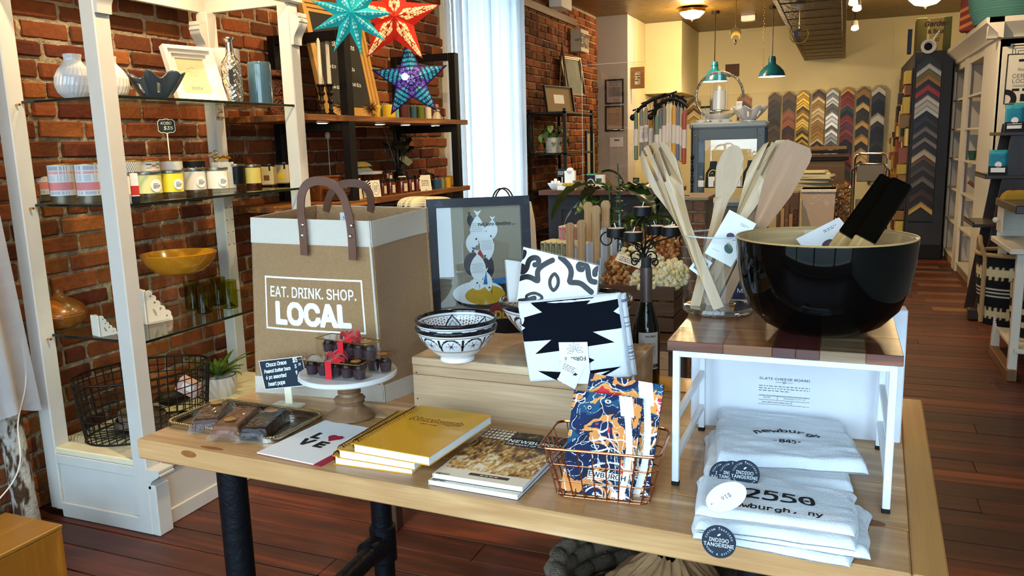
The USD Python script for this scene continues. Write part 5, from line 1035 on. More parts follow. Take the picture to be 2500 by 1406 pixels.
# wine bottle and candle topper
c = np.array([onz(1577, 933, TZ)[0], 1.86, TZ]); c[:2] = onz(1577, 938, TZ)[:2]; rB = pxm(33, c)
BOT = pane('bottle_green', (.10, .16, .03), .0, 1.5)
wbt = thing('wine_bottle', 'dark green wine bottle with a grey capsule carrying an iron candle topper', 'bottle', c); zb = lambda y: ony(1580, y, c[1])[2] - TZ
hN, hS, hT = zb(735), zb(790), zb(652)
part(wbt, 'bottle', lathe([(0, .03), (rB * .7, .002), (rB * .94, .0), (rB, .008), (rB, zb(815)), (rB * .93, hS), (rB * .62, zb(757)), (rB * .44, hN), (rB * .40, hT), (0, hT)], 56), mat('bottle_glass', '#0f140a', .04))
part(wbt, 'capsule', cyl(rB * .45, hT - zb(738), 40, zb(738), rB * .43), mat('capsule_grey', '#6b5e58', .35, .6)); part(wbt, 'capsule_band', cyl(rB * .47, .006, 40, zb(678)), mat('capsule_grey', '#6b5e58', .35, .6))
a0 = math.atan2(*(EYE[:2] - c[:2])[::-1]); gl, U, V = grid(lambda u, v: (u, v, 0 * u), 24, 2); ww = a0 - .55 + U * 1.5; gl.v = np.stack([(rB + .0008) * np.cos(ww), (rB + .0008) * np.sin(ww), zb(893) + (zb(805) - zb(893)) * V], 1); wl_ = part(wbt, 'label', shell(gl, .0006), mat('bottle_label', '#c9c2b8', .6), True)
def wrap(sh, da, z): gg = prism(shapely.segmentize(sh, .004), .0003); an = a0 + da + gg.v[:, 0] / rB; R2 = rB + .0011 + gg.v[:, 2]; return G(np.stack([R2 * np.cos(an), R2 * np.sin(an), z + gg.v[:, 1]], 1), gg.f)
part(wl_, 'label_print', wrap(lines_of_text(9, .030, .0042, 9), .28, zb(848)), GREYINK, False); part(wl_, 'label_title', wrap(text('MALBEC', .0045, 1), .34, zb(814)), INK, False)
part(wl_, 'barcode', wrap(UU([sbox(i * .0011, 0, i * .0011 + .0005 + .0003 * (i % 3 == 0), .009) for i in range(14)]), .52, zb(890)), INK, False)
ct_ = thing('candle_topper', 'black scrolled iron tealight topper for five candles in the wine bottle neck', 'candle holder', [c[0], c[1], TZ + hT])
part(ct_, 'cork', lathe([(0, -.012), (rB * .30, -.012), (rB * .36, .0), (rB * .36, .024), (0, .024)], 28), mat('dark_cork', '#2b2f2e', .5))
def loc(x, y, Y=0.0): p = ony(x, y, c[1] + Y); return p - np.array([c[0], c[1], TZ + hT])
cups = [(1568, 514, 0), (1504, 566, -.02), (1546, 576, -.06), (1600, 560, .05), (1638, 563, 0)]
hub = loc(1571, 640)
for i, (x, y, Y) in enumerate(cups):
    p = loc(x, y, Y); part(ct_, 'cup', lathe([(0, -.012), (.021, -.012), (.022, -.011), (.022, .009), (.0205, .009), (.0205, -.008), (0, -.008)], 32).t(*p), BLACKM)
    if i == 0:
        for k in range(4): an = k * PI / 2 + .5; part(ct_, 'stem', tube(spl([hub, hub + [.012 * cos(an), .012 * sin(an), .03], hub * .4 + p * .6 + [.022 * cos(an), .022 * sin(an), .0], p - [0, 0, .012]], 24), .0018, 6), BLACKM)
    else: part(ct_, 'arm', tube(spl([hub, hub + [0, 0, .018], hub * .5 + p * .5 + [0, 0, .012], p + [(.006 if p[0] > hub[0] else -.006), 0, -.02 + .008], p - [0, 0, .012]], 24), .0020, 6), BLACKM)
def curl(p, s, fx, th0=0):
    t = LS(0, 2 * PI * 1.25, 40); rr = s * (1 - .55 * t / t[-1]); return tube(np.stack([p[0] + fx * (rr * np.cos(t + th0) - s), 0 * t + p[1], p[2] + rr * np.sin(t + th0)], 1), .0018, 6)
for (x, y, s, f) in ((1570, 628, .016, 1), (1574, 628, .016, -1), (1545, 600, .013, -1), (1600, 598, .013, 1), (1502, 585, .020, 1), (1650, 585, .020, -1), (1560, 640, .010, 1), (1588, 640, .010, -1)): part(ct_, 'scroll', curl(loc(x, y), s, f), BLACKM)
WAXW = mat('white_wax', '#e6e1d8', .4)
for i, (x, y, Y) in enumerate(cups):
    p = loc(x, y, Y) + np.array([c[0], c[1], TZ + hT]); tl_ = thing('tealight', 'white tealight in the ' + ['topmost cup', 'far left cup', 'front left cup', 'rear right cup', 'far right cup'][i] + ' of the iron topper', 'candle', p - [0, 0, .0075]); part(tl_, 'wax', cyl(.0195, .0165, 28), WAXW); part(tl_, 'wick', rod((0, 0, .016), (.004 * (-1) ** i, 0, .028), .0012, 6), WAXW)
# white riser frame with a block wood top
SZ = 1.0745
sx0, sx1, sy0, sy1 = -.247, .0905, 1.287, 1.575
sd = thing('riser_stand', 'white metal frame riser with a patchwork acacia wood top at the right of the table', 'stand', (0, 0, TZ)); zt_ = SZ - TZ - .0165; q = .0115
WMET = mat('white_metal', '#dfe3e6', .35)
for x in (sx0, sx1 - q):
    for y in (sy0, sy1 - q): part(sd, 'leg', cbox(x, x + q, y, y + q, .005, zt_, .001), WMET); part(sd, 'foot_cap', cbox(x - .0005, x + q + .0005, y - .0005, y + q + .0005, 0, .008, .001), INK)
    for z in (.045, .115): part(sd, 'side_rail', cbox(x + .001, x + q - .001, sy0 + q, sy1 - q, z, z + .012, .001), WMET)
    part(sd, 'top_rail', cbox(x, x + q, sy0 + q, sy1 - q, zt_ - q, zt_, .001), WMET)
for y in (sy0, sy1 - q): part(sd, 'top_rail', cbox(sx0 + q, sx1 - q, y, y + q, zt_ - q, zt_, .001), WMET)
for x in (-.20, .035): part(sd, 'screw', cyl(.003, .003, 12).t(x, sy0 + .02, zt_ - q - .002), INK)
AC = [wood(f'acacia_{i}', a, b, 'x', 16, .3, .35, 2.0, .1, c) for i, (a, b, c) in enumerate([('#8d5236', '#6f3c27', '#4d281b'), ('#a9703f', '#8a5530', '#66401f'), ('#7c4331', '#5f3027', '#41211c'), ('#a58a6a', '#8c7052', '#6b5237'), ('#94603a', '#7b4a2c', '#57331d')])]
ex = [sx0 - .008, -.165, -.09, -.055, -.02, .045, sx1 + .006]; mid = [1.38, 1.40, 1.42, 1.37, 1.43, 1.39]; ti = [0, 1, 2, 2, 3, 0]; tj = [1, 4, 0, 4, 1, 1]
for i in range(6):
    part(sd, 'wood_block', cbox(ex[i], ex[i + 1], sy0 - .006, mid[i], zt_, SZ - TZ, .0008), AC[ti[i]]); part(sd, 'wood_block', cbox(ex[i], ex[i + 1], mid[i], sy1 + .03, zt_, SZ - TZ, .0008), AC[tj[i]])
# slate cheese board carton
cbx = thing('cheese_board_box', 'white carton printed with a cheese board description behind the white stand', 'box', (-.268, 1.595, TZ), .035)
LW = .392; part(cbx, 'carton', cbox(0, LW, 0, .045, 0, .258, .002), mat('carton_white', '#dfe2e8', .5))
pc0 = ony(1915, 928, 1.597); pr = lambda s, x, z: prism(AT(s, x, z - .170 + pc0[2] - TZ), .0003).rx(PI / 2).t(0, -.0002, 0)
cx_ = pc0[0] + .268
for s, z, m in ((text('SLATE CHEESE BOARD', .0046, 0, wide=1.35), .170, INK), (lines_of_text(3, .095, .0048, 2, .3).intersection(sbox(-1, -1, 1, 1)), .150, GREYINK), (text('SLATE', .0026, 0, wide=1.2), .1310, INK), (text('INCLUDES SOAPSTONE CHALK', .0026, 0), .1215, INK), (text('Dimensions: 15.75" x 8"', .0026, 0, shear=.2), .1310, GREYINK)):
    part(cbx, 'print', pr(s, cx_ - (.032 if z == .1310 and m is INK else .014 if z == .1215 else -.02 if z == .1310 else 0), z), m, False)
part(cbx, 'print', pr(UU([sbox(-.016, -.0002, .016, .0002), Point(0, 0).buffer(.0022).exterior.buffer(.0003)] + [sbox(-.0475, y, .0475, y + .0005) for y in (-.028, -.0295, -.0375, -.0465)] + [sbox(-.0125, -.0375, -.012, -.028), sbox(.015, -.0465, .0155, -.0375)]), cx_, .1635), INK, False)
# glass cylinder of wooden servers
vc, vr = stand(1752, 776, SZ, 88); vr = min(vr, .066); vh = ony(1750, 574, vc[1] - .02)[2] - SZ
vs_ = thing('glass_cylinder', 'clear glass cylinder vase holding wooden salad servers on the wood top', 'vase', vc)
part(vs_, 'glass', lathe([(0, .0), (vr * .96, .0), (vr, .004), (vr, vh)], 64, False), GLASS); part(vs_, 'base', lathe([(0, .0005), (vr * .95, .0005), (vr * .985, .005), (vr * .96, .011), (0, .009)], 64), mat('thick_glass', '#eef4f2', .0, trans=1, ior=1.5)); part(vs_, 'rim', tube([(vr * .988 * cos(a), vr * .988 * sin(a), vh) for a in LS(0, 2 * PI, 64, endpoint=False)], .0016, 6, True), mat('glass_rim', '#c9d4d2', .1, coat=.8))
UW = [wood('server_wood', '#d3b78f', '#b89468', 'y', 26, .4, .15, 1.0, .1), wood('server_wood_pale', '#dcc6a2', '#c6a67a', 'y', 26, .4, .15, 1.0, .1), wood('server_wood_pink', '#c99c78', '#b08460', 'y', 20, .4, .15, 1.4, .1)]
def server(name, label, pb, pt, Yb, Yt, outline, mt, thick=.007, slots=None, curve=.0, roll=0.0):
    """Wooden utensil from the picture points of its foot and its head's end, at their true distances; outline in lengths along the axis."""
    B, T_ = ony(*pb, Yb), ony(*pt, Yt); ax = T_ - B; L = float(np.linalg.norm(ax)); n = np.array([EYE[0] - B[0], EYE[1] - B[1], 0]); x = np.cross(ax, n); n = np.cross(x, ax); n /= np.linalg.norm(n); x /= np.linalg.norm(x); x = x * cos(roll) + n * sin(roll)
    pts = [(s * w * L, y * L) for s in (1, -1) for y, w in (outline if s == 1 else outline[::-1])]; p = Polygon(pts).buffer(0).buffer(.003).buffer(-.003)
    if slots:
        for sl in slots: p = p.difference(LineString([(a * L, b * L) for a, b in sl]).buffer(.0024))
    g = prism(shapely.segmentize(p, .012), thick); k = np.clip(g.v[:, 1] / L - .62, 0, 1); g.v[:, 2] += curve * (np.sin(np.clip(k / .38, 0, 1) * PI) * -1 + (g.v[:, 0] / (.09 * L)) ** 2 * (k > 0)) * .012
    t = thing(name, label, 'utensil', B, M=np.stack([x, ax / L, np.cross(x, ax / L)], 1)); part(t, 'wood', g, mt, 30); return t
Yv = vc[1]
spoon = [(0, .030), (.3, .028), (.55, .030), (.68, .040), (.76, .066), (.86, .078), (.94, .064), (.985, .036), (1.0, .014)]
server('salad_fork', 'big pale wooden salad fork with four tines, leftmost in the glass cylinder', (1755, 752), (1590, 352), Yv - .035, Yv - .02, [(0, .030), (.3, .030), (.5, .034), (.62, .052), (.74, .086), (.86, .098), (.95, .084), (.99, .055), (1.0, .02)], UW[0], .008, [[(-.045, .80), (-.052, 1.02)], [(-.008, .78), (-.010, 1.03)], [(.030, .80), (.036, 1.02)]], 1)
server('salad_spoon', 'wooden server tucked behind the big fork in the glass cylinder', (1740, 750), (1612, 372), Yv + .01, Yv + .015, spoon, UW[2], .008, None, 1)
server('salad_spoon', 'wooden salad spoon with an oval bowl in the middle of the glass cylinder', (1695, 752), (1795, 356), Yv - .01, Yv + .03, spoon, UW[0], .008, None, 1)
server('serving_fork', 'pale wooden slotted fork leaning right in the glass cylinder', (1705, 748), (1895, 350), Yv + .02, Yv + .02, [(0, .026), (.3, .026), (.58, .032), (.68, .052), (.8, .076), (.9, .076), (.97, .06), (1.0, .034)], UW[1], .007, [[(-.03, .84), (-.034, 1.02)], [(.004, .82), (.006, 1.03)]], 1)
server('wood_spatula', 'pinkish wooden spatula leaning far right in the glass cylinder', (1760, 752), (1950, 350), Yv + .03, Yv + .0, [(0, .026), (.35, .026), (.52, .034), (.64, .060), (.74, .080), (.93, .090), (.97, .085), (1.0, .06)], UW[2], .006)
server('serving_spoon', 'pale broad wooden server behind the spatula in the glass cylinder', (1730, 748), (1925, 345), Yv + .045, Yv + .05, [(0, .026), (.35, .026), (.58, .036), (.70, .066), (.82, .09), (.92, .088), (.98, .06), (1.0, .024)], UW[1], .006)
def info_card(label, c4, Y4, seed, flip=False):
    P = [ony(x, y, Y) for (x, y), Y in zip(c4, Y4)]; w, h = float(np.linalg.norm(P[1] - P[0])), float(np.linalg.norm(P[3] - P[0])); fm = frameM(P[0], P[1] - P[0], P[3] - P[0]); t = thing('info_card', label, 'card')
    part(t, 'card', fm(prism(sbox(0, 0, w, h), .0007, -.0007)), PAPER); k = w / .075
    E = lambda x, y, a, b, r=0: AR(AS(Point(0, 0).buffer(1, 20), a * w, b * w), r).__class__ and AT(AR(AS(Point(0, 0).buffer(1, 20), a * w, b * w), r), x * w, y * h)
    for sh, m in ((E(.46, .55, .13, .10, 20), mat('print_plum', '#5b4a5c', .5)), (E(.44, .50, .12, .05, 20), mat('print_pale2', '#d9cfc4', .5)), (E(.62, .30, .17, .13, -30), mat('print_green2', '#4d6a62' if flip else '#b9bcc2', .5)), (E(.60, .36, .14, .06, -30), mat('print_sand', '#cdb59a', .5)), (AT(AR(sbox(-.015 * w, -.22 * w, .015 * w, .22 * w), -60), .72 * w, .62 * h), mat('print_lilac', '#a09aa8', .5)), (AT(AR(sbox(-.015 * w, -.22 * w, .015 * w, .22 * w), -60), .78 * w, .56 * h), mat('print_lilac', '#a09aa8', .5)), (AT(lines_of_text(2, w * .3, w * .05, seed), w * .7, h * .85), GREYINK), (sbox(w * .15, h * .16, w * .4, h * .165), GREYINK)):
        part(t, 'print', fm(prism(sh.intersection(sbox(0, 0, w, h)), .0002, .0001)), m, False)
    return t
info_card('white product card with a green and plum cup picture standing in the glass cylinder', [(1720, 618), (1785, 652), (1792, 528), (1722, 498)], [Yv - .045, Yv - .03, Yv - .03, Yv - .045], 3, True)
P = [ony(x, y, vc[1] - .02) for x, y in ((1682, 655), (1705, 672), (1718, 642), (1692, 625))]; t = thing('blue_tag', 'small white and blue diamond tag behind the glass on the left of the servers', 'tag'); fm = frameM(P[0], P[1] - P[0], P[3] - P[0]); w = float(np.linalg.norm(P[1] - P[0])); h = float(np.linalg.norm(P[3] - P[0])); part(t, 'tag', fm(prism(sbox(0, 0, w * 1.3, h * 1.4), .0006)), PAPER); part(t, 'print', fm(prism(sbox(w * .25, h * .25, w * 1.1, h * 1.15), .0003, .0007)), mat('tag_blue', '#4f7da3', .5))
# the large black bowl
bc, br = stand(2003, 822, SZ, 78); rb_ = pxm(205, bc); hb3 = ony(2005, 603, bc[1] - rb_)[2] - SZ
bb = thing('salad_bowl', 'large glossy black lacquered bowl with a bamboo inside on the wood top', 'bowl', bc)
pr = [(0, 0), (.36, 0), (.50, .02), (.68, .11), (.84, .27), (.935, .49), (.98, .75), (1.0, .985)]
part(bb, 'outside', lathe([(a * rb_, b * hb3) for a, b in pr] + [(rb_ * .985, hb3 * .995)], 96, False), mat('black_lacquer', '#040404', .05, spec=.22), 60)
BAMB = mat('bamboo_inside', '#c7a878', .3, coat=.3, var=('#a07f52', 22, .8), stretch=(.35, .35, 9))
ins = lathe([(rb_ * .985, hb3 * .995), (rb_ * .95, hb3 * .97), (rb_ * .88, hb3 * .6), (rb_ * .7, hb3 * .28), (rb_ * .4, hb3 * .10), (0, hb3 * .08)], 96, False); part(bb, 'inside', G(ins.v, ins.f), BAMB, 60)
part(bb, 'rim', tube([(rb_ * .99 * cos(a), rb_ * .99 * sin(a), hb3) for a in LS(0, 2 * PI, 96, endpoint=False)], .0016, 6, True), mat('bamboo_rim', '#b9965f', .35))
info_card('white product card with a plum cup picture leaning inside the black bowl', [(2008, 665), (2120, 610), (2040, 530), (1950, 580)], [bc[1] - .0, bc[1] + .02, bc[1] + .09, bc[1] + .08], 6)
LACQ = mat('black_lacquer', '#040404', .07)
def hand(label, pb, pt, Yb, Yt):
    B, T_ = ony(*pb, Yb), ony(*pt, Yt); ax = T_ - B; L = float(np.linalg.norm(ax)); n = np.array([EYE[0] - B[0], EYE[1] - B[1], .25]); x = np.cross(ax, n); x /= np.linalg.norm(x); t = thing('salad_server', label, 'utensil', B, M=np.stack([x, ax / L, np.cross(x, ax / L)], 1))
    w = .017; part(t, 'handle', cbox(-w, w, L * .36, L, -.006, .006, .003), LACQ); part(t, 'blade', cbox(-w * .99, w * .99, 0, L * .36, -.0055, .0055, .002), wood('bamboo_blade', '#cfa868', '#b58b4a', 'y', 40, .4)); return t
hand('bamboo salad server with a black lacquered handle, left one in the black bowl', (2010, 660), (2172, 436), bc[1] - .02, bc[1] + .06)
hand('bamboo salad server with a black lacquered handle, right one in the black bowl', (2060, 665), (2203, 444), bc[1] - .05, bc[1] + .02)
# folded printed kitchen towels
def quad_towel(c4, z0, h, seed, amp=.004, over=.0, crown=.0, n=60, fr=1.0, r=.012):
    """Folded cloth over the four picture corners (front left, front right, back right, back left) seen on the plane z0 + h. Returns solid, map(u, v) -> 3D."""
    Q = [onz(x, y, z0 + h * .6) for x, y in c4]
    def bil(u, v): return (Q[0] * (1 - u)[:, None] + Q[1] * u[:, None]) * (1 - v)[:, None] + (Q[3] * (1 - u)[:, None] + Q[2] * u[:, None]) * v[:, None]
    W, D = float(np.linalg.norm(Q[1] - Q[0])), float(np.linalg.norm(Q[3] - Q[0]))
    def Hf(u, v):
        x, y = u * W, v * D; dx = np.clip(np.minimum(x, W - x) / r, 0, 1); dy = np.clip(np.minimum(y, D - y) / r, 0, 1); e = np.sqrt(np.clip(1 - (1 - dx) ** 2, 0, 1)) * np.sqrt(np.clip(1 - (1 - dy) ** 2, 0, 1))
        q = np.stack([x * 22 * fr, y * 60 * fr, 0 * x + seed], -1); return z0 + h * e * (1 + crown * np.sin(PI * v)) + amp * e * (meshkit.fbm(q, 4, seed) - .5)
    def edge(u, v):
        k = .006 * (meshkit.noise(np.stack([u * 6, v * 6, 0 * u + seed], -1), seed) - .5); return k
    u, v = np.meshgrid(.5 - .5 * np.cos(LS(0, PI, n)) * .999, .5 - .5 * np.cos(LS(0, PI, n)) * .999, indexing='ij'); u, v = u.ravel(), v.ravel()
    P = bil(u, v); P[:, :2] += edge(u, v)[:, None]; top = P.copy(); top[:, 2] = Hf(u, v); bot = P.copy(); bot[:, 2] = z0
    i, j = np.meshgrid(np.arange(n - 1), np.arange(n - 1), indexing='ij'); i, j = i.ravel(), j.ravel(); A, B_, C_, D_ = i * n + j, (i + 1) * n + j, (i + 1) * n + j + 1, i * n + j + 1; f = np.vstack([np.stack([A, B_, C_], 1), np.stack([A, C_, D_], 1)])
    return G(top, f) + G(bot, f[:, ::-1]), (lambda g: (lambda uu, vv: G(np.c_[(bil(uu, vv) + edge(uu, vv)[:, None] * [1, 1, 0])[:, :2], Hf(uu, vv) + .0007 + g.v[:, 2]], g.f))(np.clip(g.v[:, 0] / W, 0, 1), np.clip(g.v[:, 1] / D, 0, 1))), W, D
KT = mat('flour_sack_cloth', '#dfe5ea', .9, bump=(420, .3), sheen=.2)
def arched(s, h, r, k=.06, mono='mono'):
    L = []
    w = [.62 * h * 1.25] * len(s); tot = sum(w); x = -tot / 2
    for ch, wi in zip(s, w):
        if ch != ' ': t = text(ch, h, 1, mono); xx = x + wi / 2; L.append(AT(AR(t, -math.degrees(xx / r) if r else 0, origin=(0, 0)), xx, (r * (cos(xx / r) - 1) if r else 0) + (h * .16 if ch in 'bhd' else -h * .2 if ch in 'gy' else -h * .3 if ch in ',.' else 0)))
        x += wi
    return UU(L)
def towel(label, layers, z0, prints):
    t = thing('kitchen_towel', label, 'towel'); z = z0
    for k, (c4, h, amp, cr) in enumerate(layers):
        g, mp, W, D = quad_towel(c4, z, h, 3 + k + int(z0 * 1000) % 50, amp, crown=cr); part(t, 'fold', g, KT, True); z += h * .92
    for sh, x, y, m in prints: part(t, 'lettering', mp(prism(shapely.segmentize(AT(sh, x * W, y * D), .006), .0003)), m, False)
    return z
z = towel('white folded flour sack towel at the bottom of the front towel pile', [([(1688, 1304), (2078, 1372), (2132, 1250), (1705, 1165)], .013, .004, 0), ([(1692, 1288), (2125, 1355), (2112, 1240), (1708, 1160)], .013, .004, 0)], TZ, [])
z = towel('white folded flour sack towel in the middle of the front towel pile', [([(1695, 1282), (2095, 1332), (2092, 1228), (1712, 1158)], .013, .005, 0)], z, [])
zz1 = towel('white flour sack towel printed 12550 newburgh, ny on top of the front pile', [([(1694, 1246), (2092, 1298), (2090, 1206), (1728, 1142)], .012, .003, .1)], z, [(arched('12550', .033, 0), .47, .47, INK), (arched('newburgh, ny', .0145, 0), .50, .17, INK)])
z = towel('white folded flour sack towel at the bottom of the rear towel pile', [([(1716, 1185), (2085, 1215), (2060, 1090), (1722, 1060)], .016, .005, 0)], TZ, [])
z = towel('white folded flour sack towel in the middle of the rear towel pile', [([(1718, 1158), (2080, 1190), (2062, 1075), (1730, 1050)], .016, .006, 0)], z, [])
zz2 = towel('white flour sack towel with an arched newburgh -845- print on top of the rear pile', [([(1745, 1120), (2125, 1142), (2055, 1032), (1752, 1000)], .020, .006, .12)], z, [(arched('newburgh', .019, .12), .52, .50, INK), (arched('-845-', .013, 0), .50, .30, INK)])
TAGM = mat('slate_blue_tag', '#2b333f', .6, spec=.1)
def round_tag(label, o, r, M, full=True):
    t = thing('round_tag', label, 'tag', o, M=M); part(t, 'disc', prism(Point(0, 0).buffer(r, 40).difference(Point(0, r * .86).buffer(r * .05)), .0008), TAGM)
    s = [AT(text('INDIGO', r * .22, 1), 0, r * .10), AT(text('TANGERINE', r * .22, 1), 0, -r * .20)]
    def ringt(w, a0, top): 
        L = []; n = len(w)
        for i, ch in enumerate(w):
            if ch == ' ': continue
            a = (n - 1) / 2 - i; a *= .185; an = PI / 2 + a if top else -PI / 2 - a; L.append(AT(AR(text(ch, r * .11, 0), math.degrees(an) - 90 if top else math.degrees(an) + 90, origin=(0, 0)), r * .78 * cos(an), r * .78 * sin(an)))
        return L
    s += ringt('CUSTOM INSPIRED', 0, True) + ringt('HOME & GIFTS', 0, False) + [AT(AR(AS(Point(0, 0).buffer(r * .12), 1, .45), 40), 0, r * .42)]
    part(t, 'lettering', prism(UU(s), .0002, .0008), mat('tag_print', '#d5d8da', .6), False); return t
o = ony(1755, 1322, 1.06); rt = pxm(41, o); yface = TFL[1] + (o[0] - TFL[0]) * math.tan(TA)
round_tag('round slate blue lettered tag hanging over the front edge of the table', o, rt, lean(0, (0, -1), .10))
o = onz(1818, 1158, zz1 + .012); round_tag('round slate blue lettered tag, rightmost of those between the two towel piles', o, rt * .98, lean(0, (0, -1), .6))
o = onz(1792, 1160, zz1 + .010); round_tag('slate blue round tag half hidden behind the tag between the towel piles', o + [-.004, .004, -.0015], rt * .95, lean(0, (0, -1), .6))
o = onz(1772, 1160, zz1 + .008); round_tag('leftmost slate blue round tag peeking out between the towel piles', o + [-.004, .006, -.003], rt * .95, lean(0, (0, -1), .6))
o = onz(1773, 1213, zz1 + .016); t = thing('oval_tag', 'white oval price tag lying on the 12550 towel', 'tag', o, M=lean(o, (0, -1), .85) @ np.array([[.8, -.6, 0], [.6, .8, 0], [0, 0, 1]])); part(t, 'tag', prism(AS(Point(0, 0).buffer(1, 32), .031, .021).difference(Point(-.024, 0).buffer(.0012)), .0008), PAPER); part(t, 'lettering', prism(AR(text('$16', .006, 0), 180), .0002, .0009), GREYINK, False)
# knitted basket under the table with a paper bag
KN = mat('knit_rope', '#6f6253', .95, bump=(220, .5), var=('#51463a', 60, .8))
kc = np.array([-.31, 1.50, 0]); kr = .21
kb = thing('knit_basket', 'chunky knitted grey brown basket on the floor under the table', 'basket', kc)
for k in range(13):
    zz_ = .02 + k * .043; rr = kr * (.86 + .16 * sin(min(k, 9) / 9 * 1.4)); n = 44
    q = [((rr + .006 * cos(i * PI)) * cos(2 * PI * i / n), (rr + .006 * cos(i * PI)) * sin(2 * PI * i / n), zz_ + .008 * sin(i * PI + k)) for i in range(n)]
    part(kb, 'knit_row', tube(spl(q, 132, True), .019, 8, True), KN, True)
part(kb, 'bottom', cyl(kr * .85, .02, 40), KN)
pbg = thing('paper_bag', 'crumpled brown paper bag inside the knitted basket', 'paper bag', kc + [.02, 0, .025]); g, U, V = grid(lambda u, v: (u, v, 0 * u), 70, 50, cu=True); aa = 2 * PI * U; nn = meshkit.fbm(np.stack([np.cos(aa) * 2.4, np.sin(aa) * 2.4, V * 5], 1), 3, 6) - .5; rr = .150 * np.clip(1.0 - np.clip(V - .70, 0, 1) ** 2 * 9, .05, 1) * (1 + .30 * nn); g.v = np.stack([rr * np.cos(aa), rr * np.sin(aa), .56 * V + .05 * nn * (V > .1) + 0 * U], 1)
part(pbg, 'paper', g, mat('kraft_paper', '#8d6b48', .8, bump=(30, .5)), False)
# ------------------------------------------------------------------ black framed plank rack along the brick wall
RKX0, RKX1 = -2.925, -2.42
rk = thing('plank_rack', 'black steel frame rack with two thick wooden plank shelves against the brick wall', 'shelving')
RKW = [wood('rack_plank_a', '#a86a2c', '#7d4a1b', 'y', 12, .5, .1, 1.6, .15, '#54300f'), wood('rack_plank_b', '#b17434', '#865120', 'y', 12, .5, .1, 1.6, .15, '#5c3612')]
STEEL = mat('black_steel', '#14110e', .5, .3)
RZ = (1.572, 1.122)
for z in RZ:
    for i in range(2): x = RKX0 + i * (RKX1 - RKX0) / 2; part(rk, 'shelf_plank', cbox(x + .001, x + (RKX1 - RKX0) / 2 - .001, 3.28, 5.15, z - .032, z, .003), RKW[i])
for y, nm in ((3.68, 'a'), (4.98, 'b')):
    xr = RKX1 - .003
    for x in (xr - .048, RKX0 + .01): part(rk, 'post', cbox(x, x + .048, y, y + .06, 0, 2.01, .003), STEEL)
    for z in (2.01, RZ[0] - .033, RZ[1] - .033): part(rk, 'cross_bar', cbox(RKX0 + .058, xr - .048, y, y + .06, z - .048, z, .003), STEEL)
LED = mat('puck_lamp_lens', '#fff0d0', .4, es=14, emit='#ffe2b0')
for z, ys in ((RZ[0], (3.58, 4.15, 4.45, 4.85)), (RZ[1], (4.9,))):
    for y in ys:
        pk = thing('puck_lamp', f'small round puck lamp under the {"upper" if z > 1.3 else "lower"} rack plank, {["first from the left", "second from the left", "third from the left", "rightmost"][ys.index(y)] if z > 1.3 else "at its right end"}', 'lamp', (-2.52, y, z - .032)); part(pk, 'housing', cyl(.034, .006, 24, -.006), WHITE); part(pk, 'lens', cyl(.026, .003, 24, -.009), LED)
bl_ = thing('led_cord', 'white twisted lamp cord hanging down the brick wall under the rack plank', 'cord'); part(bl_, 'cord', [tube(spl([(-2.90, 3.72 + a, 1.53), (-2.90, 3.74 - a, 1.42), (-2.90, 3.72 + a, 1.32), (-2.90, 3.75 - a, 1.22), (-2.90, 3.74 + a, 1.125)], 40), .0025, 5) for a in (.008, -.008)], WHITE)
part(thing('lamp_switch', 'round white lamp switch on its cord under the upper plank', 'switch', (-2.80, 4.02, 1.48)), 'switch', [sph((0, 0, 0), .022, 14, 10, (.5, 1, 1)), rod((0, 0, .02), (0, 0, .058), .002, 5), rod((0, 0, -.02), (0, 0, -.30), .002, 5)], WHITE)
z = RZ[0]
def onr(x, yb, z, rpx): return stand(x, yb, z, rpx)
def at_x(x, yb, X, z): p = onx(x, yb, X); p[2] = z; return p
# carved panel
o = at_x(700, 298, -2.72, z); cv = thing('carved_panel', 'carved dark brown wooden relief panel on the left end of the upper plank', 'carving', o, M=lean(o, (1, -.2), .1))
CARV = mat('carved_wood', '#3a1d10', .5, bump=(45, 1.0), var=('#5a2e18', 12, .8)); g, U, V = grid(lambda u, v: (u, v, 0 * u), 90, 70); n = meshkit.fbm(np.stack([U * 9, V * 7, 0 * U], 1), 3, 4); w = .21; g.v = np.stack([(U - .5) * w, V * .2, .012 + .02 * np.abs(np.sin(n * 14)) * np.sin(PI * U) * np.sin(PI * V)], 1)
part(cv, 'relief', shell(g, .012), CARV, True); part(cv, 'moulding', cbox(-w / 2 - .01, w / 2 + .01, .2, .235, 0, .04, .006), CARV); part(cv, 'moulding', cbox(-w / 2 - .01, w / 2 + .01, -0.0, .02, 0, .04, .006), CARV)
# chalkboard with gilt frame
o = at_x(860, 288, -2.66, z); Mb = lean(o, (1, -.12), .20); cb_ = thing('chalkboard', 'chalkboard in a gilt frame listing star lantern prices', 'chalkboard', o, M=Mb)
bw_, bh_ = .50, .66; GILT = mat('gilt_frame', '#b98f4d', .4, .25, bump=(50, .2))
part(cb_, 'frame', picture_frame(bw_, bh_, .062, .03, 3), GILT); part(cb_, 'board', box(-bw_ / 2 + .05, bw_ / 2 - .05, .05, bh_ - .05, .002, .008), mat('board_grey', '#2b2925', .8), False)
for s, hh, x, y in (('Star Lanterns', .040, .02, .43), ('Red $34', .026, .045, .295), ('Multi $26', .026, .075, .205), ('Blue $29', .024, -.115, .29), ('Purple $36', .022, -.11, .17)): part(cb_, 'lettering', prism(AR(AT(text(s, hh * .78, 0, shear=.2, wide=.72), x, y), -4, origin=(0, 0)), .0005, .0082), CHALK, False)
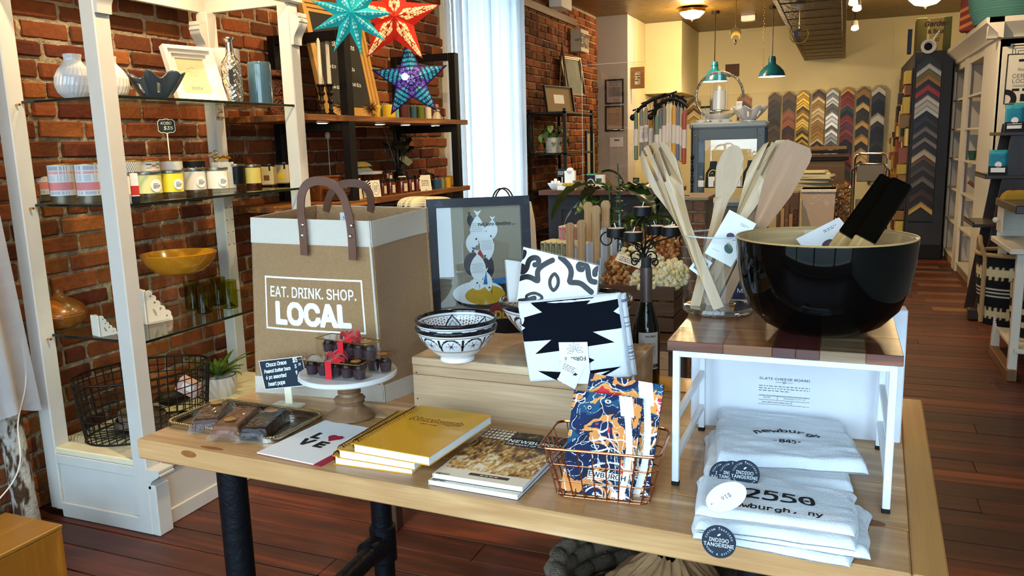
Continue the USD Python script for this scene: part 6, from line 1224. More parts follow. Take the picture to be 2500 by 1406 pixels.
# tapers in dark holders
TAPER = mat('ivory_taper', '#d6ccb4', .5); HOLD = mat('dark_turned_metal', '#2a211b', .35, .4)
for x, yb, yt, lb in ((789, 288, 206, 'left'), (810, 290, 205, 'right')):
    c = at_x(x, yb, -2.56, z); h = ony(x, yt, c[1])[2] - z; hp = thing('candlestick', f'dark turned candlestick, {lb} one of the pair before the chalkboard', 'candlestick', c); pr = [(0, 0), (.034, 0), (.032, .01), (.018, .02), (.010, .03), (.014, .042), (.010, .05), (.009, .075), (.018, .09), (.010, .105), (.010, .125), (.02, .14), (.012, .155), (.016, .18), (.026, .19), (.026, .196), (0, .196)]; part(hp, 'stick', lathe([(a, b / .196 * h) for a, b in pr], 28), HOLD)
    tp_ = thing('taper_candle', f'tall ivory taper candle in the {lb} candlestick', 'candle', [c[0], c[1], z + h]); part(tp_, 'wax', lathe([(0, 0), (.0115, 0), (.0095, .22), (.004, .235), (0, .236)], 20), TAPER); part(tp_, 'wick', rod((0, 0, .234), (.002, 0, .246), .001, 5), INK)
BRZ = mat('bronze_gold', '#8a6234', .3, .9)
for x, y, lb in ((838, 262, 'bronze starburst ornament partly behind the black rack post'), (905, 266, 'bronze starburst ornament left of the yellow pillar candle')):
    c = at_x(x, y, -2.50, z); R = random.Random(int(x)); L = []
    for k in range(34):
        th = math.acos(1 - 2 * (k + .5) / 34); ph = k * 2.39996; d = np.array([sin(th) * cos(ph), sin(th) * sin(ph), cos(th)]); L.append(tube([d * .006, d * .05], [.0042, .0006], 5))
    st = thing('starburst', lb, 'ornament', c + [0, 0, .05]); part(st, 'core', sph((0, 0, 0), .012, 10, 8), BRZ); part(st, 'spike', L, BRZ, kind='stuff')
def pillars(rows, z, X):
    for x0, x1, yt, yb, colr, lb in rows:
        c = at_x((x0 + x1) / 2, yb, X, z); r = pxm((x1 - x0) / 2, c); h = max(ony((x0 + x1) / 2, yt, c[1])[2] - z, .03); t = thing('pillar_candle', lb, 'candle', c); part(t, 'wax', lathe([(0, 0), (r * .98, 0), (r, .003), (r, h - .004), (r * .94, h), (r * .3, h - .003), (0, h - .004)], 32), mat('wax_' + colr[1:], colr, .55, bump=(40, .2), var=(colr, 3, .1))); part(t, 'wick', rod((0, 0, h - .006), (.001, 0, h + .008), .001, 5), WAXW)
pillars([(914, 932, 257, 289, '#b99a32', 'short mustard pillar candle at the left of the candle row'), (928, 942, 258, 290, '#5d8a86', 'teal pillar candle between the two yellow ones on the upper plank')], z, -2.58)
pillars([(935, 966, 256, 290, '#c9a21d', 'wide yellow pillar candle on the upper plank'), (962, 975, 257, 291, '#6f9c96', 'pale teal pillar candle right of the wide yellow one'), (973, 1001, 257, 291, '#4e241f', 'maroon pillar candle on the upper plank'), (1000, 1018, 260, 292, '#33505c', 'slate blue pillar candle on the upper plank'), (1018, 1037, 261, 292, '#5d6b1a', 'olive green pillar candle on the upper plank'), (1037, 1054, 262, 293, '#d2c8ae', 'ivory pillar candle at the right of the upper plank row')], z, -2.52)
for x, lb in ((1067, 'small cream bell finial with a wooden knob at the right end of the upper plank'),):
    c = at_x(x, 290, -2.62, z); t = thing('finial', lb, 'ornament', c); part(t, 'body', lathe([(0, 0), (.042, 0), (.034, .03), (.016, .062), (.024, .066), (.024, .074), (.010, .078), (0, .08)], 32), mat('cream_glaze', '#d9ccae', .3)); part(t, 'knob', sph((0, 0, .098), .017, 14, 10), mat('knob_wood', '#b08a58', .5))
# lower plank
z = RZ[1]
c = at_x(788, 496, -2.66, z); ch = thing('jewel_chest', 'small chestnut wooden chest with a lift lid on the lower rack plank', 'chest', c, 1.45); CH_ = wood('chest_wood', '#95531f', '#74390f', 'x', 20, .4, .2); part(ch, 'body', bx(.15, .12, .125), CH_); part(ch, 'lid', bx(.165, .135, .010).t(0, 0, .125), CH_); part(ch, 'escutcheon', [rod((0, -.061, .07), (0, -.061, .05), .006, 8), sph((0, -.064, .082), .005, 8, 6)], BRASS)
c = at_x(830, 496, -2.52, z); wk2 = thing('wicker_bowl', 'brown wicker bowl of soaps on the lower plank behind the tote handles', 'bowl', c); part(wk2, 'wicker', lathe([(0, .006), (.05, .006), (.078, .05), (.084, .07), (.078, .07), (.05, .016), (0, .014)], 40), mat('wicker', '#5d3c20', .8, bump=(90, 1.0)))
for k in range(4): part(thing('soap_bar', 'pale soap bar ' + ['at the left', 'at the back', 'at the front', 'at the right'][k] + ' in the wicker bowl', 'soap', c + [[-.03, 0, .062], [.0, .03, .064], [.0, -.03, .060], [.035, .005, .066]][k], k), 'soap', bx(.05, .032, .018, .006), CREAM)
def small_card(name, label, cat_n, x0, x1, yt, yb, X, z, face=(1, -.55), tilt=.15, m=None, rows=3, th=.002):
    o = at_x((x0 + x1) / 2, yb, X, z); M = lean(o, face, tilt); k = pxm(1, o); f = np.array(face) / np.hypot(*face); vis = abs(f[0] * (o[0]) + f[1] * o[1]) / np.hypot(o[0], o[1]); w = k * (x1 - x0) / max(vis, .35); h = k * (yb - yt); t = thing(name, label, cat_n, o, M=M)
    part(t, 'board', box(-w / 2, w / 2, 0, h, 0, th), m or CREAM, False)
    if rows: part(t, 'print', prism(AT(lines_of_text(rows, w * .7, h * .10, int(x0)), 0, h * .5), .0004, th), INK if m is not SLATE else CHALK, False)
    return t, o, w, h
small_card('card_pack', 'cream packaged card with dark lettering left of the striped box on the lower plank', 'card', 856, 886, 442, 492, -2.50, z)
small_card('card_pack', 'second cream pack behind the first on the lower plank', 'card', 862, 880, 438, 470, -2.60, z, rows=2)
t, o, w, h = small_card('gift_box', 'white gift box with black diagonal stripes and an oval label on the lower plank', 'box', 889, 925, 443, 484, -2.46, z, th=.03, rows=0)
part(t, 'stripe', prism(UU([Polygon([(-w / 2, h * a), (-w * .12, h * (a + .22)), (-w * .12, h * (a + .30)), (-w / 2, h * (a + .08))]) for a in np.arange(-.2, 1.0, .16)]).intersection(sbox(-w / 2, 0, -w * .1, h)), .0005, .03), INK, False); ov = AT(AS(Point(0, 0).buffer(1, 20), w * .22, h * .38), w * .2, h * .5); part(t, 'oval', prism(ov.difference(ov.buffer(-.0015)), .0005, .03), INK, False); part(t, 'print', prism(AT(lines_of_text(5, w * .24, h * .08, 5), w * .2, h * .5), .0005, .03), INK, False)
AMB = mat('amber_jam', '#5e2408', .08, coat=.6); JL = mat('jar_label', '#c9bca4', .6)
def jam(x0, x1, yt, yb, X, z, lb):
    c = at_x((x0 + x1) / 2, yb, X, z); r = pxm((x1 - x0) / 2, c); h = pxm(yb - yt, c); t = thing('jam_jar', lb, 'jar', c, -.55); part(t, 'jar', lathe([(0, 0), (r * .95, 0), (r, .004), (r, h * .72), (r * .85, h * .82), (0, h * .82)], 28), AMB); part(t, 'lid', cyl(r * .92, h * .17, 28, h * .83, ch=.002), BLACKM)
    g, U, V = grid(lambda u, v: (u, v, 0 * u), 10, 2); a = .1 - .2 + U * .9; g.v = np.stack([(r + .0008) * np.cos(a), (r + .0008) * np.sin(a), h * .12 + V * h * .5], 1); part(t, 'label', shell(g, .0006), JL, True); return t
jam(938, 958, 407, 440, -2.62, z + .055, 'amber jam jar standing raised at the back of the jar group')
for x0, x1, yb, lb in ((925, 945, 473, 'amber jam jar with a black lid behind the striped box'), (943, 966, 471, 'amber jam jar with a black lid, second from the left in front'), (968, 996, 471, 'amber jam jar with a black lid, middle of the front row'), (993, 1012, 468, 'amber jam jar with a black lid, second from the right'), (1010, 1030, 465, 'amber jam jar with a black lid at the right end by the easel card')): jam(x0, x1, yb - 38, yb, -2.50, z, lb)
jr = thing('jar_riser', 'low dark block under the raised jam jar on the lower plank', 'block', at_x(952, 440, -2.66, z)); part(jr, 'block', bx(.10, .14, .0545), CARV)
c = at_x(895, 470, -2.74, z); k2 = thing('marble_stand', 'marble topped cake stand at the back of the lower plank', 'cake stand', c); hs = ony(897, 418, c[1])[2] - z; part(k2, 'pedestal', lathe([(0, 0), (.06, 0), (.05, .02), (.022, .05), (.026, hs - .02), (0, hs - .018)], 32), CARV); part(k2, 'top', cyl(.105, .018, 48, hs - .018, ch=.002), mat('marble', '#dad7d3', .25))
for k, (dz, a, m, lb) in enumerate(((.001, .2, mat('sachet_green', '#9a9f7d', .8), 'pale green sachet lying on the rack cake stand'), (.03, .5, mat('sachet_yellow', '#c59a34', .8), 'yellow banded sachet on top of the green one on the rack cake stand'))):
    g, _ = padgrid(.15, .085, .028, .035, 26, 20, .006, k, 30); t = thing('sachet', lb, 'sachet', [c[0] - .02, c[1] - .06, z + hs + dz], 1.3 + a * .3); part(t, 'pouch', g.t(-.05, -.04, 0), mat('sachet_green', '#9a9f7d', .8), True)
    if k: part(t, 'band', padgrid(.07, .089, .032, .03, 20, 20, .003, 3, 30)[0].t(-.01, -.042, -.001), m, True)
vz = thing('leafy_vase', 'dark bunch of dried leaves in a black ribbed vase on the lower plank', 'plant', at_x(975, 436, -2.72, z)); DL = leaf('dried_leaf', '#1c1d14', '#2c3020'); rl = random.Random(8)
part(vz, 'vase', lathe([(0, 0), (.03, 0)] + [(.036 + .003 * cos(k * 2.2), .006 + k * .009) for k in range(12)] + [(.026, .12), (0, .118)], 28), BLACKM)
for k in range(26):
    a = rl.uniform(0, 6.28); t_ = rl.uniform(.1, .9); hgt = rl.uniform(.12, .36); p1 = np.array([cos(a) * t_ * .15, sin(a) * t_ * .15, .12 + hgt]); g, _, _ = grid(lambda u, v: ((u - .5) * .07, (v - .5) * .06 * np.sin(PI * np.clip(u, .03, .97)), .01 * np.sin(3 * u)), 8, 5); part(vz, 'leaf', g.ry(rl.uniform(-1, 1)).rz(a).t(*p1), DL, True); part(vz, 'stem', rod((0, 0, .11), p1, .0018, 5), DL)
for k in range(2): g, _, _ = grid(lambda u, v: ((u - .5) * .055, (v - .5) * .075 * np.sin(PI * np.clip(u, .03, .97)), .004 * np.sin(3 * u)), 10, 5); part(vz, 'pale_leaf', g.ry(1.35).rz(-.5).t(.03, .02 + k * .05, .20 - k * .02), leaf('pale_leaf', '#8f9168', '#a8aa82'), True)
small_card('price_card', 'small cream price card standing among the jam jars', 'card', 974, 992, 418, 436, -2.52, z + .055, rows=2)
small_card('easel_card', 'cream printed card on a black mini easel at the right of the jam jars', 'card', 1027, 1054, 424, 462, -2.45, z, m=None, rows=4)
e = thing('mini_easel', 'black mini easel holding the cream printed card', 'easel', at_x(1043, 465, -2.452, z)); part(e, 'leg', [rod((-.0, -.02, 0), (-.02, 0, .05), .003, 6), rod((0, .02, 0), (-.02, 0, .05), .003, 6), rod((-.05, 0, 0), (-.02, 0, .05), .003, 6), cbox(-.004, .006, -.02, .02, .004, .008, .001)], BLACKM)
c = at_x(1050, 440, -2.66, z); bw2 = thing('iron_bow', 'dark metal bow shaped ornament behind the easel card', 'ornament', c + [0, 0, .06]); part(bw2, 'loop', [tube(arc((0, -.03, .01), .028, 0, 6.28, 20, 'yz')[:-1], .009, 8, True), tube(arc((0, .03, .0), .028, 0, 6.28, 20, 'yz')[:-1], .009, 8, True), rod((0, 0, 0), (0, -.02, -.058), .008), rod((0, 0, 0), (0, .03, -.058), .008)], BLACKM)
pillars([(1056, 1076, 438, 461, '#2d4a5c', 'navy pillar candle right of the easel card'), (1075, 1086, 437, 459, '#74856a', 'sage green pillar candle on the lower plank'), (1085, 1101, 434, 457, '#c58d1c', 'mustard pillar candle at the right end of the lower plank')], z, -2.47)
c = at_x(1096, 452, -2.58, z); hu = thing('hurricane_glass', 'clear hurricane glass with a yellow candle at the right end of the lower plank', 'candle holder', c); part(hu, 'glass', lathe([(0, 0), (.042, 0), (.044, .10)], 32, False), GLASS); part(hu, 'candle', cyl(.03, .065, 24, .003), mat('wax_c58d1c', '#c58d1c', .5)); part(hu, 'coaster', cyl(.05, .004, 28, -.004), CARV)
# paper star lanterns
def star_lantern(name, label, px, X, R, n, inner, depth, fn, rot, cordz=2.95, glow=6.0, face=None, glowcol=(1, .8, .5)):
    c = onx(*px, X); f = EYE - c; f[2] = 0; f /= np.linalg.norm(f)
    if face is not None: q = cos(face), sin(face); f = np.array([f[0] * q[0] - f[1] * q[1], f[0] * q[1] + f[1] * q[0], 0])
    M = lean(c, f[:2], 0.0); t = thing(name, label, 'star lantern', c, M=M); GS = 30; V, F_, C = [], [], []
    for s in (1, -1):
        for k in range(2 * n):
            a0, a1 = rot + k * PI / n, rot + (k + 1) * PI / n; r0, r1 = (R, inner * R) if k % 2 == 0 else (inner * R, R)
            A = np.array([0, 0, s * depth]); B = np.array([r0 * sin(a0), r0 * cos(a0), 0]); D = np.array([r1 * sin(a1), r1 * cos(a1), 0]); tip, val = (B, D) if k % 2 == 0 else (D, B)
            base = len(V); idx = {}
            for i in range(GS + 1):
                for j in range(GS + 1 - i):
                    u, v = i / GS, j / GS; p = A * (1 - u - v) + tip * u + val * v; idx[i, j] = len(V); V.append(p); C.append(fn(u, v, k))
            flip = (s > 0) == (k % 2 == 0)
            for i in range(GS):
                for j in range(GS - i):
                    tr = [[idx[i, j], idx[i + 1, j], idx[i, j + 1]]] + ([[idx[i + 1, j], idx[i + 1, j + 1], idx[i, j + 1]]] if i + j < GS - 1 else [])
                    F_ += [x[::-1] if flip else x for x in tr]
    g = G(np.array(V), np.array(F_), np.array([lin(x) for x in C])); return t, c, g, M
def glowmat(name, es): return vcol(name, .7, es=es, bump=None)
def cells(u, v, f, g):           # rows of petal shaped cut-outs following the ray
    a, b = (u * f + v * f * .35) % 1 - .5, (v * g - u * g * .22) % 1 - .5; return a * a * 1.3 + b * b * 1.5
def teal_fn(u, v, k):
    d = cells(u, v, 11, 9); return '#c9f5ef' if (d < .11 and .10 < u < .9 and .04 < v < .36 * (1 - u) + .06) else '#0f7f88' if v < .03 else '#148a90'
def red_fn(u, v, k):
    if v < .03: return '#5a1008'
    if v > .46 * (1 - u) + .05 or u < .07: return '#a51d0e'
    d = cells(u, v, 15, 11); w = (u * 3.2) % 1
    return '#9a1a0c' if (d > .24 or (w > .86 and v > .05) or (.14 < u < .26 and v < .16)) else '#f5dc98'
def purp_fn(u, v, k):
    d = cells(u, v, 9, 10); base = '#6d45b4' if u < .20 or u > .74 else '#20a9b8'
    if v < .03 or v > .90 - u: return '#17152f'
    return base if d < .13 else '#a9b9dd' if d < .16 else '#1b1936'
t, c, g, M = star_lantern('star_lantern', 'teal nine pointed paper star lantern, top left of the three', (858, 35), -2.06, .185, 9, .42, .055, teal_fn, .15); part(t, 'paper', g, vcol('teal_star_paper', .7, es=.35), False); part(t, 'cord', rod((0, .08, -.02), (0, 2.95 - c[2], -.02), .002, 5), INK)
t, c, g, M = star_lantern('star_lantern', 'red and gold five pointed paper star lantern, glowing warm', (963, 45), -2.08, .235, 5, .42, .06, red_fn, .04); part(t, 'paper', g, vcol('red_star_paper', .7, es=.55), False); part(t, 'cord', rod((0, .1, -.02), (0, 2.95 - c[2], -.02), .002, 5), CREAM)
t, c, g, M = star_lantern('star_lantern', 'purple and turquoise five pointed paper star lantern, lowest of the three', (1003, 196), -2.10, .208, 5, .42, .05, purp_fn, -.05); part(t, 'paper', g, vcol('purple_star_paper', .7, es=.42), False); part(t, 'bulb', sph((-.03, .015, .045), .018, 12, 8, (1, 1, .6)), mat('lantern_bulb', '#fff4e0', .3, es=9)); part(t, 'cord', rod((0, .08, -.06), (0, 2.95 - c[2], -.06), .002, 5), INK)
# ------------------------------------------------------------------ second table and what stands on it
T2 = .80
OLDW = wood('old_table', '#6a4526', '#4c3019', 'x', 10, .6)
t2 = thing('back_table', 'dark wooden table behind the pine table carrying popcorn and plants', 'table', (0, 0, 0))
for i in range(4): part(t2, 'plank', cbox(-1.55, -.40, 2.34 + i * .15, 2.489 + i * .15, T2 - .03, T2, .002), OLDW)
for x in (-1.52, -.47):
    for y in (2.38, 2.86): part(t2, 'leg', cbox(x, x + .05, y, y + .05, 0, T2 - .03, .003), OLDW)
CR = wood('crate_slat', '#7a5230', '#5d3c20', 'x', 16, .7, 0, 1.4, .3); CR2 = wood('crate_slat_end', '#6d4828', '#523419', 'y', 16, .7, 0, 1.4, .3)
o = onz(1645, 815, T2); cw, cd, chh = .34, .26, .15
pc_ = thing('popcorn_crate', 'rustic slatted wooden crate filled with bags of popcorn', 'crate', (o[0] - cw, o[1], T2))
for k in range(3):
    z0 = .004 + k * .05; part(pc_, 'slat', cbox(0, cw, 0, .011, z0, z0 + .044, .0015), CR); part(pc_, 'slat', cbox(0, cw, cd - .011, cd, z0, z0 + .044, .0015), CR); part(pc_, 'end_slat', cbox(cw - .011, cw, .012, cd - .012, z0, z0 + .044, .0015), CR2); part(pc_, 'end_slat', cbox(0, .011, .012, cd - .012, z0, z0 + .044, .0015), CR2)
part(pc_, 'bottom', box(.011, cw - .011, .011, cd - .011, .002, .012), CR, False)
for x in (.012, cw - .03):
    for y in (.012, cd - .03): part(pc_, 'corner_post', cbox(x, x + .018, y, y + .018, .003, chh - .005, .001), CR2)
POPW = vcol('popcorn_pale', .7, var=.25, vscale=60); POPC = vcol('popcorn_caramel', .45, var=.4, vscale=60); R = random.Random(31)
def popbag(label, x, y, W, w, h, cols, mt, Y, rot=0.0, lab=False):
    c = ony(x, y, Y); t = thing('popcorn_bag', label, 'popcorn bag', c, M=lean(c, (0, -1), .55) @ np.array([[cos(rot), -sin(rot), 0], [sin(rot), cos(rot), 0], [0, 0, 1]]))
    L = []
    for k in range(150):
        a, r = R.uniform(0, 6.28), math.sqrt(R.random()); px, py = r * cos(a) * w * .46, r * sin(a) * h * .46; d = .030 * math.sqrt(max(1 - r * r, .04)); g = sph((0, 0, 0), R.uniform(.007, .0115), 6, 4, (R.uniform(.7, 1.1), R.uniform(.7, 1.1), R.uniform(.7, 1))); L.append(g.rx(R.random() * 3).t(px, py, R.uniform(.2, 1) * d).col(R.choice(cols)))
    part(t, 'popcorn', L, mt, False, kind='stuff')
    def fn(u, v):
        X, Y_ = (u - .5) * w, (v - .5) * h; e = np.clip(1 - (2 * u - 1) ** 4, 0, 1) * np.clip(1 - (2 * v - 1) ** 4, 0, 1); return X, Y_, .042 * e ** .6 + .004 * np.sin(u * 31 + v * 17)
    g, _, _ = grid(fn, 24, 24); part(t, 'film', g, FILM, True)
    if lab: part(t, 'label', box(-w * .1, w * .42, h * .20, h * .42, .044, .0446), CREAM, False); part(t, 'print', prism(AT(lines_of_text(3, w * .4, .006, 7), w * .16, h * .31), .0003, .0447), INK, False)
pal, car = ('#f2e4b4', '#e8d391', '#f6ecc8'), ('#a8602a', '#8a4a1e', '#c07a3a', '#d8a060')
Yp = o[1]
for a in (('white popcorn bag in the middle of the crate below the iron topper', 1560, 640, 0, .17, .14, pal, POPW, Yp + .09, .1), ('caramel popcorn bag with a cream label at the left of the crate', 1512, 668, 0, .17, .12, car, POPC, Yp + .05, -.3, True), ('caramel popcorn bag at the top right of the crate', 1618, 605, 0, .13, .13, car, POPC, Yp + .14, .25, True), ('pale popcorn bag at the lower right of the crate', 1638, 672, 0, .12, .11, pal, POPW, Yp + .05, .15), ('white popcorn bag at the front of the crate behind the bottle neck', 1580, 688, 0, .15, .09, pal, POPW, Yp + .035, 0), ('caramel popcorn bag at the back of the crate', 1570, 592, 0, .13, .12, car, POPC, Yp + .19, 0)): popbag(*a)
# wooden spoon cartons
SPW = wood('spoon_wood', '#d2b48c', '#bb9a6e', 'z', 30, .5)
CART = mat('carton_grey_white', '#c9cccf', .6); GRP = mat('green_print', '#4c6b5c', .6)
for i, (x, y0, y1, yb, Y, lb) in enumerate(((1402, 575, 542, 690, 2.50, 'leftmost'), (1430, 590, 535, 690, 2.44, 'second from the left, in front'), (1446, 545, 492, 690, 2.58, 'third from the left, at the back'), (1465, 555, 500, 690, 2.50, 'fourth from the left'), (1488, 540, 488, 690, 2.54, 'rightmost'))):
    c = ony(x, yb, Y); c[2] = T2; zt = ony(x, y0, Y)[2] - T2; ztp = ony(x, y1, Y)[2] - T2; w = pxm(30, c); t = thing('spoon_carton', f'grey white carton holding a wooden spoon, {lb}', 'carton', c, -.30)
    part(t, 'carton', prism([(-w / 2, 0), (w / 2, 0), (w / 2, zt * (1 if i % 2 else .86)), (-w / 2, zt * (.86 if i % 2 else 1))], .03).rx(PI / 2).t(0, .015, 0), CART); part(t, 'spoon', prism(sbox(-w * .34, zt * .5, w * .34, ztp - w * .4).union(Point(0, ztp - w * .42).buffer(w * .42)), .007).rx(PI / 2).t(0, -.016, 0), SPW)
    part(t, 'print', prism(AT(AR(text('utensil', .012, 0, shear=.2), 90), w * .22, zt * .45), .0004).rx(PI / 2).t(0, -.0235, 0), GRP, False)
    part(t, 'front', prism([(-w / 2, 0), (w / 2, 0), (w / 2, zt * (.72 if i % 2 else .6)), (-w / 2, zt * (.6 if i % 2 else .72))], .0015).rx(PI / 2).t(0, -.0215, 0), CART)
def minibox(label, x, y, Y, zz, w, d, h, c1, c2):
    o = ony(x, y, Y); o[2] = zz; t = thing('match_box', label, 'box', o, -.12); part(t, 'carton', cbox(0, w, 0, d, 0, h, .001), mat('carton_' + c1[1:], c1, .5)); part(t, 'label', box(w * .12, w * .88, -.0006, 0, h * .1, h * .9), mat('print_' + c2[1:], c2, .5), False); part(t, 'lettering', prism(AT(AR(lines_of_text(3, h * .6, w * .18, int(x)), 90), w / 2, h / 2), .0004).rx(PI / 2).t(0, -.0007, 0), CREAM, False)
brs = thing('box_riser', 'low cream display block under the little boxes on the back table', 'block', (*ony(1315, 660, 2.50)[:2], T2), -.12); zr = ony(1325, 628, 2.5)[2] - T2; part(brs, 'block', bx(.24, .2, zr - .001, .003).t(.11, .11, 0), CREAM)
for k, lb in enumerate(('first', 'second', 'third', 'fourth', 'fifth', 'sixth')): minibox(f'small green patterned box, {lb} from the left in the green row on the back table', 1320 + k * 13.5, 626, 2.50 - .0014 * k, T2 + zr, .0155, .09, ony(1325, 590, 2.5)[2] - T2 - zr, '#d6c79c', '#44604a')
zr2 = ony(1368, 588, 2.56)[2]
for k, lb in enumerate(('first', 'second', 'third', 'fourth', 'fifth', 'sixth')): minibox(f'small pink patterned box, {lb} from the left in the pink row above the green boxes', 1364 + k * 11, 588, 2.56 - .001 * k, zr2, .0135, .07, ony(1368, 552, 2.56)[2] - zr2, '#d9c3b0', '#b0566a')
pb2 = thing('box_step', 'cream step block lifting the pink boxes on the back table', 'block', (*ony(1360, 640, 2.555)[:2], T2), -.12); part(pb2, 'block', bx(.12, .09, zr2 - T2 - .0005, .002).t(.055, .05, 0), CREAM)
# big leaf plant, grassy plant and eucalyptus bottle
def big_leaf(L, w, bend=.8, curlv=.25):
    def fn(u, v):
        s = (v - .5) * 2; ww = w * np.sin(PI * np.clip(u, .02, .985)) ** .75 * (1.1 - .45 * u); x = L * np.sin(bend * u) / bend; zz = L * (1 - np.cos(bend * u)) / bend * -1; return x, s * ww / 2, zz + curlv * ww * np.abs(s) * .5 + .006 * np.sin(u * 40) * np.abs(s)
    return grid(fn, 22, 9)[0]
DG = leaf('deep_green', '#14280f', '#24401a'); DG2 = leaf('mid_green', '#25421a', '#3f6126')
p0 = ony(1500, 560, 2.78); p0[2] = T2; bp = thing('leaf_plant', 'potted plant with large drooping dark green leaves behind the spoon cartons', 'plant', p0); part(bp, 'pot', lathe([(0, 0), (.06, 0), (.075, .10), (.07, .10), (.06, .09), (0, .09)], 32), BLACKM); zt = ony(1500, 470, 2.78)[2] - T2
for k, (az, L, w, b, zz) in enumerate(((3.0, .30, .12, 1.7, zt + .02), (2.4, .24, .09, 1.2, zt), (.2, .26, .09, 1.6, zt + .01), (.9, .24, .08, 1.0, zt), (5.6, .24, .10, 1.3, zt), (-.25, .30, .08, 1.9, zt + .02), (4.2, .18, .09, 1.0, zt - .04), (3.5, .22, .10, 1.8, zt - .03))):
    part(bp, 'leaf', big_leaf(L, w, b).ry(-.35).rz(az).t(.02 * cos(az), .02 * sin(az), zz), DG if k % 3 else DG2, True); part(bp, 'stem', rod((0, 0, .08), (.02 * cos(az), .02 * sin(az), zz), .003, 6), DG2)
p0 = ony(1560, 540, 2.72); p0[2] = T2; gp = thing('grass_plant', 'spiky grass leaved plant right of the large leaves on the back table', 'plant', p0); part(gp, 'pot', cyl(.05, .09, 28, r2=.06), BLACKM); zt = ony(1545, 490, 2.72)[2] - T2; rl = random.Random(17)
for k in range(30): part(gp, 'leaf', blade(rl.uniform(.12, .24), .016, rl.uniform(1.0, 2.2), k * 2.399, rl.uniform(.7, 1.3)).t(0, 0, zt - .10), DG2 if k % 2 else LEAFG, True)
part(gp, 'stem', rod((0, 0, .08), (0, 0, zt - .09), .012, 10), DG2)
p0 = ony(1513, 640, 2.62); p0[2] = T2; eb = thing('glass_bottle', 'tall clear glass bottle with a eucalyptus sprig', 'vase', p0); zt = ony(1513, 520, 2.62)[2] - T2; part(eb, 'bottle', lathe([(0, 0), (.05, 0), (.054, .02), (.054, zt * .6), (.02, zt * .82), (.018, zt), (.022, zt)], 32, False), GLASS)
ebs = thing('eucalyptus_sprig', 'eucalyptus sprig with small round leaves standing in the glass bottle', 'plant', p0 + [0, 0, .02]); ze = ony(1508, 400, 2.62)[2] - T2 - .02; part(ebs, 'stem', tube(spl([(0, 0, 0), (.005, 0, ze * .6), (-.006, 0, ze)], 20), .0022, 6), DG2); EUC = leaf('eucalyptus', '#55675a', '#6f8073')
for k in range(22): zz = ze * (.45 + .5 * k / 22); s = .022 * (1 - .6 * k / 22); part(ebs, 'leaf', lathe([(0, 0), (s, .001), (0, .002)], 12).t(s, 0, 0).ry(-.3).rz(k * 2.1).t(.004, 0, zz), EUC, True)
nb_ = thing('gift_carton', 'navy blue carton with white lettering behind the glass cylinder', 'box', (*ony(1790, 700, 1.83)[:2], TZ), .0); kx = pxm(1, ony(1800, 690, 1.83)); hN_ = ony(1800, 608, 1.83)[2] - TZ; part(nb_, 'carton', cbox(0, .07, 0, .05, 0, hN_, .002), mat('navy_carton', '#1c2440', .5)); part(nb_, 'lettering', prism(AT(text('MADE', .009, 0, wide=1.2), .030, hN_ * .72), .0004).rx(PI / 2).t(0, -.0002, 0), CHALK, False)
o = onz(1632, 948, TZ); yc = thing('yellow_card', 'yellow card on the table between the wine bottle and the white stand', 'card', o - [.05, .03, -.0005], .1); part(yc, 'card', cbox(0, .12, 0, .10, 0, .0015, .0003), YEL)
# cushions and throws left of the framed print
bn = thing('bench', 'low wooden bench under the cushions and throws', 'bench', (-1.72, 3.15, 0)); part(bn, 'seat', cbox(0, .75, 0, .5, .42, .46, .004), OLDW)
for x in (.03, .67):
    for y in (.03, .42): part(bn, 'leg', cbox(x, x + .05, y, y + .05, 0, .42, .003), OLDW)
def cushion(label, c, w, h, d, m, rot=0.0, fn=None, name='cushion'):
    def fu(u, v):
        s, t_ = u * 2 * PI, (v - .5) * PI; sp = lambda x, e: np.sign(x) * np.abs(x) ** e; return w / 2 * sp(np.cos(t_), .45) * sp(np.cos(s), .45), d / 2 * sp(np.cos(t_), .9) * sp(np.sin(s), .9), h / 2 * sp(np.sin(t_), .5)
    g, U, V = grid(fu, 90, 60, cu=True)
    if fn: g.c = np.array([lin(fn(u, v)) for u, v in zip(U, V)])
    t = thing(name, label, 'cushion' if name == 'cushion' else 'throw', c, rot); part(t, 'cover', g, m, True); return t, g
cB = ony(1040, 560, 3.25); zc1 = ony(1035, 715, 3.22)[2]
cushion('cream cushion with small black dots behind the tote bag', [cB[0] - .02, 3.30, zc1 + .37], .30, .14, .14, vcol('dot_cloth', .9), -.1, lambda u, v: '#1a1a1a' if ((u * 40) % 1 < .5 and (v * 24) % 1 < .45) else '#cdbb95')
t, g = cushion('fluffy cream throw folded between the dotted and the black and white cushion', [cB[0] - .02, 3.27, zc1 + .20], .34, .24, .20, mat('fluff', '#d9c79f', .95, bump=(120, 1.0), sheen=.4), -.1, None, 'throw'); R = np.random.default_rng(2)
mm = trimesh.Trimesh(g.v, g.f, process=False); pt_, fi = trimesh.sample.sample_surface(mm, 1500, seed=3); nr = mm.face_normals[fi]; L = []
for p, n in zip(pt_, nr): d = n + R.normal(0, .5, 3); d /= np.linalg.norm(d); L.append(tube([p, p + d * .02 + [0, 0, -.006]], [.0028, .0008], 4, caps=False))
part(t, 'tuft', L, mat('fluff', '#d9c79f', .95), True, kind='stuff')
cushion('black and white woven cushion below the fluffy throw', [cB[0] + .03, 3.25, zc1], .36, .20, .18, vcol('woven_cloth', .9), -.1, lambda u, v: '#16161a' if ((u * 22 + v * 9) % 1 < .5) != ((u * 22 - v * 9) % 1 < .3) else '#d0c4a8')
cushion('plain tan cushion at the bottom of the pile on the bench', [cB[0] + .02, 3.27, (zc1 + .37) / 2 - .01], .42, .30, zc1 - .09 - .46, mat('tan_cloth', '#8c6c46', .9), 0)
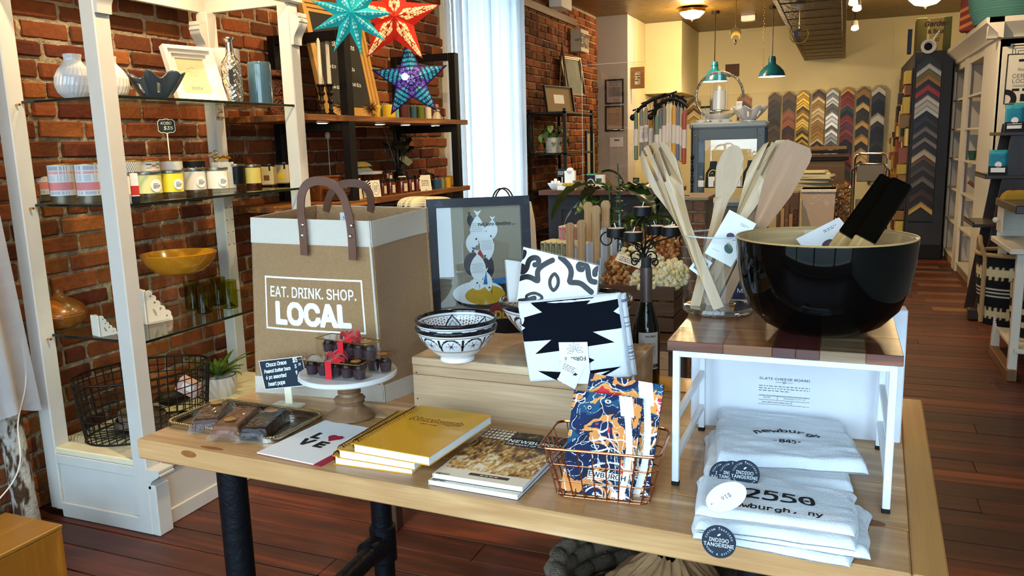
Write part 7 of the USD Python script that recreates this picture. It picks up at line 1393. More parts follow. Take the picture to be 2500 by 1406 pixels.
cushion('caramel coloured cushion leaning behind the tote bag near the rack', [ony(1012, 525, 3.6)[0], 3.6, ony(1012, 525, 3.6)[2] - .14], .3, .14, .28, mat('caramel_cloth', '#86653a', .9), .2)
c = ony(1012, 525, 3.6); pe = thing('pedestal', 'slim dark wooden pedestal under the caramel cushion behind the tote bag', 'pedestal', (c[0], 3.6, 0)); part(pe, 'top', cbox(-.15, .15, -.14, .14, c[2] - .238, c[2] - .213, .003), OLDW); part(pe, 'column', cbox(-.06, .06, -.06, .06, .03, c[2] - .238, .003), OLDW); part(pe, 'foot', cbox(-.13, .13, -.12, .12, 0, .03, .003), OLDW)
hb_ = thing('hoop_bag', 'white bag with two thin black hoop handles in front of the curtain', 'bag', (ony(1228, 500, 4.1)[0], 4.1, .46)); hz = ony(1228, 484, 4.1)[2] - .46; hw = pxm(50, ony(1228, 480, 4.1))
part(hb_, 'bag', padgrid(.36, .16, hz - .02, .03, 16, 16, .01, 3)[0].t(-.18, -.08, 0), mat('white_canvas', '#c9c5bd', .9))
for y in (-.02, .02): part(hb_, 'handle', tube([(hw / 2 * cos(a), y, hz - .03 + hw * .75 * sin(a)) for a in LS(0, PI, 30)], .004, 6), INK)
tbs = thing('bench', 'dark wooden stool under the white hoop handled bag', 'stool', (ony(1228, 500, 4.1)[0] - .25, 3.92, 0)); part(tbs, 'seat', cbox(0, .5, 0, .36, .42, .459, .004), OLDW)
for x in (.03, .42):
    for y in (.03, .28): part(tbs, 'leg', cbox(x, x + .05, y, y + .05, 0, .42, .003), OLDW)
# ------------------------------------------------------------------ sales counter
CY, CTZ = 6.9, .975
c0, c1 = ony(1315, 470, CY), ony(1640, 470, CY)
CDK = mat('counter_grey', '#26282c', .5); ct = thing('sales_counter', 'dark grey panelled sales counter with a brown wooden top', 'counter', (c0[0], CY, 0)); cwid = c1[0] - c0[0]
part(ct, 'top', cbox(0, cwid, 0, .7, CTZ - .045, CTZ, .004), wood('counter_top', '#6b4128', '#4f2d1a', 'x', 8, .4)); part(ct, 'body', cbox(.07, cwid - .02, .06, .66, .0, CTZ - .045, .003), CDK)
for k in range(2): x = .16 + k * .62; pn_ = part(ct, 'panel', prism(sbox(x, .12, x + .54, .84).difference(sbox(x + .04, .16, x + .50, .80)), .012).rx(PI / 2).t(0, .061, 0), CDK); part(pn_, 'knob', sph((x + .05, .045, .5), .012, 10, 8), SILVER)
CI = lambda x, yb, Y=None: at_y(x, yb, Y or CY + .12)
def at_y(x, yb, Y): p = ony(x, yb, Y); p[2] = CTZ; return p
c = CI(1357, 470); bwl = thing('white_bowl', 'white ceramic bowl of small samples at the left end of the counter', 'bowl', c); part(bwl, 'bowl', lathe([(0, 0), (.03, 0), (.05, .015), (.075, .06), (.07, .06), (.045, .02), (0, .012)], 32), PAPER)
for k in range(3): part(thing('sample_jar', 'white sample jar ' + ('lying on the left', 'standing in the middle', 'lying on the right')[k] + ' in the white counter bowl', 'jar', c + [(k - 1) * .03, 0, .05]), 'jar', cyl(.014, .05 if k == 1 else .03, 16, ch=.002), PAPER)
def upright(name, label, catn, x0, x1, yt, yb, Y, m, th=.012, z=None, **k):
    p = ony((x0 + x1) / 2, yb, Y); z = p[2] if z is None else z; w = pxm(x1 - x0, p) * 1.06; h = ony((x0 + x1) / 2, yt, Y)[2] - z; t = thing(name, label, catn, (p[0], Y, z), k.get('rz', -.15)); part(t, k.get('pn', 'board'), cbox(-w / 2, w / 2, 0, th, 0, h, .001), m); return t, w, h
def flatprint(t, s, x, z, m, y=0.0, nm='print'): part(t, nm, prism(AT(s, x, z), .001).rx(PI / 2).t(0, y, 0), m, False)
t, w, h = upright('counter_sign', 'black scalloped counter sign with white lettering behind the white bowl', 'sign', 1359, 1385, 412, 432, CY + .2, SLATE, .004); flatprint(t, lines_of_text(3, w * .8, h * .16, 4), 0, h * .5, CHALK); part(t, 'stick', cbox(-.004, .004, 0, .004, CTZ - ony(1372, 432, CY + .2)[2], 0, .0005), PAPER)
t, w, h = upright('soap_display', 'white arched card display with yellow soaps on the counter', 'display', 1378, 1404, 417, 470, CY + .1, PAPER, .03, CTZ); part(t, 'arch', cyl(w * .28, .03, 24).rx(PI / 2).t(0, .03, h), PAPER)
part(t, 'tray', cbox(-w * .8, w * .8, -.09, 0, 0, .035, .003), PAPER)
for k in range(3): part(thing('yellow_soap', 'yellow soap bar ' + ('at the left', 'in the middle', 'at the right')[k] + ' of the white soap tray', 'soap', (ony(1378, 465, CY)[0] + k * .035, CY + .03, CTZ + .036)), 'soap', bx(.03, .05, .028, .005), mat('soap_yellow', '#b89b22', .5))
for x0, x1, yt, m, lb in ((1398, 1424, 441, mat('patterned_box', '#8a7a58', .6, var=('#2f2a20', 90, 1.0)), 'brown patterned little box on the counter'), (1432, 1452, 424, mat('navy_carton', '#1c2440', .5), 'navy counter sign with a round SHOP badge'), (1452, 1473, 427, PAPER, 'white counter sign with a blue card picture')):
    t, w, h = upright('counter_box' if m is not PAPER and 'navy' not in lb else 'counter_sign', lb, 'box' if 'box' in lb else 'sign', x0, x1, yt, 470 if x0 < 1430 else 457, CY + (.05 if x0 < 1430 else .3), m, .05, CTZ if x0 < 1430 else None)
    if 'SHOP' in lb: flatprint(t, Point(0, h * .36).buffer(w * .38).exterior.buffer(.004), 0, 0, CHALK); flatprint(t, text('SHOP', .016, 2), 0, h * .42, CHALK); flatprint(t, text('SMALL', .016, 2), 0, h * .27, CHALK); part(t, 'top_band', cbox(-w / 2 - .001, w / 2 + .001, -.001, .051, h * .88, h, .001), mat('mint_print', '#5fae93', .6))
    if 'blue' in lb: flatprint(t, sbox(-w * .32, h * .3, w * .32, h * .72), 0, 0, mat('card_blue', '#2d5f9c', .5))
ag = thing('metal_arch', 'black curved metal ornament with little leaves on the counter', 'ornament', CI(1490, 458, CY + .35)); part(ag, 'arch', tube(arc((-.02, 0, .02), .14, 0, 2.0, 24), .010, 8), BLACKM)
for k in range(10): part(ag, 'leaf', sph((-.10 + .012 * k, 0, .135 - .013 * k + .02 * (k % 2)), .012, 8, 6, (1.2, .4, .7)), BRZ)
t, w, h = upright('wood_tray', 'pale wooden tray box at the right part of the counter', 'tray', 1515, 1566, 452, 470, CY + .25, wood('pale_tray', '#b98d58', '#9a7042', 'x', 18, .5), .2, CTZ)
t, w, h = upright('card_reader', 'small dark card reader standing on the wooden tray', 'card reader', 1545, 1558, 434, 452, CY + .3, mat('dark_plastic', '#202225', .4), .03)
part(t, 'screen', cbox(-w * .35, w * .35, -.001, 0, h * .35, h * .85, .0005), mat('reader_screen', '#59646b', .3)); part(t, 'key_field', cbox(-w * .35, w * .35, -.001, 0, h * .08, h * .3, .0005), GREYINK)
sc_ = thing('acrylic_screen', 'tall clear acrylic sneeze screen on the counter', 'screen', (0, CY + .06, CTZ)); a, b = ony(1424, 470, CY + .06), ony(1572, 150, CY + .06); part(sc_, 'panel', cbox(a[0], b[0], 0, .006, .006, b[2] - CTZ, .002), pane('acrylic_screen', (.97, .975, .97), .0, 1.45)); EDG = mat('acrylic_edge', '#b9b7ae', .2)
part(sc_, 'edge', [cbox(a[0] - .003, a[0], 0, .007, .006, b[2] - CTZ, .001), cbox(a[0], b[0], 0, .007, b[2] - CTZ, b[2] - CTZ + .003, .001)], EDG); part(sc_, 'foot', cbox(a[0] + .1, a[0] + .14, -.08, .09, 0, .006, .001), EDG)
# black shelf against the wall with plant, easel painting, frames and mirror
bs = thing('black_shelf', 'black metal shelf by the brick wall behind the counter', 'shelving', (-2.92, 7.60, 0)); zz = [.5, .93, 1.30, 1.70]
for x in (0, .37):
    for y in (0, .92): part(bs, 'post', cbox(x, x + .03, y, y + .03, 0, 1.73, .002), STEEL)
for z in zz: part(bs, 'shelf', cbox(0, .40, 0, .95, z - .02, z, .002), STEEL)
def on_sh(x, y, z, X=-2.70): p = onx(x, y, X); p[2] = z; return p
c = on_sh(1352, 357, 1.30); pt = thing('ivy_pot', 'trailing ivy plant in a speckled white pot on the black shelf', 'plant', c); part(pt, 'pot', lathe([(0, 0), (.075, 0), (.085, .15), (.078, .15), (.07, .13), (0, .13)], 32), mat('speckle_pot', '#c2bcae', .6, var=('#6d6a60', 60, .7))); rl = random.Random(23)
for k in range(26): a = rl.uniform(0, 6.28); r = rl.uniform(.04, .2); s = rl.uniform(.6, 1.1); part(pt, 'leaf', big_leaf(.10 * s, .075 * s, 1.1, .3).ry(rl.uniform(-.2, .9)).rz(a).t(r * cos(a) * .7, r * sin(a), .15 + rl.uniform(-.06, .12)), DG2 if k % 2 else leaf('ivy_light', '#4f6a2c', '#7a8f4c'), True)
def wall_frame(name, label, catn, px4, X, fw, mf, mi, face=(1, 0), tilt=0.0, d=.025, pr=None, z=None):
    P = [onx(x, y, X) for x, y in px4]; w = float(np.linalg.norm((P[1] - P[0])[:2])); h = float(P[3][2] - P[0][2]); o = (P[0] + P[1]) / 2; o[2] = min(P[0][2], P[1][2]) if z is None else z; t = thing(name, label, catn, o, M=lean(o, face, tilt)); part(t, 'frame', picture_frame(w, h, fw, d, 2), mf); part(t, 'insert', box(-w / 2 + fw * .9, w / 2 - fw * .9, fw * .9, h - fw * .9, .002, .008), mi, False)
    if pr: pr(t, w, h)
    return t
DKF = mat('dark_frame', '#1d1712', .4); MAT_ = mat('tan_mat', '#8f7650', .7)
wall_frame('wall_mirror', 'mirror in a wide dark frame on the brick wall right of the curtain', 'mirror', [(1256, 385), (1300, 378), (1300, 290), (1256, 288)], WX + .02, .07, DKF, mat('mirror_glass', '#c9cdd0', .03, 1))
wall_frame('framed_art', 'dark framed print with a tan mount on top of the black shelf', 'framed print', [(1345, 247), (1388, 244), (1380, 175), (1332, 176)], -2.72, .02, DKF, MAT_, (1, -.2), .14, pr=lambda t, w, h: part(t, 'print', box(-w * .18, w * .18, h * .35, h * .68, .008, .009), PAPER, False), z=1.70)
ea = wall_frame('framed_art', 'tall framed grey green painting on a small easel above the black shelf', 'framed print', [(1388, 232), (1418, 226), (1403, 126), (1370, 128)], -2.80, .03, mat('bronze_frame', '#5d4526', .4, .4), mat('grey_green_paint', '#4b5346', .6, var=('#8a907c', 12, .8)), (1, -.2), .16)
e = thing('table_easel', 'small wooden easel carrying the tall painting', 'easel', (-2.74, 8.42, 1.70)); part(e, 'leg', [rod((0, -.08, 0), (-.08, 0, .75), .008, 6), rod((0, .08, 0), (-.08, 0, .75), .008, 6), rod((-.14, 0, 0), (-.08, 0, .7), .008, 6)], OLDW); part(e, 'ledge', cbox(-.02, .03, -.14, .14, .10, .125, .002), OLDW)
sg_ = thing('mirror_panel', 'narrow leaning mirror behind the counter reflecting the bright window', 'mirror', (-2.62, 8.65, 0)); part(sg_, 'frame', cbox(-.02, 0, -.03, .30, 0, 1.52, .003), DKF); part(sg_, 'glass', cbox(0, .002, 0, .27, .63, 1.49, .0005), mat('mirror_glass', '#c9cdd0', .03, 1))
ex_ = thing('exit_sign', 'white EXIT sign box fixed to the brick wall near its far end', 'sign', onx(1420, 128, -2.86), .0); EXR = mat('exit_print', '#3a2a22', .6); part(ex_, 'box', cbox(-.0895, .04, -.15, .16, 0, .25, .004), mat('sign_cream', '#b8ad98', .6)); fx_ = lambda g: g.rx(PI / 2).rz(PI / 2); part(ex_, 'lettering', [fx_(prism(AT(text('EXIT', .13, 5, wide=.72), 0, .125), .002)).t(.0395, .005, 0), prism(AT(text('EXIT', .02, 2), .0, .125), .002).rx(PI / 2).t(.005, -.1495, 0)], EXR, False)
wl2 = thing('emergency_lamp', 'white boxy emergency light high on the brick wall', 'lamp', onx(1372, 18, -2.86)); part(wl2, 'box', cbox(-.08, .06, -.2, .16, -.02, .14, .005), PAPER); part(wl2, 'bracket', cbox(-.09, -.08, -.1, .1, -.06, .18, .002), PAPER)
part(thing('trim_3', 'brown wooden picture rail high on the brick wall', 'trim', kind='structure'), 'rail', cbox(WX, WX + .03, 7.32, 9.3, 2.72, 2.80, .004), wood('rail_wood', '#7a4a28', '#5d3518', 'y', 9, .5))
# pier and side wall pictures
def pier_item(name, label, catn, x0, x1, yt, yb, m, fw, mf, Y=10.19):
    a, b = ony(x0, yb, Y), ony(x1, yt, Y); t = thing(name, label, catn, ((a[0] + b[0]) / 2, Y, a[2]), M=lean(a, (0, -1), 0)); w, h = b[0] - a[0], b[2] - a[2]
    if fw: part(t, 'frame', picture_frame(w, h, fw, .02, 1), mf)
    part(t, 'insert', box(-w / 2 + fw * .8, w / 2 - fw * .8, fw * .8, h - fw * .8, .001, .006), m, False); return t, w, h
t, w, h = pier_item('framed_notice', 'upper dark framed printed notice on the grey pier', 'framed notice', 1478, 1523, 192, 255, mat('aged_print', '#b5a99c', .6), .02, DKF); part(t, 'print', [prism(AT(lines_of_text(2, w * .6, .03, 2), 0, h * .82), .001, .006), prism(AT(lines_of_text(3, w * .6, .012, 4), 0, h * .15), .001, .006)], GREYINK, False); part(t, 'picture', box(-w * .32, w * .32, h * .3, h * .68, .006, .007), mat('grey_picture', '#8a8480', .6), False)
t, w, h = pier_item('framed_notice', 'lower dark framed certificate on the grey pier', 'framed notice', 1478, 1523, 257, 321, mat('aged_print2', '#b79a78', .6), .02, DKF); part(t, 'print', prism(AT(lines_of_text(8, w * .7, .018, 5), 0, h * .5), .001, .006), GREYINK, False)
t, w, h = pier_item('thermostat', 'white thermostat box below the framed notices on the grey pier', 'thermostat', 1489, 1521, 335, 359, PAPER, .0, None); part(t, 'display', box(-w * .15, w * .22, h * .62, h * .8, .006, .008), GREYINK, False)
t, w, h = pier_item('framed_saying', 'lettered saying in a wide golden wood frame on the cream side wall', 'framed print', 1541, 1574, 163, 217, CREAM, .05, wood('golden_frame', '#a8752c', '#87591c', 'x', 20, .4), 10.35); part(t, 'lettering', [prism(AT(lines_of_text(3, w * .4, .03, 6), 0, h * .5), .001, .007)], INK, False)
# dipped candles on a curved iron rack
KY = 5.6; kr0 = ony(1606, 470, KY); rkk = thing('candle_rack', 'curved black iron rack hung with dipped candles', 'rack', (kr0[0], KY, 0)); CV = [ony(x, y, KY + dy) - [kr0[0], KY, 0] for x, y, dy in ((1545, 287, 0), (1570, 258, .01), (1600, 240, .02), (1640, 232, .05), (1675, 250, .10))]; CV2 = [p + [.10, -.16, -.03] for p in CV]
CV3 = [ony(x, y, KY - .12) - [kr0[0], KY, 0] for x, y in ((1588, 285), (1605, 262), (1625, 245), (1655, 244), (1680, 262))]
for q in (CV, CV3): part(rkk, 'arm', tube(spl(q, 24), .012, 8), IRON); part(rkk, 'ball', sph(q[0], .022, 12, 8), IRON)
for q in (CV, CV3):
    for i in range(1, 5): p = spl(q, 24)[i * 4]; part(rkk, 'peg', rod(p + [-.05, 0, -.01], p + [.05, 0, .02], .006, 6), IRON)
part(rkk, 'stand', [rod(CV[2], (CV[2][0], CV[2][1] + .1, 0), .012), rod(CV3[2], (CV[2][0], CV[2][1] + .1, .9), .010)], IRON); part(rkk, 'foot', cyl(.14, .012, 28).t(CV[2][0], CV[2][1] + .1, 0), IRON)
DC = [(1553, 272, '#5d7060', 'sage green'), (1566, 264, '#6c6c66', 'grey'), (1578, 262, '#77746a', 'warm grey'), (1590, 270, '#9c6a28', 'ochre'), (1604, 280, '#5d7060', 'sage green'), (1614, 266, '#5a6274', 'slate blue'), (1622, 258, '#6d6a63', 'grey'), (1630, 253, '#b5aa8e', 'cream'), (1638, 250, '#b8ad94', 'ivory'), (1646, 256, '#b98c3e', 'mustard'), (1655, 258, '#5d6478', 'slate blue'), (1663, 262, '#8f8a78', 'stone'), (1671, 268, '#9a4a3c', 'brick red')]
ORD = 'first second third fourth fifth sixth seventh eighth ninth tenth eleventh twelfth thirteenth'.split()
for i, (x, y, colr, cn) in enumerate(DC):
    Y = KY - (.12 if x > 1596 else 0) + .01 * (i % 3); p = ony(x, y, Y); L = pxm(132 if x > 1596 else 118, p); t = thing('dipped_candle', f'{cn} dipped candle, {ORD[i]} from the left on the iron candle rack', 'candle', p - [0, 0, L]); k = .0155
    part(t, 'candle', lathe([(0, 0), (k, .006), (k, L * .92), (k * .6, L * .99), (0, L)], 16), mat('wax_' + colr[1:], colr, .5)); part(t, 'band', cyl(k * 1.12, L * .34, 16, L * .30), mat('band_paper', '#b9b2ac', .6)); part(t, 'wick', rod((0, 0, L), (.004, 0, L + .05), .0016, 5), WAXW)
# grey vitrine with jewellery
VY = 5.7; va_, vb_ = ony(1687, 300, VY), ony(1868, 294, VY); vz0, vz1 = .93, va_[2]; VG = mat('vitrine_grey', '#55626a', .45); vw_ = vb_[0] - va_[0]; vd = .38
vt = thing('display_case', 'grey metal jewellery display case with glass sides on its stand', 'display case', (va_[0], VY, vz0), .03); hv = vz1 - vz0
part(vt, 'top', cbox(-.012, vw_ + .012, -.012, vd + .012, hv - .045, hv, .012), mat('vitrine_top', '#8b959a', .4)); part(vt, 'base', cbox(0, vw_, 0, vd, 0, .03, .003), VG)
for x in (0, vw_ - .05):
    for y in (0, vd - .03): part(vt, 'post', cbox(x, x + .05, y, y + .03, .03, hv - .045, .003), VG)
part(vt, 'top_rail', cbox(.05, vw_ - .05, 0, .03, hv - .12, hv - .045, .003), VG); part(vt, 'pane', box(.05, vw_ - .05, .012, .015, .03, hv - .12), pane('case_glass', (.97, .98, .98), .0, 1.2), False); part(vt, 'rear_pane', box(.05, vw_ - .05, vd - .015, vd - .012, .03, hv - .045), GLASS, False); sh_z = ony(1760, 455, VY + .1)[2] - vz0; part(vt, 'glass_shelf', box(.03, vw_ - .03, .02, vd - .02, sh_z - .006, sh_z), SHELFG, False); part(vt, 'shelf_edge', cbox(.03, vw_ - .03, .017, .02, sh_z - .006, sh_z, .001), EDGE)
part(vt, 'screw', [sph((x, -.0, hv - .09), .008, 10, 6) for x in (.03, vw_ - .03)], SILVER)
vs2 = thing('case_stand', 'plain grey plinth under the jewellery display case', 'stand', (va_[0], VY, 0), .03); part(vs2, 'plinth', cbox(-.02, vw_ + .02, -.02, vd + .02, 0, vz0 - .002, .004), mat('plinth_grey', '#4a4c4c', .6)); part(vs2, 'panel', cbox(.06, vw_ - .06, -.024, -.019, .1, .8, .002), mat('plinth_grey', '#4a4c4c', .6))
zs = vz0 + sh_z
for x, dy, lb, k in ((1742, .16, 'left', 1), (1833, .20, 'right', 1)):
    c = np.array([ony(x, 455, VY + dy)[0], VY + dy, zs]); g = prism(Polygon([(-.05, 0), (.05, 0), (.045, .09), (.02, .13), (.016, .17), (-.016, .17), (-.02, .13), (-.045, .09)]).buffer(.006), .03).rx(PI / 2); t = thing('necklace_bust', f'black necklace bust, {lb} one in the display case', 'bust', c); part(t, 'bust', g, BLACKM); t = thing('necklace', f'gold necklace on the {lb} black bust', 'necklace', c); part(t, 'chain', tube([(.032 * sin(a), -.034, .115 - .09 * (a / PI) ** 2 * 0 - .045 + .045 * cos(a)) for a in LS(-2.6, 2.6, 24)], .0018, 5), GOLD); part(t, 'pendant', sph((0, -.035, .022), .007, 8, 6), GOLD)
for k, (x, h, lb) in enumerate(((1711, .045, 'first'), (1738, .07, 'second, the tall one'), (1750, .045, 'third'), (1801, .075, 'fourth, the tallest'), (1825, .04, 'fifth'))):
    c = np.array([ony(x, 452, VY + .05)[0], VY + .05, zs]); t = thing('ring_block', f'white jewellery block, {lb} from the left in the display case', 'jewellery block', c); part(t, 'block', bx(.045, .045, h, .003), PAPER); t = thing('gold_ring', f'gold ring on the {lb.split(",")[0]} white block in the display case', 'ring', c + [0, 0, h + .012]); part(t, 'band', tube([(.012 * cos(a), 0, .012 * sin(a)) for a in LS(0, 2 * PI, 20, endpoint=False)], .002, 6, True), GOLD); part(t, 'stone', sph((0, 0, .015), .005, 8, 6), SILVER)
bc_ = thing('bead_chain', 'strand of dark beads hanging on the left front corner of the display case', 'necklace', (ony(1690, 380, VY - .03)[0], VY - .03, 0)); za, zb_ = ony(1690, 384, VY)[2], ony(1690, 470, VY)[2]; part(bc_, 'bead', [sph((0, 0, za - (za - zb_) * k / 9), .011 if k % 3 else .015, 10, 8, (.8, .8, 1.3)) for k in range(10)], BLACKG, kind='stuff'); part(bc_, 'string', rod((0, 0, vz1 - .02), (0, 0, zb_), .002, 5), BLACKG)
# on top of the vitrine
c = np.array([ony(1755, 290, VY + .2)[0], VY + .2, vz1]); rr_ = pxm(56, c); rh = thing('ring_lantern', 'round hammered steel ring lantern with a glass hurricane on top of the display case', 'lantern', c); part(rh, 'ring', tube([(rr_ * cos(a), 0, rr_ + .02 + rr_ * sin(a)) for a in LS(0, 2 * PI, 64, endpoint=False)], .009, 8, True), mat('hammered_steel', '#b8b2a2', .3, 1, bump=(90, .6))); part(rh, 'base', lathe([(0, 0), (.09, 0), (.09, .01), (.03, .03), (.03, .07), (.07, .075), (.07, .085), (0, .085)], 32), mat('hammered_steel', '#b8b2a2', .3, 1)); part(rh, 'hurricane', lathe([(.06, .09), (.06, .34)], 32, False), GLASS); part(rh, 'candle', cyl(.045, .13, 28, .088), WAXW); part(rh, 'foot_bowl', lathe([(0, 0), (.05, 0), (.10, .06), (.095, .06), (.04, .012), (0, .012)], 32).t(0, -.0, 0), VW)
c = np.array([ony(1828, 287, VY + .12)[0], VY + .12, vz1]); cbw = thing('coral_bowl', 'white coral shaped ceramic bowl with holes on the right of the display case top', 'bowl', c); part(cbw, 'bowl', wavy(.12, .085, .4, True), VW, True); part(cbw, 'foot', cyl(.05, .006, 28), VW)
t, w, h = upright('price_tag', 'white folded price tag in the coral bowl', 'tag', 1798, 1811, 247, 266, VY + .1, PAPER, .003); flatprint(t, lines_of_text(2, w * .6, h * .14, 4), 0, h * .6, GREYINK)
for k, (x, lb) in enumerate(((1712, 'left'), (1748, 'middle'), (1772, 'right'))): c = np.array([ony(x, 289, VY + .06)[0], VY + .06, vz1]); t = thing('trinket_dish', f'small white trinket dish, {lb} of three on the front edge of the display case', 'dish', c); part(t, 'dish', lathe([(0, 0), (.03, 0), (.04, .018), (.036, .018), (.028, .006), (0, .006)], 24), PAPER)
t = thing('bell_jar', 'small dark topped glass cloche left on the display case top', 'cloche', np.array([ony(1722, 285, VY + .12)[0], VY + .12, vz1])); part(t, 'glass', lathe([(.03, 0), (.03, .10)], 24, False), GLASS); part(t, 'lid', cyl(.036, .012, 24, .10), BLACKM); part(t, 'rod', cyl(.004, .10, 8), BLACKM)
# ------------------------------------------------------------------ back of the shop: lamps, moulding samples, workshop clutter
TEAL = mat('teal_enamel', '#0a5468', .25, coat=.5)
def pendant(label, x, yrim, wpx, Y):
    c = ony(x, yrim, Y); r = pxm(wpx / 2, c); t = thing('pendant_lamp', label, 'pendant lamp', c); shd = part(t, 'shade', lathe([(r, 0), (r * 1.0, .008), (r * .86, r * .42), (r * .55, r * .75), (r * .30, r * .92), (r * .26, r * 1.2), (r * .30, r * 1.22), (r * .22, r * 1.5), (0, r * 1.52)], 40, False), TEAL, 50)
    part(shd, 'lining', lathe([(r * .97, .002), (r * .82, r * .40), (r * .5, r * .72), (r * .2, r * .85), (0, r * .86)], 40, False), mat('white_enamel', '#efe9da', .4, es=.5, emit='#ffdf9a'), 50); part(t, 'bulb', sph((0, 0, r * .35), r * .22, 14, 10), mat('warm_bulb', '#ffe0a8', .4, es=30)); part(t, 'cord', rod((0, 0, r * 1.5), (0, 0, CZ - c[2]), .006, 6), BLACKM); part(t, 'ceiling_rose', cyl(.05, .03, 20, CZ - c[2] - .03), BLACKM); sphere_lamp(f'pendant_light_{int(x)}', c - [0, 0, .03], 22, .05)
pendant('teal enamel pendant lamp seen through the steel ring', 1744, 199, 62, 10.6); pendant('teal enamel pendant lamp right of the steel ring', 1884, 187, 64, 10.6)
def ceil_fix(name, label, p, r, es=26, n='ceiling_light'):
    t = thing(n, label, 'ceiling lamp', p); part(t, 'ring', lathe([(r * .7, 0), (r * 1.05, -.02), (r * 1.05, -.05), (r * .95, -.06)], 32, False), BRASS); part(t, 'bowl', lathe([(r, -.05), (r * .92, -r * .5), (r * .6, -r * .8), (0, -r * .95)], 32, False), mat('opal_glass', '#ffeec8', .4, es=es, emit='#ffdf9c'), 50); part(t, 'finial', sph((0, 0, -r * .97), .015, 10, 8), BRASS); sphere_lamp(name, np.asarray(p) - [0, 0, .32], 70, .06)
p = onz(1690, 18, CZ); ceil_fix('ceiling_dome_light_001', 'glowing opal dome ceiling light at the left of the tin beam', [-1.40, 8.3, CZ] if False else ony(1690, 18, p[1]), .15); p = onz(2262, -25, CZ); ceil_fix('ceiling_dome_light_002', 'glowing opal dome ceiling light cut by the top edge at the right', p, .19)
for i, (x, y, Y, lb) in enumerate(((2083, 8, 9.0, 'topmost'), (2092, 22, 9.6, 'middle'), (2087, 70, 11.2, 'lowest'))):
    c = ony(x, y, Y); t = thing('track_spot', f'small white track spotlight, {lb} of the three right of the tin beam', 'spotlight', c); part(t, 'housing', lathe([(.0, .10), (.035, .10), (.05, .0), (.045, 0), (.03, .06), (0, .06)], 24).rx(-.5), PAPER); part(t, 'lens', sph((0, -.01, .02), .042, 14, 8, (1, 1, .5)), mat('warm_bulb', '#ffe0a8', .4, es=30)); part(t, 'stem', rod((0, .03, .08), (0, .03, CZ - c[2]), .008, 6), BLACKM)
for i, (pp, aim, w_, c_) in enumerate(SPOTS):
    d = np.array(pp) - np.array(aim); d /= np.linalg.norm(d); t = thing('track_spotlight', ['white track spot aimed at the display unit from the front', 'white track spot aimed at the display unit from behind', 'white track spot over the chocolates', 'white track spot over the black bowl', 'white track spot aimed at the plank rack', 'white track spot over the popcorn crate', 'white track spot aimed at the counter', 'white track spot aimed at the right cabinets'][i], 'spotlight', pp); z_ = d; x_ = np.cross([0, 1, .01], z_); x_ /= np.linalg.norm(x_); Mx_ = np.stack([x_, np.cross(z_, x_), z_], 1); part(t, 'housing', lathe([(.036, .02), (.04, -.02), (.044, -.02), (.042, .09), (.02, .11), (0, .11)], 24, False).m(Mx_), PAPER); part(t, 'stem', rod(np.array(z_) * .08, (z_[0] * .08, z_[1] * .08, CZ - pp[2]), .008, 6), PAPER)
sd_ = thing('smoke_alarm', 'small white alarm box on the tin ceiling above the moon chime', 'alarm', onz(1828, 38, CZ)); part(sd_, 'box', cbox(-.09, .09, -.06, .06, -.07, 0, .008), PAPER); part(sd_, 'grille', cbox(-.06, .06, -.04, .04, -.074, -.069, .002), CREAM)
def moon(label, x, y, Y, rpx, colr, ring):
    c = ony(x, y, Y); r = pxm(rpx, c); t = thing('moon_chime', label, 'chime', c, M=lean(c, (.2, -1), 0)); m = Point(0, 0).buffer(r, 32); mm_ = m.difference(Point(r * .0 if not ring else r * .5, r * (-.45 if not ring else 0)).buffer(r * .82, 32)); part(t, 'moon', prism(mm_, .008), mat('moon_' + colr[1:], colr, .4, .4)); part(t, 'cord', rod((0, r, 0), (0, (CZ if not ring else 2.455) - c[2], 0), .004, 5), BRASS)
    if ring: part(t, 'ring', tube([(r * 1.6 * cos(a), r * 1.6 * sin(a), 0) for a in LS(0, 2 * PI, 40, endpoint=False)], .006, 6, True), BRASS); part(t, 'ball', sph((0, 2.44 - c[2], 0), r * .85, 14, 10), mat('ball_cream', '#b9a88a', .4))
    else: part(t, 'drop', sph((0, -r * 1.7, 0), r * .35, 10, 8, (.7, 1.6, .7)), SILVER); part(t, 'lower_moon', prism(AT(AS(mm_, .8, .8, origin=(0, 0)), 0, -r * .7), .008), BRASS)
moon('bronze crescent moon chime with a crystal drop hanging from the tin ceiling', 1796, 80, 9.2, 13, '#7a6438', False); moon('dark blue crescent moon in a wire ring hanging under the tin beam', 1951, 84, 7.2, 13, '#23273a', True)
chn = thing('hanging_chain', 'thin bronze chain hanging left of the second teal pendant', 'chain', ony(1863, 165, 9.8)); part(chn, 'link', [sph((.004 * (-1) ** k, 0, .03 * k), .007, 6, 4, (.7, .7, 1.4)) for k in range(int((CZ - ony(1863, 165, 9.8)[2]) / .03))], BRZ, kind='stuff')
vn = thing('wall_vent', 'small brown louvred vent high on the cream back wall', 'vent', (ony(1788, 172, YB)[0], YB - .001, ony(1788, 172, YB)[2])); part(vn, 'frame', cbox(-.10, .10, -.015, 0, -.09, .09, .003), OLDW)
for k in range(6): part(vn, 'louvre', cbox(-.085 + k * .03, -.07 + k * .03, -.022, -.014, -.08, .08, .001), CARV)
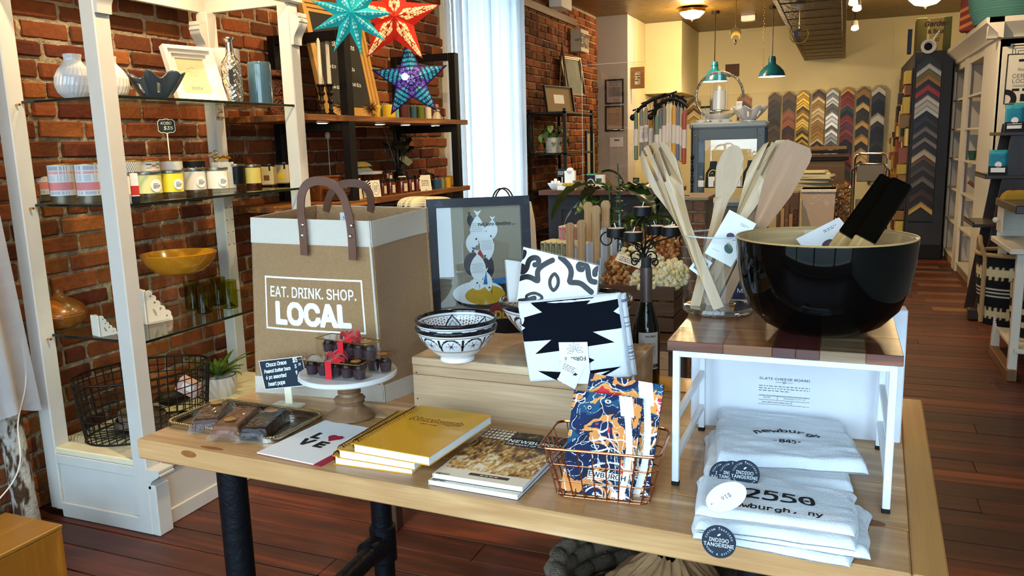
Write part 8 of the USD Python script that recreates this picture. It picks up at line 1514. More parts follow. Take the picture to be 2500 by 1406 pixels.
# corner samples of picture frame moulding: boards with one chevron part per sample
PALS = {'dark': ['#15110d', '#2a2118', '#3d3226', '#1d1a17', '#4a3d2c'], 'brown': ['#2c1a10', '#4a2a18', '#6a3a20', '#20140d', '#8a4a26', '#b9985a'], 'gold': ['#a8842c', '#8a6a22', '#c2a24a', '#6d5018', '#b8962f', '#3a2a12'], 'mix': ['#c9b88a', '#8f6a2a', '#5a3a1c', '#d2c49a', '#a07a30', '#302217'], 'silver': ['#b9b9b6', '#8f908e', '#d2d2ce', '#6d6c68', '#a3a09a', '#57524a'], 'colour': ['#7a1e1c', '#2a1a1a', '#b9852a', '#1d3a34', '#8a3a20', '#5a2a3a', '#171214', '#c8a04a'], 'burl': ['#2a2014', '#1a140e', '#b8904a', '#8a6a34', '#c0a56a'], 'black': ['#0e0d0c', '#1f1c19', '#2e2a26', '#b9b6ae', '#161412'], 'post': ['#20242c', '#c9c2b4', '#6d6a2e', '#a8722c', '#17130f', '#b02a22', '#3a251a', '#d2c9bc', '#c4b9a8', '#d6cfc4', '#14110f', '#3d2e26', '#1b1714', '#7d6a5a', '#241c18', '#8f7c68', '#2b211b', '#c2ab8a', '#6b4a30', '#3b332d', '#54483f', '#2a2420', '#6d6258', '#211a16', '#4a3222', '#30231b', '#cba75e']}
def chevron(w, t_, drop): return Polygon([(-w / 2, 0), (0, drop), (w / 2, 0), (w / 2, -t_), (0, drop - t_), (-w / 2, -t_)])
def sample_board(label, xl, xr, yt, yb, Y, pal, n, seed, name='sample_column', board=None, pf=.94):
    a, b = ony(xl, yt, Y), ony(xr, yt, Y); zb_ = ony((xl + xr) / 2, yb, Y)[2]; zt = a[2] * .5 + b[2] * .5; w = (b[0] - a[0]); c = (a[0] + b[0]) / 2; t = thing(name, label, 'moulding samples', (c, Y, zb_)); H = zt - zb_; R = random.Random(seed)
    part(t, 'board', prism(Polygon([(-w / 2, 0), (w / 2, 0), (w / 2, H - w * .3), (w * .2, H), (-w * .2, H), (-w / 2, H - w * .3)]), .012).rx(PI / 2).t(0, .012, 0), board or mat('sample_board', '#a89668', .7)); z = H - w * .42; step = (H - w * .4) / n
    for k in range(n):
        if z < .02: break
        th = step * R.uniform(.75, 1.25); colr = PALS[pal][k % len(PALS[pal])] if pal == 'post' else R.choice(PALS[pal]); part(t, 'chevron', prism(chevron(w * pf, th * .97, w * .38), .012 + .008 * R.random()).rx(PI / 2).t(0, 0, z), mat('sample_' + colr[1:], colr, .35, .35 if pal in ('gold', 'silver') else 0, bump=(50, .1))); part(t, 'chevron_lip', prism(chevron(w * pf, th * .22, w * .38), .026).rx(PI / 2).t(0, 0, z), mat('sample_lip_' + colr[1:], tuple(np.clip(np.array([int(colr[i:i + 2], 16) / 255 for i in (1, 3, 5)]) * .7 + .03, 0, 1)), .35)); z -= th
    return t
cols = [(1876, 1908, 224, 430, 'dark', 12), (1911, 1943, 222, 420, 'brown', 10), (1946, 1978, 220, 400, 'gold', 22), (1983, 2016, 217, 420, 'mix', 24), (2018, 2050, 214, 400, 'silver', 16), (2053, 2088, 212, 470, 'colour', 26), (2092, 2126, 210, 420, 'burl', 12), (2129, 2164, 207, 450, 'black', 14)]
for i, (a, b, yt, yb, pl_, n) in enumerate(cols): sample_board(f'{["olive black", "brown and cream", "antique gold", "gold and walnut striped", "silver", "multicoloured", "dark and burl", "black"][i]} moulding corner samples in a column on the back wall', a, b, yt, yb, YB - .06, pl_, n, 40 + i)
for i, (a, b, yt, yb, pl_, n, lb) in enumerate(((1800, 1835, 228, 300, 'brown', 3, 'reddish brown moulding corner samples behind the coral bowl'), (1733, 1768, 232, 290, 'dark', 5, 'dark moulding corner samples behind the hurricane glass'), (1678, 1712, 238, 300, 'mix', 7, 'striped moulding corner samples behind the steel ring'), (1640, 1672, 236, 300, 'black', 4, 'black moulding corner samples behind the iron candle rack'))): sample_board(lb, a, b, yt, yb, YB - .06, pl_, n, 60 + i)
# clutter under the samples
def crate_like(name, label, catn, x0, x1, yt, yb, Y, m, d=.3, rz=0, pn='body', z0=None):
    a, b = ony(x0, yb, Y), ony(x1, yb, Y); z = a[2] if z0 is None else z0; h = ony((x0 + x1) / 2, yt, Y)[2] - z; t = thing(name, label, catn, (a[0], Y, z), rz); part(t, pn, cbox(0, b[0] - a[0], 0, d, 0, h, .004), m); return t, b[0] - a[0], h
t, w, h = crate_like('work_bench', 'wooden work bench with a dark top below the moulding samples', 'bench', 1960, 2055, 392, 600, 9.0, wood('bench_wood', '#7d5a30', '#5e4220', 'x', 10, .6), .6, 0, 'body', 0.0); part(t, 'top', cbox(-.03, w + .03, -.03, .62, h, h + .03, .004), STEEL)
zt_b = ony(2000, 392, 9.0)[2] + .03
for k in range(3): tt_ = thing('frame_tray', ['brown cardboard tray, lowest on the work bench', 'dark metal tray, middle of the pile on the work bench', 'bent brown sheet lying on top of the work bench pile'][k], 'tray', (ony(1965, 385, 9.0)[0] + .02 * k, 9.02, zt_b + .04 * k)); part(tt_, 'tray', [cbox(0, .42 - .03 * k, 0, .4, 0, .006, .002), cbox(0, .42 - .03 * k, 0, .008, 0, .034, .002), cbox(0, .008, 0, .4, 0, .034, .002)], (OLDW, STEEL, mat('kraft_paper', '#8d6b48', .8))[k])
c = ony(1985, 455, 8.4); R = random.Random(5)
for k in range(9): g, _ = padgrid(.36 - .02 * (k % 3), .28, .018, .012, 14, 14, .006, k, 12); t = thing('paper_sheaf', f'cream paper sheaf, {["lowest", "second", "third", "fourth", "fifth", "sixth", "seventh", "eighth", "topmost"][k]} of the stack by the bin', 'paper', (c[0] - .18 + R.uniform(-.03, .03), 8.4, c[2] - .02 + k * .019), R.uniform(-.2, .2)); part(t, 'paper', g, mat('paper_cream', '#cdbf90', .7) if k > 6 else mat('paper_grey', '#b5ab8c', .7), True)
t, w, h = crate_like('paper_shelf', 'dark low cabinet under the stack of paper sheaves', 'cabinet', 1955, 2025, 457, 640, 8.38, wood('cab_brown', '#5a3d22', '#422b16', 'z', 10, .6), .4, 0, 'body', 0.0); part(t, 'door_panel', cbox(.03, w - .03, -.008, 0, .08, h - .06, .003), OLDW)
c = onz(1990, 640, 0); c = np.array([ony(1993, 600, 7.6)[0], 7.75, 0]); bi = thing('waste_bin', 'tall beige waste bin with a clear bag liner', 'bin', c); hb_ = ony(1993, 462, 7.6)[2]; wb2 = pxm(78, [c[0], 7.6, .8]); q = wb2 / 2
V = lambda s, z: [(-q * s, -.14 * s, z), (q * s, -.14 * s, z), (q * s, .14 * s, z), (-q * s, .14 * s, z)]; part(bi, 'body', G(np.array(V(.78, 0) + V(1, hb_)), _BF), mat('bin_beige', '#a3907c', .5)); part(bi, 'rim', [cbox(-q * 1.05, q * 1.05, -.152, .152, hb_ - .03, hb_, .006)], mat('bin_rim', '#b9ab96', .5)); part(bi, 'liner', film(grid(lambda u, v: ((u - .5) * 2.12 * q, -.156 + 0 * u, hb_ - .14 * (1 + .3 * np.sin(u * 9)) * v), 30, 10)[0], .012, 3), FILM, True)
cr_ = thing('foil_roll', 'crinkled shiny brown film wrapped panel leaning beside the bin', 'panel', (ony(2048, 600, 7.9)[0], 7.9, 0)); hh_ = ony(2048, 450, 7.9)[2]; g, _, _ = grid(lambda u, v: (.15 * (u - .5), -.02 + 0 * u, hh_ * v), 50, 120); nn = meshkit.fbm(g.v * [28, 1, 22], 3, 8); g.v[:, 1] += .035 * np.abs(nn - .5) * 2; part(cr_, 'film', shell(g, .01), mat('brown_film', '#6a4a22', .12, coat=1), False); part(cr_, 'panel', cbox(-.075, .075, .01, .04, 0, hh_, .003), OLDW)
fc = thing('folding_chair', 'grey folding chair with a chrome tube frame leaning at the back', 'chair', (ony(2120, 520, 8.2)[0], 8.2, 0)); z1 = ony(2118, 375, 8.2)[2]; z2 = ony(2118, 400, 8.2)[2]; wc = pxm(72, ony(2120, 400, 8.2)); part(fc, 'frame', [tube([(-wc / 2, .1, 0), (-wc / 2, 0, z1 - .05), (-wc / 2 + .015, 0, z1 - .012), (-wc / 2 + .05, 0, z1), (wc / 2 - .05, 0, z1), (wc / 2 - .015, 0, z1 - .012), (wc / 2, 0, z1 - .05), (wc / 2, .1, 0)], .011, 8)], CHROME); part(fc, 'rear_frame', tube([(-wc / 2 - .02, -.06, 0), (-wc / 2 - .02, -.02, z2 - .06), (-wc / 2 + .04, -.02, z2), (wc / 2 - .04, -.02, z2), (wc / 2 + .02, -.02, z2 - .06), (wc / 2 + .02, -.06, 0)], .010, 8), CHROME); zz1_, zz2_ = ony(2118, 443, 8.2)[2], ony(2118, 403, 8.2)[2]; part(fc, 'backrest', cbox(-wc / 2 + .02, wc / 2 - .02, -.035, -.015, zz1_, zz2_, .006), mat('chair_vinyl', '#5d5546', .5)); part(fc, 'seat', cbox(-wc / 2 + .02, wc / 2 - .02, -.04, -.02, .45, zz1_ - .16, .006), mat('chair_vinyl', '#5d5546', .5))
t, w, h = crate_like('board_stack', 'stack of brown mat boards standing left of the waste bin', 'boards', 1893, 1945, 470, 620, 7.3, OLDW, .25, 0, 'board', 0.0)
for k in range(5): part(t, 'board', cbox(w * .2 * k, w * .2 * k + w * .17, -.02 - .006 * k, 0, .0, h * (.8 + .05 * (k % 3)), .001), (OLDW, MAT_, CR, mat('kraft_paper', '#8d6b48', .8), CARV)[k])
t, w, h = crate_like('brick_pedestal', 'rough brown brick pedestal behind the wooden fork', 'pedestal', 1663, 1720, 488, 640, 4.6, MORTAR, .3, 0, 'core', 0.0); bh2 = h / 16; R = random.Random(2)
for r_ in range(16):
    for k in range(2): g = cbox(w * .5 * k + .003 - .002, w * .5 * (k + 1) - .003, -.012, .1, r_ * bh2 + .003, (r_ + 1) * bh2 - .004, .004).col(R.choice(['#6a4a38', '#7c5a46', '#5a3e2e'])); part(t, 'brick', g, BRICK, False)
part(t, 'cap', cbox(-.02, w + .02, -.03, .32, h, h + .02, .003), mat('cap_stone', '#8a7a68', .8))
# ------------------------------------------------------------------ right side
PGR = mat('post_grey', '#33343a', .55)
ps = thing('sample_pillar', 'dark grey display pillar at the back right covered with moulding corner samples', 'pillar', (0, 0, 0)); pl_, prr = ony(2218, 400, 10)[0], ony(2311, 400, 10)[0]; pzt = 2.26
part(ps, 'pillar', cbox(pl_, prr, 10.0, 12.3, .0, pzt, .004), PGR); part(ps, 'plinth', cbox(pl_ - .005, prr + .005, 9.985, 12.3, 0, .16, .004), INK); part(ps, 'slot', cbox((pl_ + prr) / 2 - .02, (pl_ + prr) / 2 + .02, 9.994, 10.0, .45, .75, .001), INK)
sample_board('tall column of moulding corner samples on the dark grey pillar', 2240, 2301, 135, 540, 9.97, 'post', 27, 77, board=PGR, pf=.98)
R = random.Random(12); mk = thing('moulding_stock', 'rack of gold and brown moulding sticks on the left side of the dark pillar', 'moulding samples', (pl_ - .004, 10.0, 0)); SM = [mat('sample_' + c[1:], c, .35, .3 if i < 2 else 0, bump=(50, .1)) for i, c in enumerate(('#a8842c', '#c2a24a', '#6a3a20', '#8a4a26', '#2c1a10', '#8f6a2a', '#c9b88a'))]; part(mk, 'backing', cbox(-.012, 0, .02, 2.2, .2, 2.1, .002), OLDW)
for i in range(7):
    z = .3
    while z < 2.0 - .08 * i: h = R.uniform(.05, .22); part(mk, 'stick', cbox(-.012 - R.uniform(.02, .11), -.012, .03 + .3 * i, .03 + .3 * i + R.uniform(.1, .28), z, z + h * .92, .003), R.choice(SM)); z += h
cm = thing('wall_camera', 'white round camera with a bracket on top of the moulding pillar', 'camera', ony(2266, 114, 9.93)); part(cm, 'body', lathe([(0, -.02), (.07, 0), (.075, .05), (.05, .06), (.05, .02), (0, .02)], 28).rx(PI / 2), PAPER); part(cm, 'lens', lathe([(0, .02), (.04, .022), (.03, .03), (0, .035)], 20).rx(PI / 2), INK); part(cm, 'bracket', rod((.03, 0, .05), (.10, .0, .16), .008), PAPER)
def topitem(name, label, catn, x0, x1, yt, yb, Y, m, d=.05, z0=None, **k): return crate_like(name, label, catn, x0, x1, yt, yb, Y, m, d, z0=z0, **k)
t, w, h = topitem('old_poster', 'aged cream poster with faded lettering standing above the dark pillar', 'poster', 2268, 2302, 43, 98, 10.1, mat('aged_cream', '#b5a46e', .7), .02, pzt); flatprint(t, AT(UU([AT(text('Garden', .05, 3, shear=.2), 0, .08), AT(text('& Soul', .04, 3), 0, .0), AT(lines_of_text(2, w * .6, .02, 3), 0, -.09)]), w / 2, h * .6), 0, 0, OLDW)
topitem('green_box', 'dark green box behind the aged poster', 'box', 2237, 2262, 44, 100, 10.3, mat('box_green', '#4a4a2c', .7), .3, pzt); topitem('green_board', 'dark green board leaning right of the aged poster', 'board', 2300, 2322, 40, 95, 10.3, mat('board_green', '#37402a', .7), .1, pzt); topitem('blue_roll', 'blue paper roll at the left of the pillar top', 'roll', 2216, 2226, 70, 108, 10.2, mat('roll_blue', '#22304e', .5), .08, pzt)
# white cabinet
CX, CY0, CY1, CH2 = 1.11, 7.5, 10.45, 2.12; CBW = mat('cabinet_white', '#c9c1b0', .5, bump=(60, .04)); CBI = mat('cabinet_inside', '#cbbfae', .6)
wc_ = thing('white_cabinet', 'tall cream white built-in cabinet with open cubbies and panelled end', 'cabinet', (0, 0, 0)); Yc = [onx(x, 425, CX)[1] for x in (2399, 2384, 2349, 2340, 2316)]; sh = [.10, .46, .80, 1.12, 1.43, 1.74, 2.05]
part(wc_, 'end_panel', cbox(CX, RX - .01, CY0, CY0 + .025, .0, CH2, .003), CBW); part(wc_, 'back', box(CX + .30, CX + .32, CY0 + .025, CY1, 0, CH2), CBI, False); part(wc_, 'base', cbox(CX + .01, RX - .02, CY0 + .03, CY1, 0, .09, .003), mat('base_tan', '#8f7a5a', .6)); part(wc_, 'top', cbox(CX, RX - .01, CY0, CY1, CH2 - .08, CH2, .003), CBW)
for a, b in ((CY0, Yc[1]), (Yc[2], Yc[3]), (Yc[4], CY1)): part(wc_, 'stile', cbox(CX - .01, CX + .02, a, b, 0, CH2, .003), CBW); part(wc_, 'divider', box(CX + .02, CX + .30, (a + b) / 2 - .01, (a + b) / 2 + .01, .09, CH2 - .08), CBI, False)
for z in sh[:-1]:
    for a, b in ((Yc[1], Yc[2]), (Yc[3], Yc[4])): part(wc_, 'shelf', cbox(CX, CX + .30, a, b, z - .02, z, .002), CBW)
cr_ = [(0, 0), (.03, .01), (.04, .04), (.09, .09), (.12, .12), (.12, .16), (0, .16)]; part(wc_, 'crown', [prism([(-x, y) for x, y in cr_], CY1 - CY0 + .12).rx(PI / 2).t(CX, CY1, CH2 - .02), prism([(-x, y) for x, y in cr_], RX - CX + .1).rx(PI / 2).rz(PI / 2).t(CX - .1, CY0, CH2 - .02)], CBW); part(wc_, 'top_board', box(CX - .1, RX - .01, CY0 - .1, CY1, CH2 + .13, CH2 + .14), CBW, False)
for z0, z1 in ((.15, .72), (.78, 1.30), (1.36, 1.70), (1.76, 2.06)):
    for k in range(3): part(wc_, 'panel_mould', prism(sbox(CX + .07 + k * .02, z0 + k * .02, RX - .07 - k * .02, z1 - k * .02).difference(sbox(CX + .082 + k * .02, z0 + .012 + k * .02, RX - .082 - k * .02, z1 - .012 - k * .02)), .014 - .003 * k).rx(PI / 2).t(0, CY0, 0), CBW)
def cub(col, lv, f=.5, dx=.12): a, b = ((Yc[1], Yc[2]), (Yc[3], Yc[4]))[col]; return np.array([CX + dx, a + (b - a) * f, sh[lv]])
def small(name, label, catn, p, g, m, pn='body'): t = thing(name, label, catn, p); part(t, pn, g, m); return t
small('grey_bowl', 'grey glass bowl on an upper shelf of the white cabinet', 'bowl', cub(0, 5), lathe([(0, 0), (.03, 0), (.08, .14), (.075, .14), (.025, .012), (0, .012)], 24), mat('grey_glass', '#8b9096', .2))
t = small('spice_box', 'white and red packet on the middle shelf of the near cubby column', 'packet', cub(0, 4), bx(.09, .10, .19), PAPER, 'packet'); part(t, 'band', bx(.092, .102, .05).t(0, 0, .14), mat('dark_red', '#5c1f1a', .5)); part(t, 'foot_band', bx(.092, .102, .03), mat('dark_red', '#5c1f1a', .5))
small('copper_mug', 'copper coloured cup on the upper shelf of the far cubby column', 'cup', cub(1, 5), cyl(.045, .10, 24), mat('copper_cup', '#a4622e', .35, .6)); small('terracotta_cup', 'terracotta pot on the middle shelf of the far cubby column', 'cup', cub(1, 4), cyl(.04, .07, 24, r2=.05), mat('terracotta', '#8a4a30', .7))
t = small('wine_bottle', 'dark bottle in the far cubby column of the white cabinet', 'bottle', cub(1, 3), lathe([(0, 0), (.04, 0), (.04, .19), (.015, .25), (.015, .32), (0, .32)], 24), mat('bottle_glass', '#0f140a', .05)); part(t, 'label', cyl(.041, .07, 24, .06), mat('bottle_label', '#c9c2b8', .6))
for k in range(3): small('cook_book', f'thin tan book, {("nearest", "middle", "farthest")[k]} of three in the near cubby column', 'book', cub(0, 3, .3 + .14 * k), bx(.12, .028, .22 - .02 * k), mat('book_tan_%d' % k, ('#9a6a48', '#8a5a3a', '#a87a54')[k], .6), 'cover')
small('green_cup', 'small green bowl beside the tan books', 'cup', cub(0, 3, .85, .06), lathe([(0, 0), (.025, 0), (.05, .09), (.045, .09), (.02, .01), (0, .01)], 24), mat('green_glaze', '#33584a', .3)); small('red_tin', 'red striped tin on a low shelf of the far cubby column', 'tin', cub(1, 2), bx(.07, .07, .14), mat('tin_red', '#8e5a4e', .5)); small('wood_bird', 'wooden bird ornament on a low shelf of the near cubby column', 'ornament', cub(0, 2), sph((0, 0, .05), .05, 14, 10, (1.2, .7, .8)) + rod((-.04, 0, .06), (-.12, 0, .13), .016) + rod((0, 0, 0), (0, 0, .03), .03), wood('bird_wood', '#9a6a44', '#7a4c2c', 'x', 20, .4), 'bird'); small('glass_carafe', 'clear glass carafe at the bottom of the far cubby column', 'carafe', cub(1, 0), lathe([(.05, 0), (.055, .1), (.04, .2), (.05, .26)], 28, False), GLASS, 'glass'); small('dark_box', 'slim dark box at the bottom of the near cubby column', 'box', cub(0, 1), bx(.08, .06, .24), INK)
po = thing('certified_poster', 'cream poster reading CERTIFIED LOCATION on the cabinet end panel', 'poster'); a, b = ony(2449, 255, CY0 - .02), ony(2449, 133, CY0 - .02); w = .46; h = b[2] - a[2]; FPp = frameM(a, [1, 0, -.01], [-.02, 0, 1]); part(po, 'poster', FPp(prism(sbox(0, 0, w, h), .004)), mat('poster_cream', '#c9c2b2', .6)); part(po, 'rim', FPp(prism(sbox(0, 0, w, h).difference(sbox(.006, .006, w - .006, h - .006)), .008)), INK)
for s, hh, x, y, m in (('CERTIFIED', .030, .155, .56, GREYINK), ('LOCATION', .030, .155, .46, GREYINK), ('Roaming', .022, .14, .68, GREYINK)): part(po, 'lettering', FPp(prism(AT(text(s, hh, 1), x, y * h), .001, .004)), m, False)
part(po, 'print', FPp(prism(UU([sbox(.05, .345 * h, .42, .35 * h), sbox(.05, .37 * h, .42, .376 * h), sbox(.05, .26 * h, .10, .31 * h), sbox(.12, .26 * h, .17, .31 * h), sbox(.11, .05 * h, .22, .2 * h), sbox(.08, .84 * h, .12, .89 * h), sbox(.16, .88 * h, .20, .93 * h), Point(.012, .10 * h).buffer(.075).intersection(sbox(0.006, .01, 1, 1)).difference(Point(.012, .10 * h).buffer(.035))]), .001, .0042)), INK, False)
# things on top of the cabinet
ctz = CH2 + .14
def stripe_basket(name, label, c, r, h, fn, flare=1.1, n=120, m=60, bump_=(260, .5)):
    g, U, V = grid(lambda u, v: (u, v, 0 * u), n, m, cu=True); rr = r * (.9 + (flare - .9) * np.sin(V * 1.5)) * (1 + .01 * np.sin(V * 160)); a = 2 * PI * U; g.v = np.stack([rr * np.cos(a), rr * np.sin(a), V * h], 1); g.c = np.array([lin(fn(u, v)) for u, v in zip(U, V)]); t = thing(name, label, 'basket', c); part(t, 'weave', shell(G(g.v, g.f[:, ::-1], g.c), -.008), vcol('woven_basket', .9, bump=bump_), True); part(t, 'bottom', cyl(r * .88, .01, 36), mat('basket_floor', '#4a4032', .9)); return t
P_ = lambda x, Y: ony(x, 60, Y)[0]
stripe_basket('rope_basket', 'teal woven rope basket on top of the white cabinet', (P_(2460, 7.95), 7.95, ctz), .27, .22, lambda u, v: '#4f7f78' if (v * 24) % 1 < .8 else '#3b655f'); stripe_basket('woven_basket', 'black and cream striped woven basket at the far end of the cabinet top', (1.26, 9.5, ctz), .16, .26, lambda u, v: ('#c2b48e' if (u * 40) % 1 < .5 else '#1a1a1c') if v > .62 else '#c2b48e' if .18 < v < .4 else '#17171a')
rbg = thing('paper_bag', 'dark red bag with an orange zigzag lettered CAN NEW on the cabinet top', 'bag', (P_(2376, 8.35), 8.35, ctz), -.3); part(rbg, 'bag', cbox(-.10, .10, -.05, .05, 0, .46, .01), mat('bag_red', '#6a211b', .6)); flatprint(rbg, AT(text('CAN', .055, 2), .02, .38), 0, 0, CREAM, -.051); flatprint(rbg, AT(text('NEW', .055, 2), .02, .30), 0, 0, CREAM, -.051); flatprint(rbg, UU([Polygon([(-.1, .02 + k * .07), (.1, .10 + k * .07), (.1, .13 + k * .07), (-.1, .05 + k * .07)]) for k in range(3)]), 0, 0, mat('zigzag_orange', '#b9662a', .6), -.051)
# dark ladder shelf with coffee bags
LY = 6.75; DKW = wood('ladder_wood', '#3a2318', '#281710', 'z', 12, .4, .2); ls = thing('ladder_shelf', 'dark brown stepped ladder shelf before the cabinet end panel', 'shelving', (0, 0, 0)); lz = lambda x, y, Y=LY: ony(x, y, Y)
A, B = lz(2375, 745), lz(2475, 300); A[2] = 0; lx = lambda z: A[0] + (B[0] - A[0]) * z / B[2]; A1 = A + [.02, 0, 0]
for y in (LY, LY + .45): part(ls, 'side', prism([(A[0], 0), (A[0] + .75, 0), (B[0] + .35, B[2]), (B[0], B[2])], .02).rx(PI / 2).t(0, y, 0), DKW)
for k, (x, y) in enumerate(((2440, 323), (2402, 428), (2372, 545))): zz = lz(x, y)[2]; part(ls, 'step', cbox(lz(x, y)[0], lz(x, y)[0] + .42, LY - .06, LY + .43, zz - .025, zz, .003), DKW); part(ls, 'gallery', [rod((lz(x, y)[0] + .03, LY - .05, zz + .05), (lz(x, y)[0] + .4, LY - .05, zz + .05), .004, 6)] if k == 0 else [cbox(lz(x, y)[0], lz(x, y)[0] + .01, LY - .06, LY + .43, zz, zz + .012, .001)], STEEL)
part(ls, 'foot', cbox(A[0] - .03, A[0] + .14, LY - .03, LY + .06, 0, .09, .01), DKW); BLU = mat('teal_blue_bag', '#1f7d96', .5, bump=(25, .4))
for i, (x, yb, yt, dy, lb) in enumerate(((2476, 318, 255, 0, 'upright on the upper step of the ladder shelf'), (2497, 318, 250, .1, 'behind the first one on the upper step'), (2436, 424, 366, 0, 'leaning at the left of the middle step'), (2462, 426, 372, .1, 'behind the leaning one on the middle step'))):
    p = lz(x, yb, LY + dy); p[2] = lz((2440, 2402)[i // 2], (323, 428)[i // 2])[2]; h = lz(x, yt, LY + dy)[2] - p[2]; t = thing('coffee_bag', 'teal blue coffee bag ' + lb, 'bag', p, -.2, M=None); g = padgrid(.13, h, .06, .03, 16, 20, .008, i, 20)[0].rx(PI / 2).t(-.065, .03, 0); part(t, 'bag', g, BLU, True); part(t, 'label', box(-.045, .045, -.037, -.034, h * .12, h * .30), PAPER, False); part(t, 'sticker', cyl(.022, .003, 20).rx(PI / 2).t(0, -.031, h * .42), PAPER); part(t, 'foot_band', box(-.06, .06, -.034, -.031, .0, h * .36), INK, False)
# white drawer table with striped baskets below
WY = 5.75; k0 = lambda x, y: ony(x, y, WY); wt = thing('drawer_table', 'white drawer table with a dark brown top at the right edge', 'table', (0, 0, 0)); x0 = k0(2428, 520)[0]; zt_, zd0, zsh = k0(2430, 482)[2], k0(2430, 560)[2], k0(2420, 575)[2]
part(wt, 'top', cbox(x0, RX - .1, WY - .65, WY, zt_ - .045, zt_, .004), DKW); part(wt, 'drawer', cbox(x0 + .02, x0 + .20, WY - .02, WY, zd0, zt_ - .047, .003), CBW); df_ = part(wt, 'drawer_front', cbox(x0 + .012, x0 + .02, WY - .20, WY - .02, zd0, zt_ - .05, .003), CBW); part(df_, 'knob', sph((x0 - .008, WY - .11, (zd0 + zt_) / 2 - .03), .018, 12, 8), VW); part(wt, 'shelf', cbox(x0 - .01, RX - .1, WY - .65, WY, zsh - .03, zsh, .003), CBW); part(wt, 'partition', cbox(x0 + .02, RX - .12, WY - .015, WY - .005, zsh, zt_ - .05, .002), CBW); part(wt, 'lower_shelf', cbox(x0 + .05, RX - .1, WY - .65, WY, .16, .185, .003), CBW)
for x in (x0 + .03, RX - .16):
    for y in (WY - .62, WY - .06): part(wt, 'leg', cbox(x, x + .045, y, y + .045, 0, zsh - .03, .003), CBW)
bb_ = thing('base_board', 'tan wooden plank lying along the floor under the drawer table', 'plank', (x0 + .02, WY - .66, 0)); part(bb_, 'board', cbox(0, .05, 0, .62, 0, .06, .003), wood('base_plank', '#8f6236', '#6d4824', 'y', 10, .6))
t = small('white_mug', 'white mug with a tea infuser on the drawer table', 'mug', (x0 + .19, WY - .2, zt_), lathe([(0, 0), (.04, 0), (.05, .12), (.045, .12), (.036, .01), (0, .01)], 28), PAPER, 'mug'); part(t, 'infuser', sph((.01, 0, .13), .03, 12, 8, (1, 1, .7)), SILVER); small('yellow_cloth', 'ochre cloth bundle at the left end of the drawer table', 'cloth', (x0 + .08, WY - .12, zt_), padgrid(.14, .12, .05, .04, 20, 20, .02, 2, 30)[0].t(-.07, -.06, 0), mat('ochre_cloth', '#a8802c', .9), 'cloth'); small('white_scoop', 'white ceramic scoop on the drawer table', 'scoop', (x0 + .16, WY - .38, zt_), sph((0, 0, .02), .035, 14, 8, (1.4, 1, .55)) + rod((.03, 0, .02), (.12, 0, .03), .008), PAPER)
bfn = lambda u, v: '#c9b98e' if .70 < v < .80 else ('#c9b98e' if (u * 90) % 1 < .4 else '#14151a') if (.80 < v < .84 or .655 < v < .70 or .22 < v < .26 or .10 < v < .13) else '#c9b98e' if .13 < v < .22 else '#d6d0bd' if min(abs(v - q) for q in (.42, .47, .52)) < .008 else '#14151a'
c1_ = onz(2455, 800, .19); c1_ = np.array([c1_[0] + .03, c1_[1] + .18, .187]); hb1 = ony(2450, 625, c1_[1])[2] - .187; t = stripe_basket('striped_basket', 'large black basket with cream stripes and a jute strap under the drawer table', c1_, .17, hb1 * 1.05, bfn, 1.12); q = [(-.18 * cos(.5), -.18 * sin(.5) - .02, z) for z in LS(.02, hb1, 8)] + [(-.19, -.10 + .02 * k, hb1 + .10 + .03 * sin(k)) for k in range(4)] + [(-.16, .03, hb1)]; part(t, 'strap', tube(spl(q, 40), .014, 8).s(1, 1, 1), mat('jute_strap', '#9c7d52', .9)); part(t, 'rim', tube([(.19 * cos(a), .19 * sin(a), hb1 * 1.05) for a in LS(0, 2 * PI, 48, endpoint=False)], .014, 8, True), mat('jute_strap', '#9c7d52', .9))
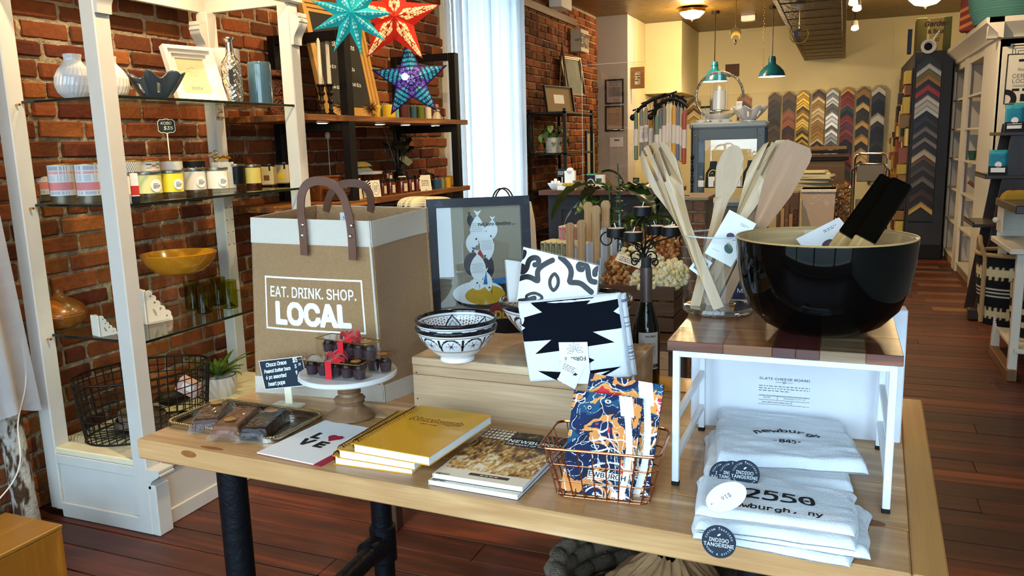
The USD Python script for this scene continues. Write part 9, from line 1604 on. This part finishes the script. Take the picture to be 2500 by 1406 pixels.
c2_ = onz(2490, 835, .19); c2_ = np.array([c2_[0] + .10, c2_[1] + .13, .187]); hb2_ = ony(2480, 690, c2_[1])[2] - .187; t = stripe_basket('striped_basket', 'smaller cream and black striped basket at the right edge before the large one', c2_, .14, max(hb2_, .15), lambda u, v: ('#1a1a1c' if (u * 60) % 1 < .5 else '#c9bd9c') if v > .74 else '#c9b98e' if .48 < v < .58 or .24 < v < .34 or v < .06 else '#14151a', 1.05); g, _ = padgrid(.2, .2, .05, .05, 24, 24, .03, 4, 30); part(t, 'lining', g.t(-.1, -.1, max(hb2_, .15) - .03), mat('fluff', '#d9c79f', .95), True)
# repeats of one kind carry a common group
GROUPS = dict(candle_tin='patterned candle tins', jar_candle='lidded jar candles', latch_jar='square latch jars', candle_snuffer='brass snuffers', log_slice='log slices in the wire basket', chocolate_bar='wrapped bars on the tray', chocolate_box='chocolate boxes on the cake stand', notebook='yellow spiral notebooks', book='local history books', map_notebook='map notebooks', tea_towel='hanging tea towels', kitchen_towel='flour sack towels', round_tag='round lettered tags', tealight='tealights in the iron topper', pillar_candle='pillar candles on the rack', jam_jar='amber jam jars', puck_lamp='puck lamps', candlestick='dark candlesticks', taper_candle='ivory tapers', starburst='starburst ornaments', star_lantern='paper star lanterns', soap_bar='soaps in the wicker bowl', popcorn_bag='popcorn bags', spoon_carton='wooden spoon cartons', match_box='little boxes on the back table', cushion='cushions', dipped_candle='dipped candles on the rack', ring_block='white jewellery blocks', gold_ring='gold rings', yellow_soap='yellow soaps', sample_jar='white sample jars', trinket_dish='trinket dishes', pendant_lamp='teal pendants', ceiling_light='dome ceiling lights', track_spot='white track spots', track_spotlight='white track spots', sample_column='moulding sample columns', paper_sheaf='paper sheaves', frame_tray='trays on the work bench', cook_book='tan books', coffee_bag='blue coffee bags', striped_basket='striped baskets', ribbed_vase='ribbed vases', moroccan_bowl='stacked painted bowls', bookend='white scroll bookends')
for pr in stage.GetPrimAtPath('/World').GetChildren():
    n = pr.GetName(); n = n[:-4] if n[-3:].isdigit() and n[-4:-3] == '_' else n
    if n in GROUPS and not pr.GetCustomData().get('group'): pr.SetCustomDataByKey('group', GROUPS[n])
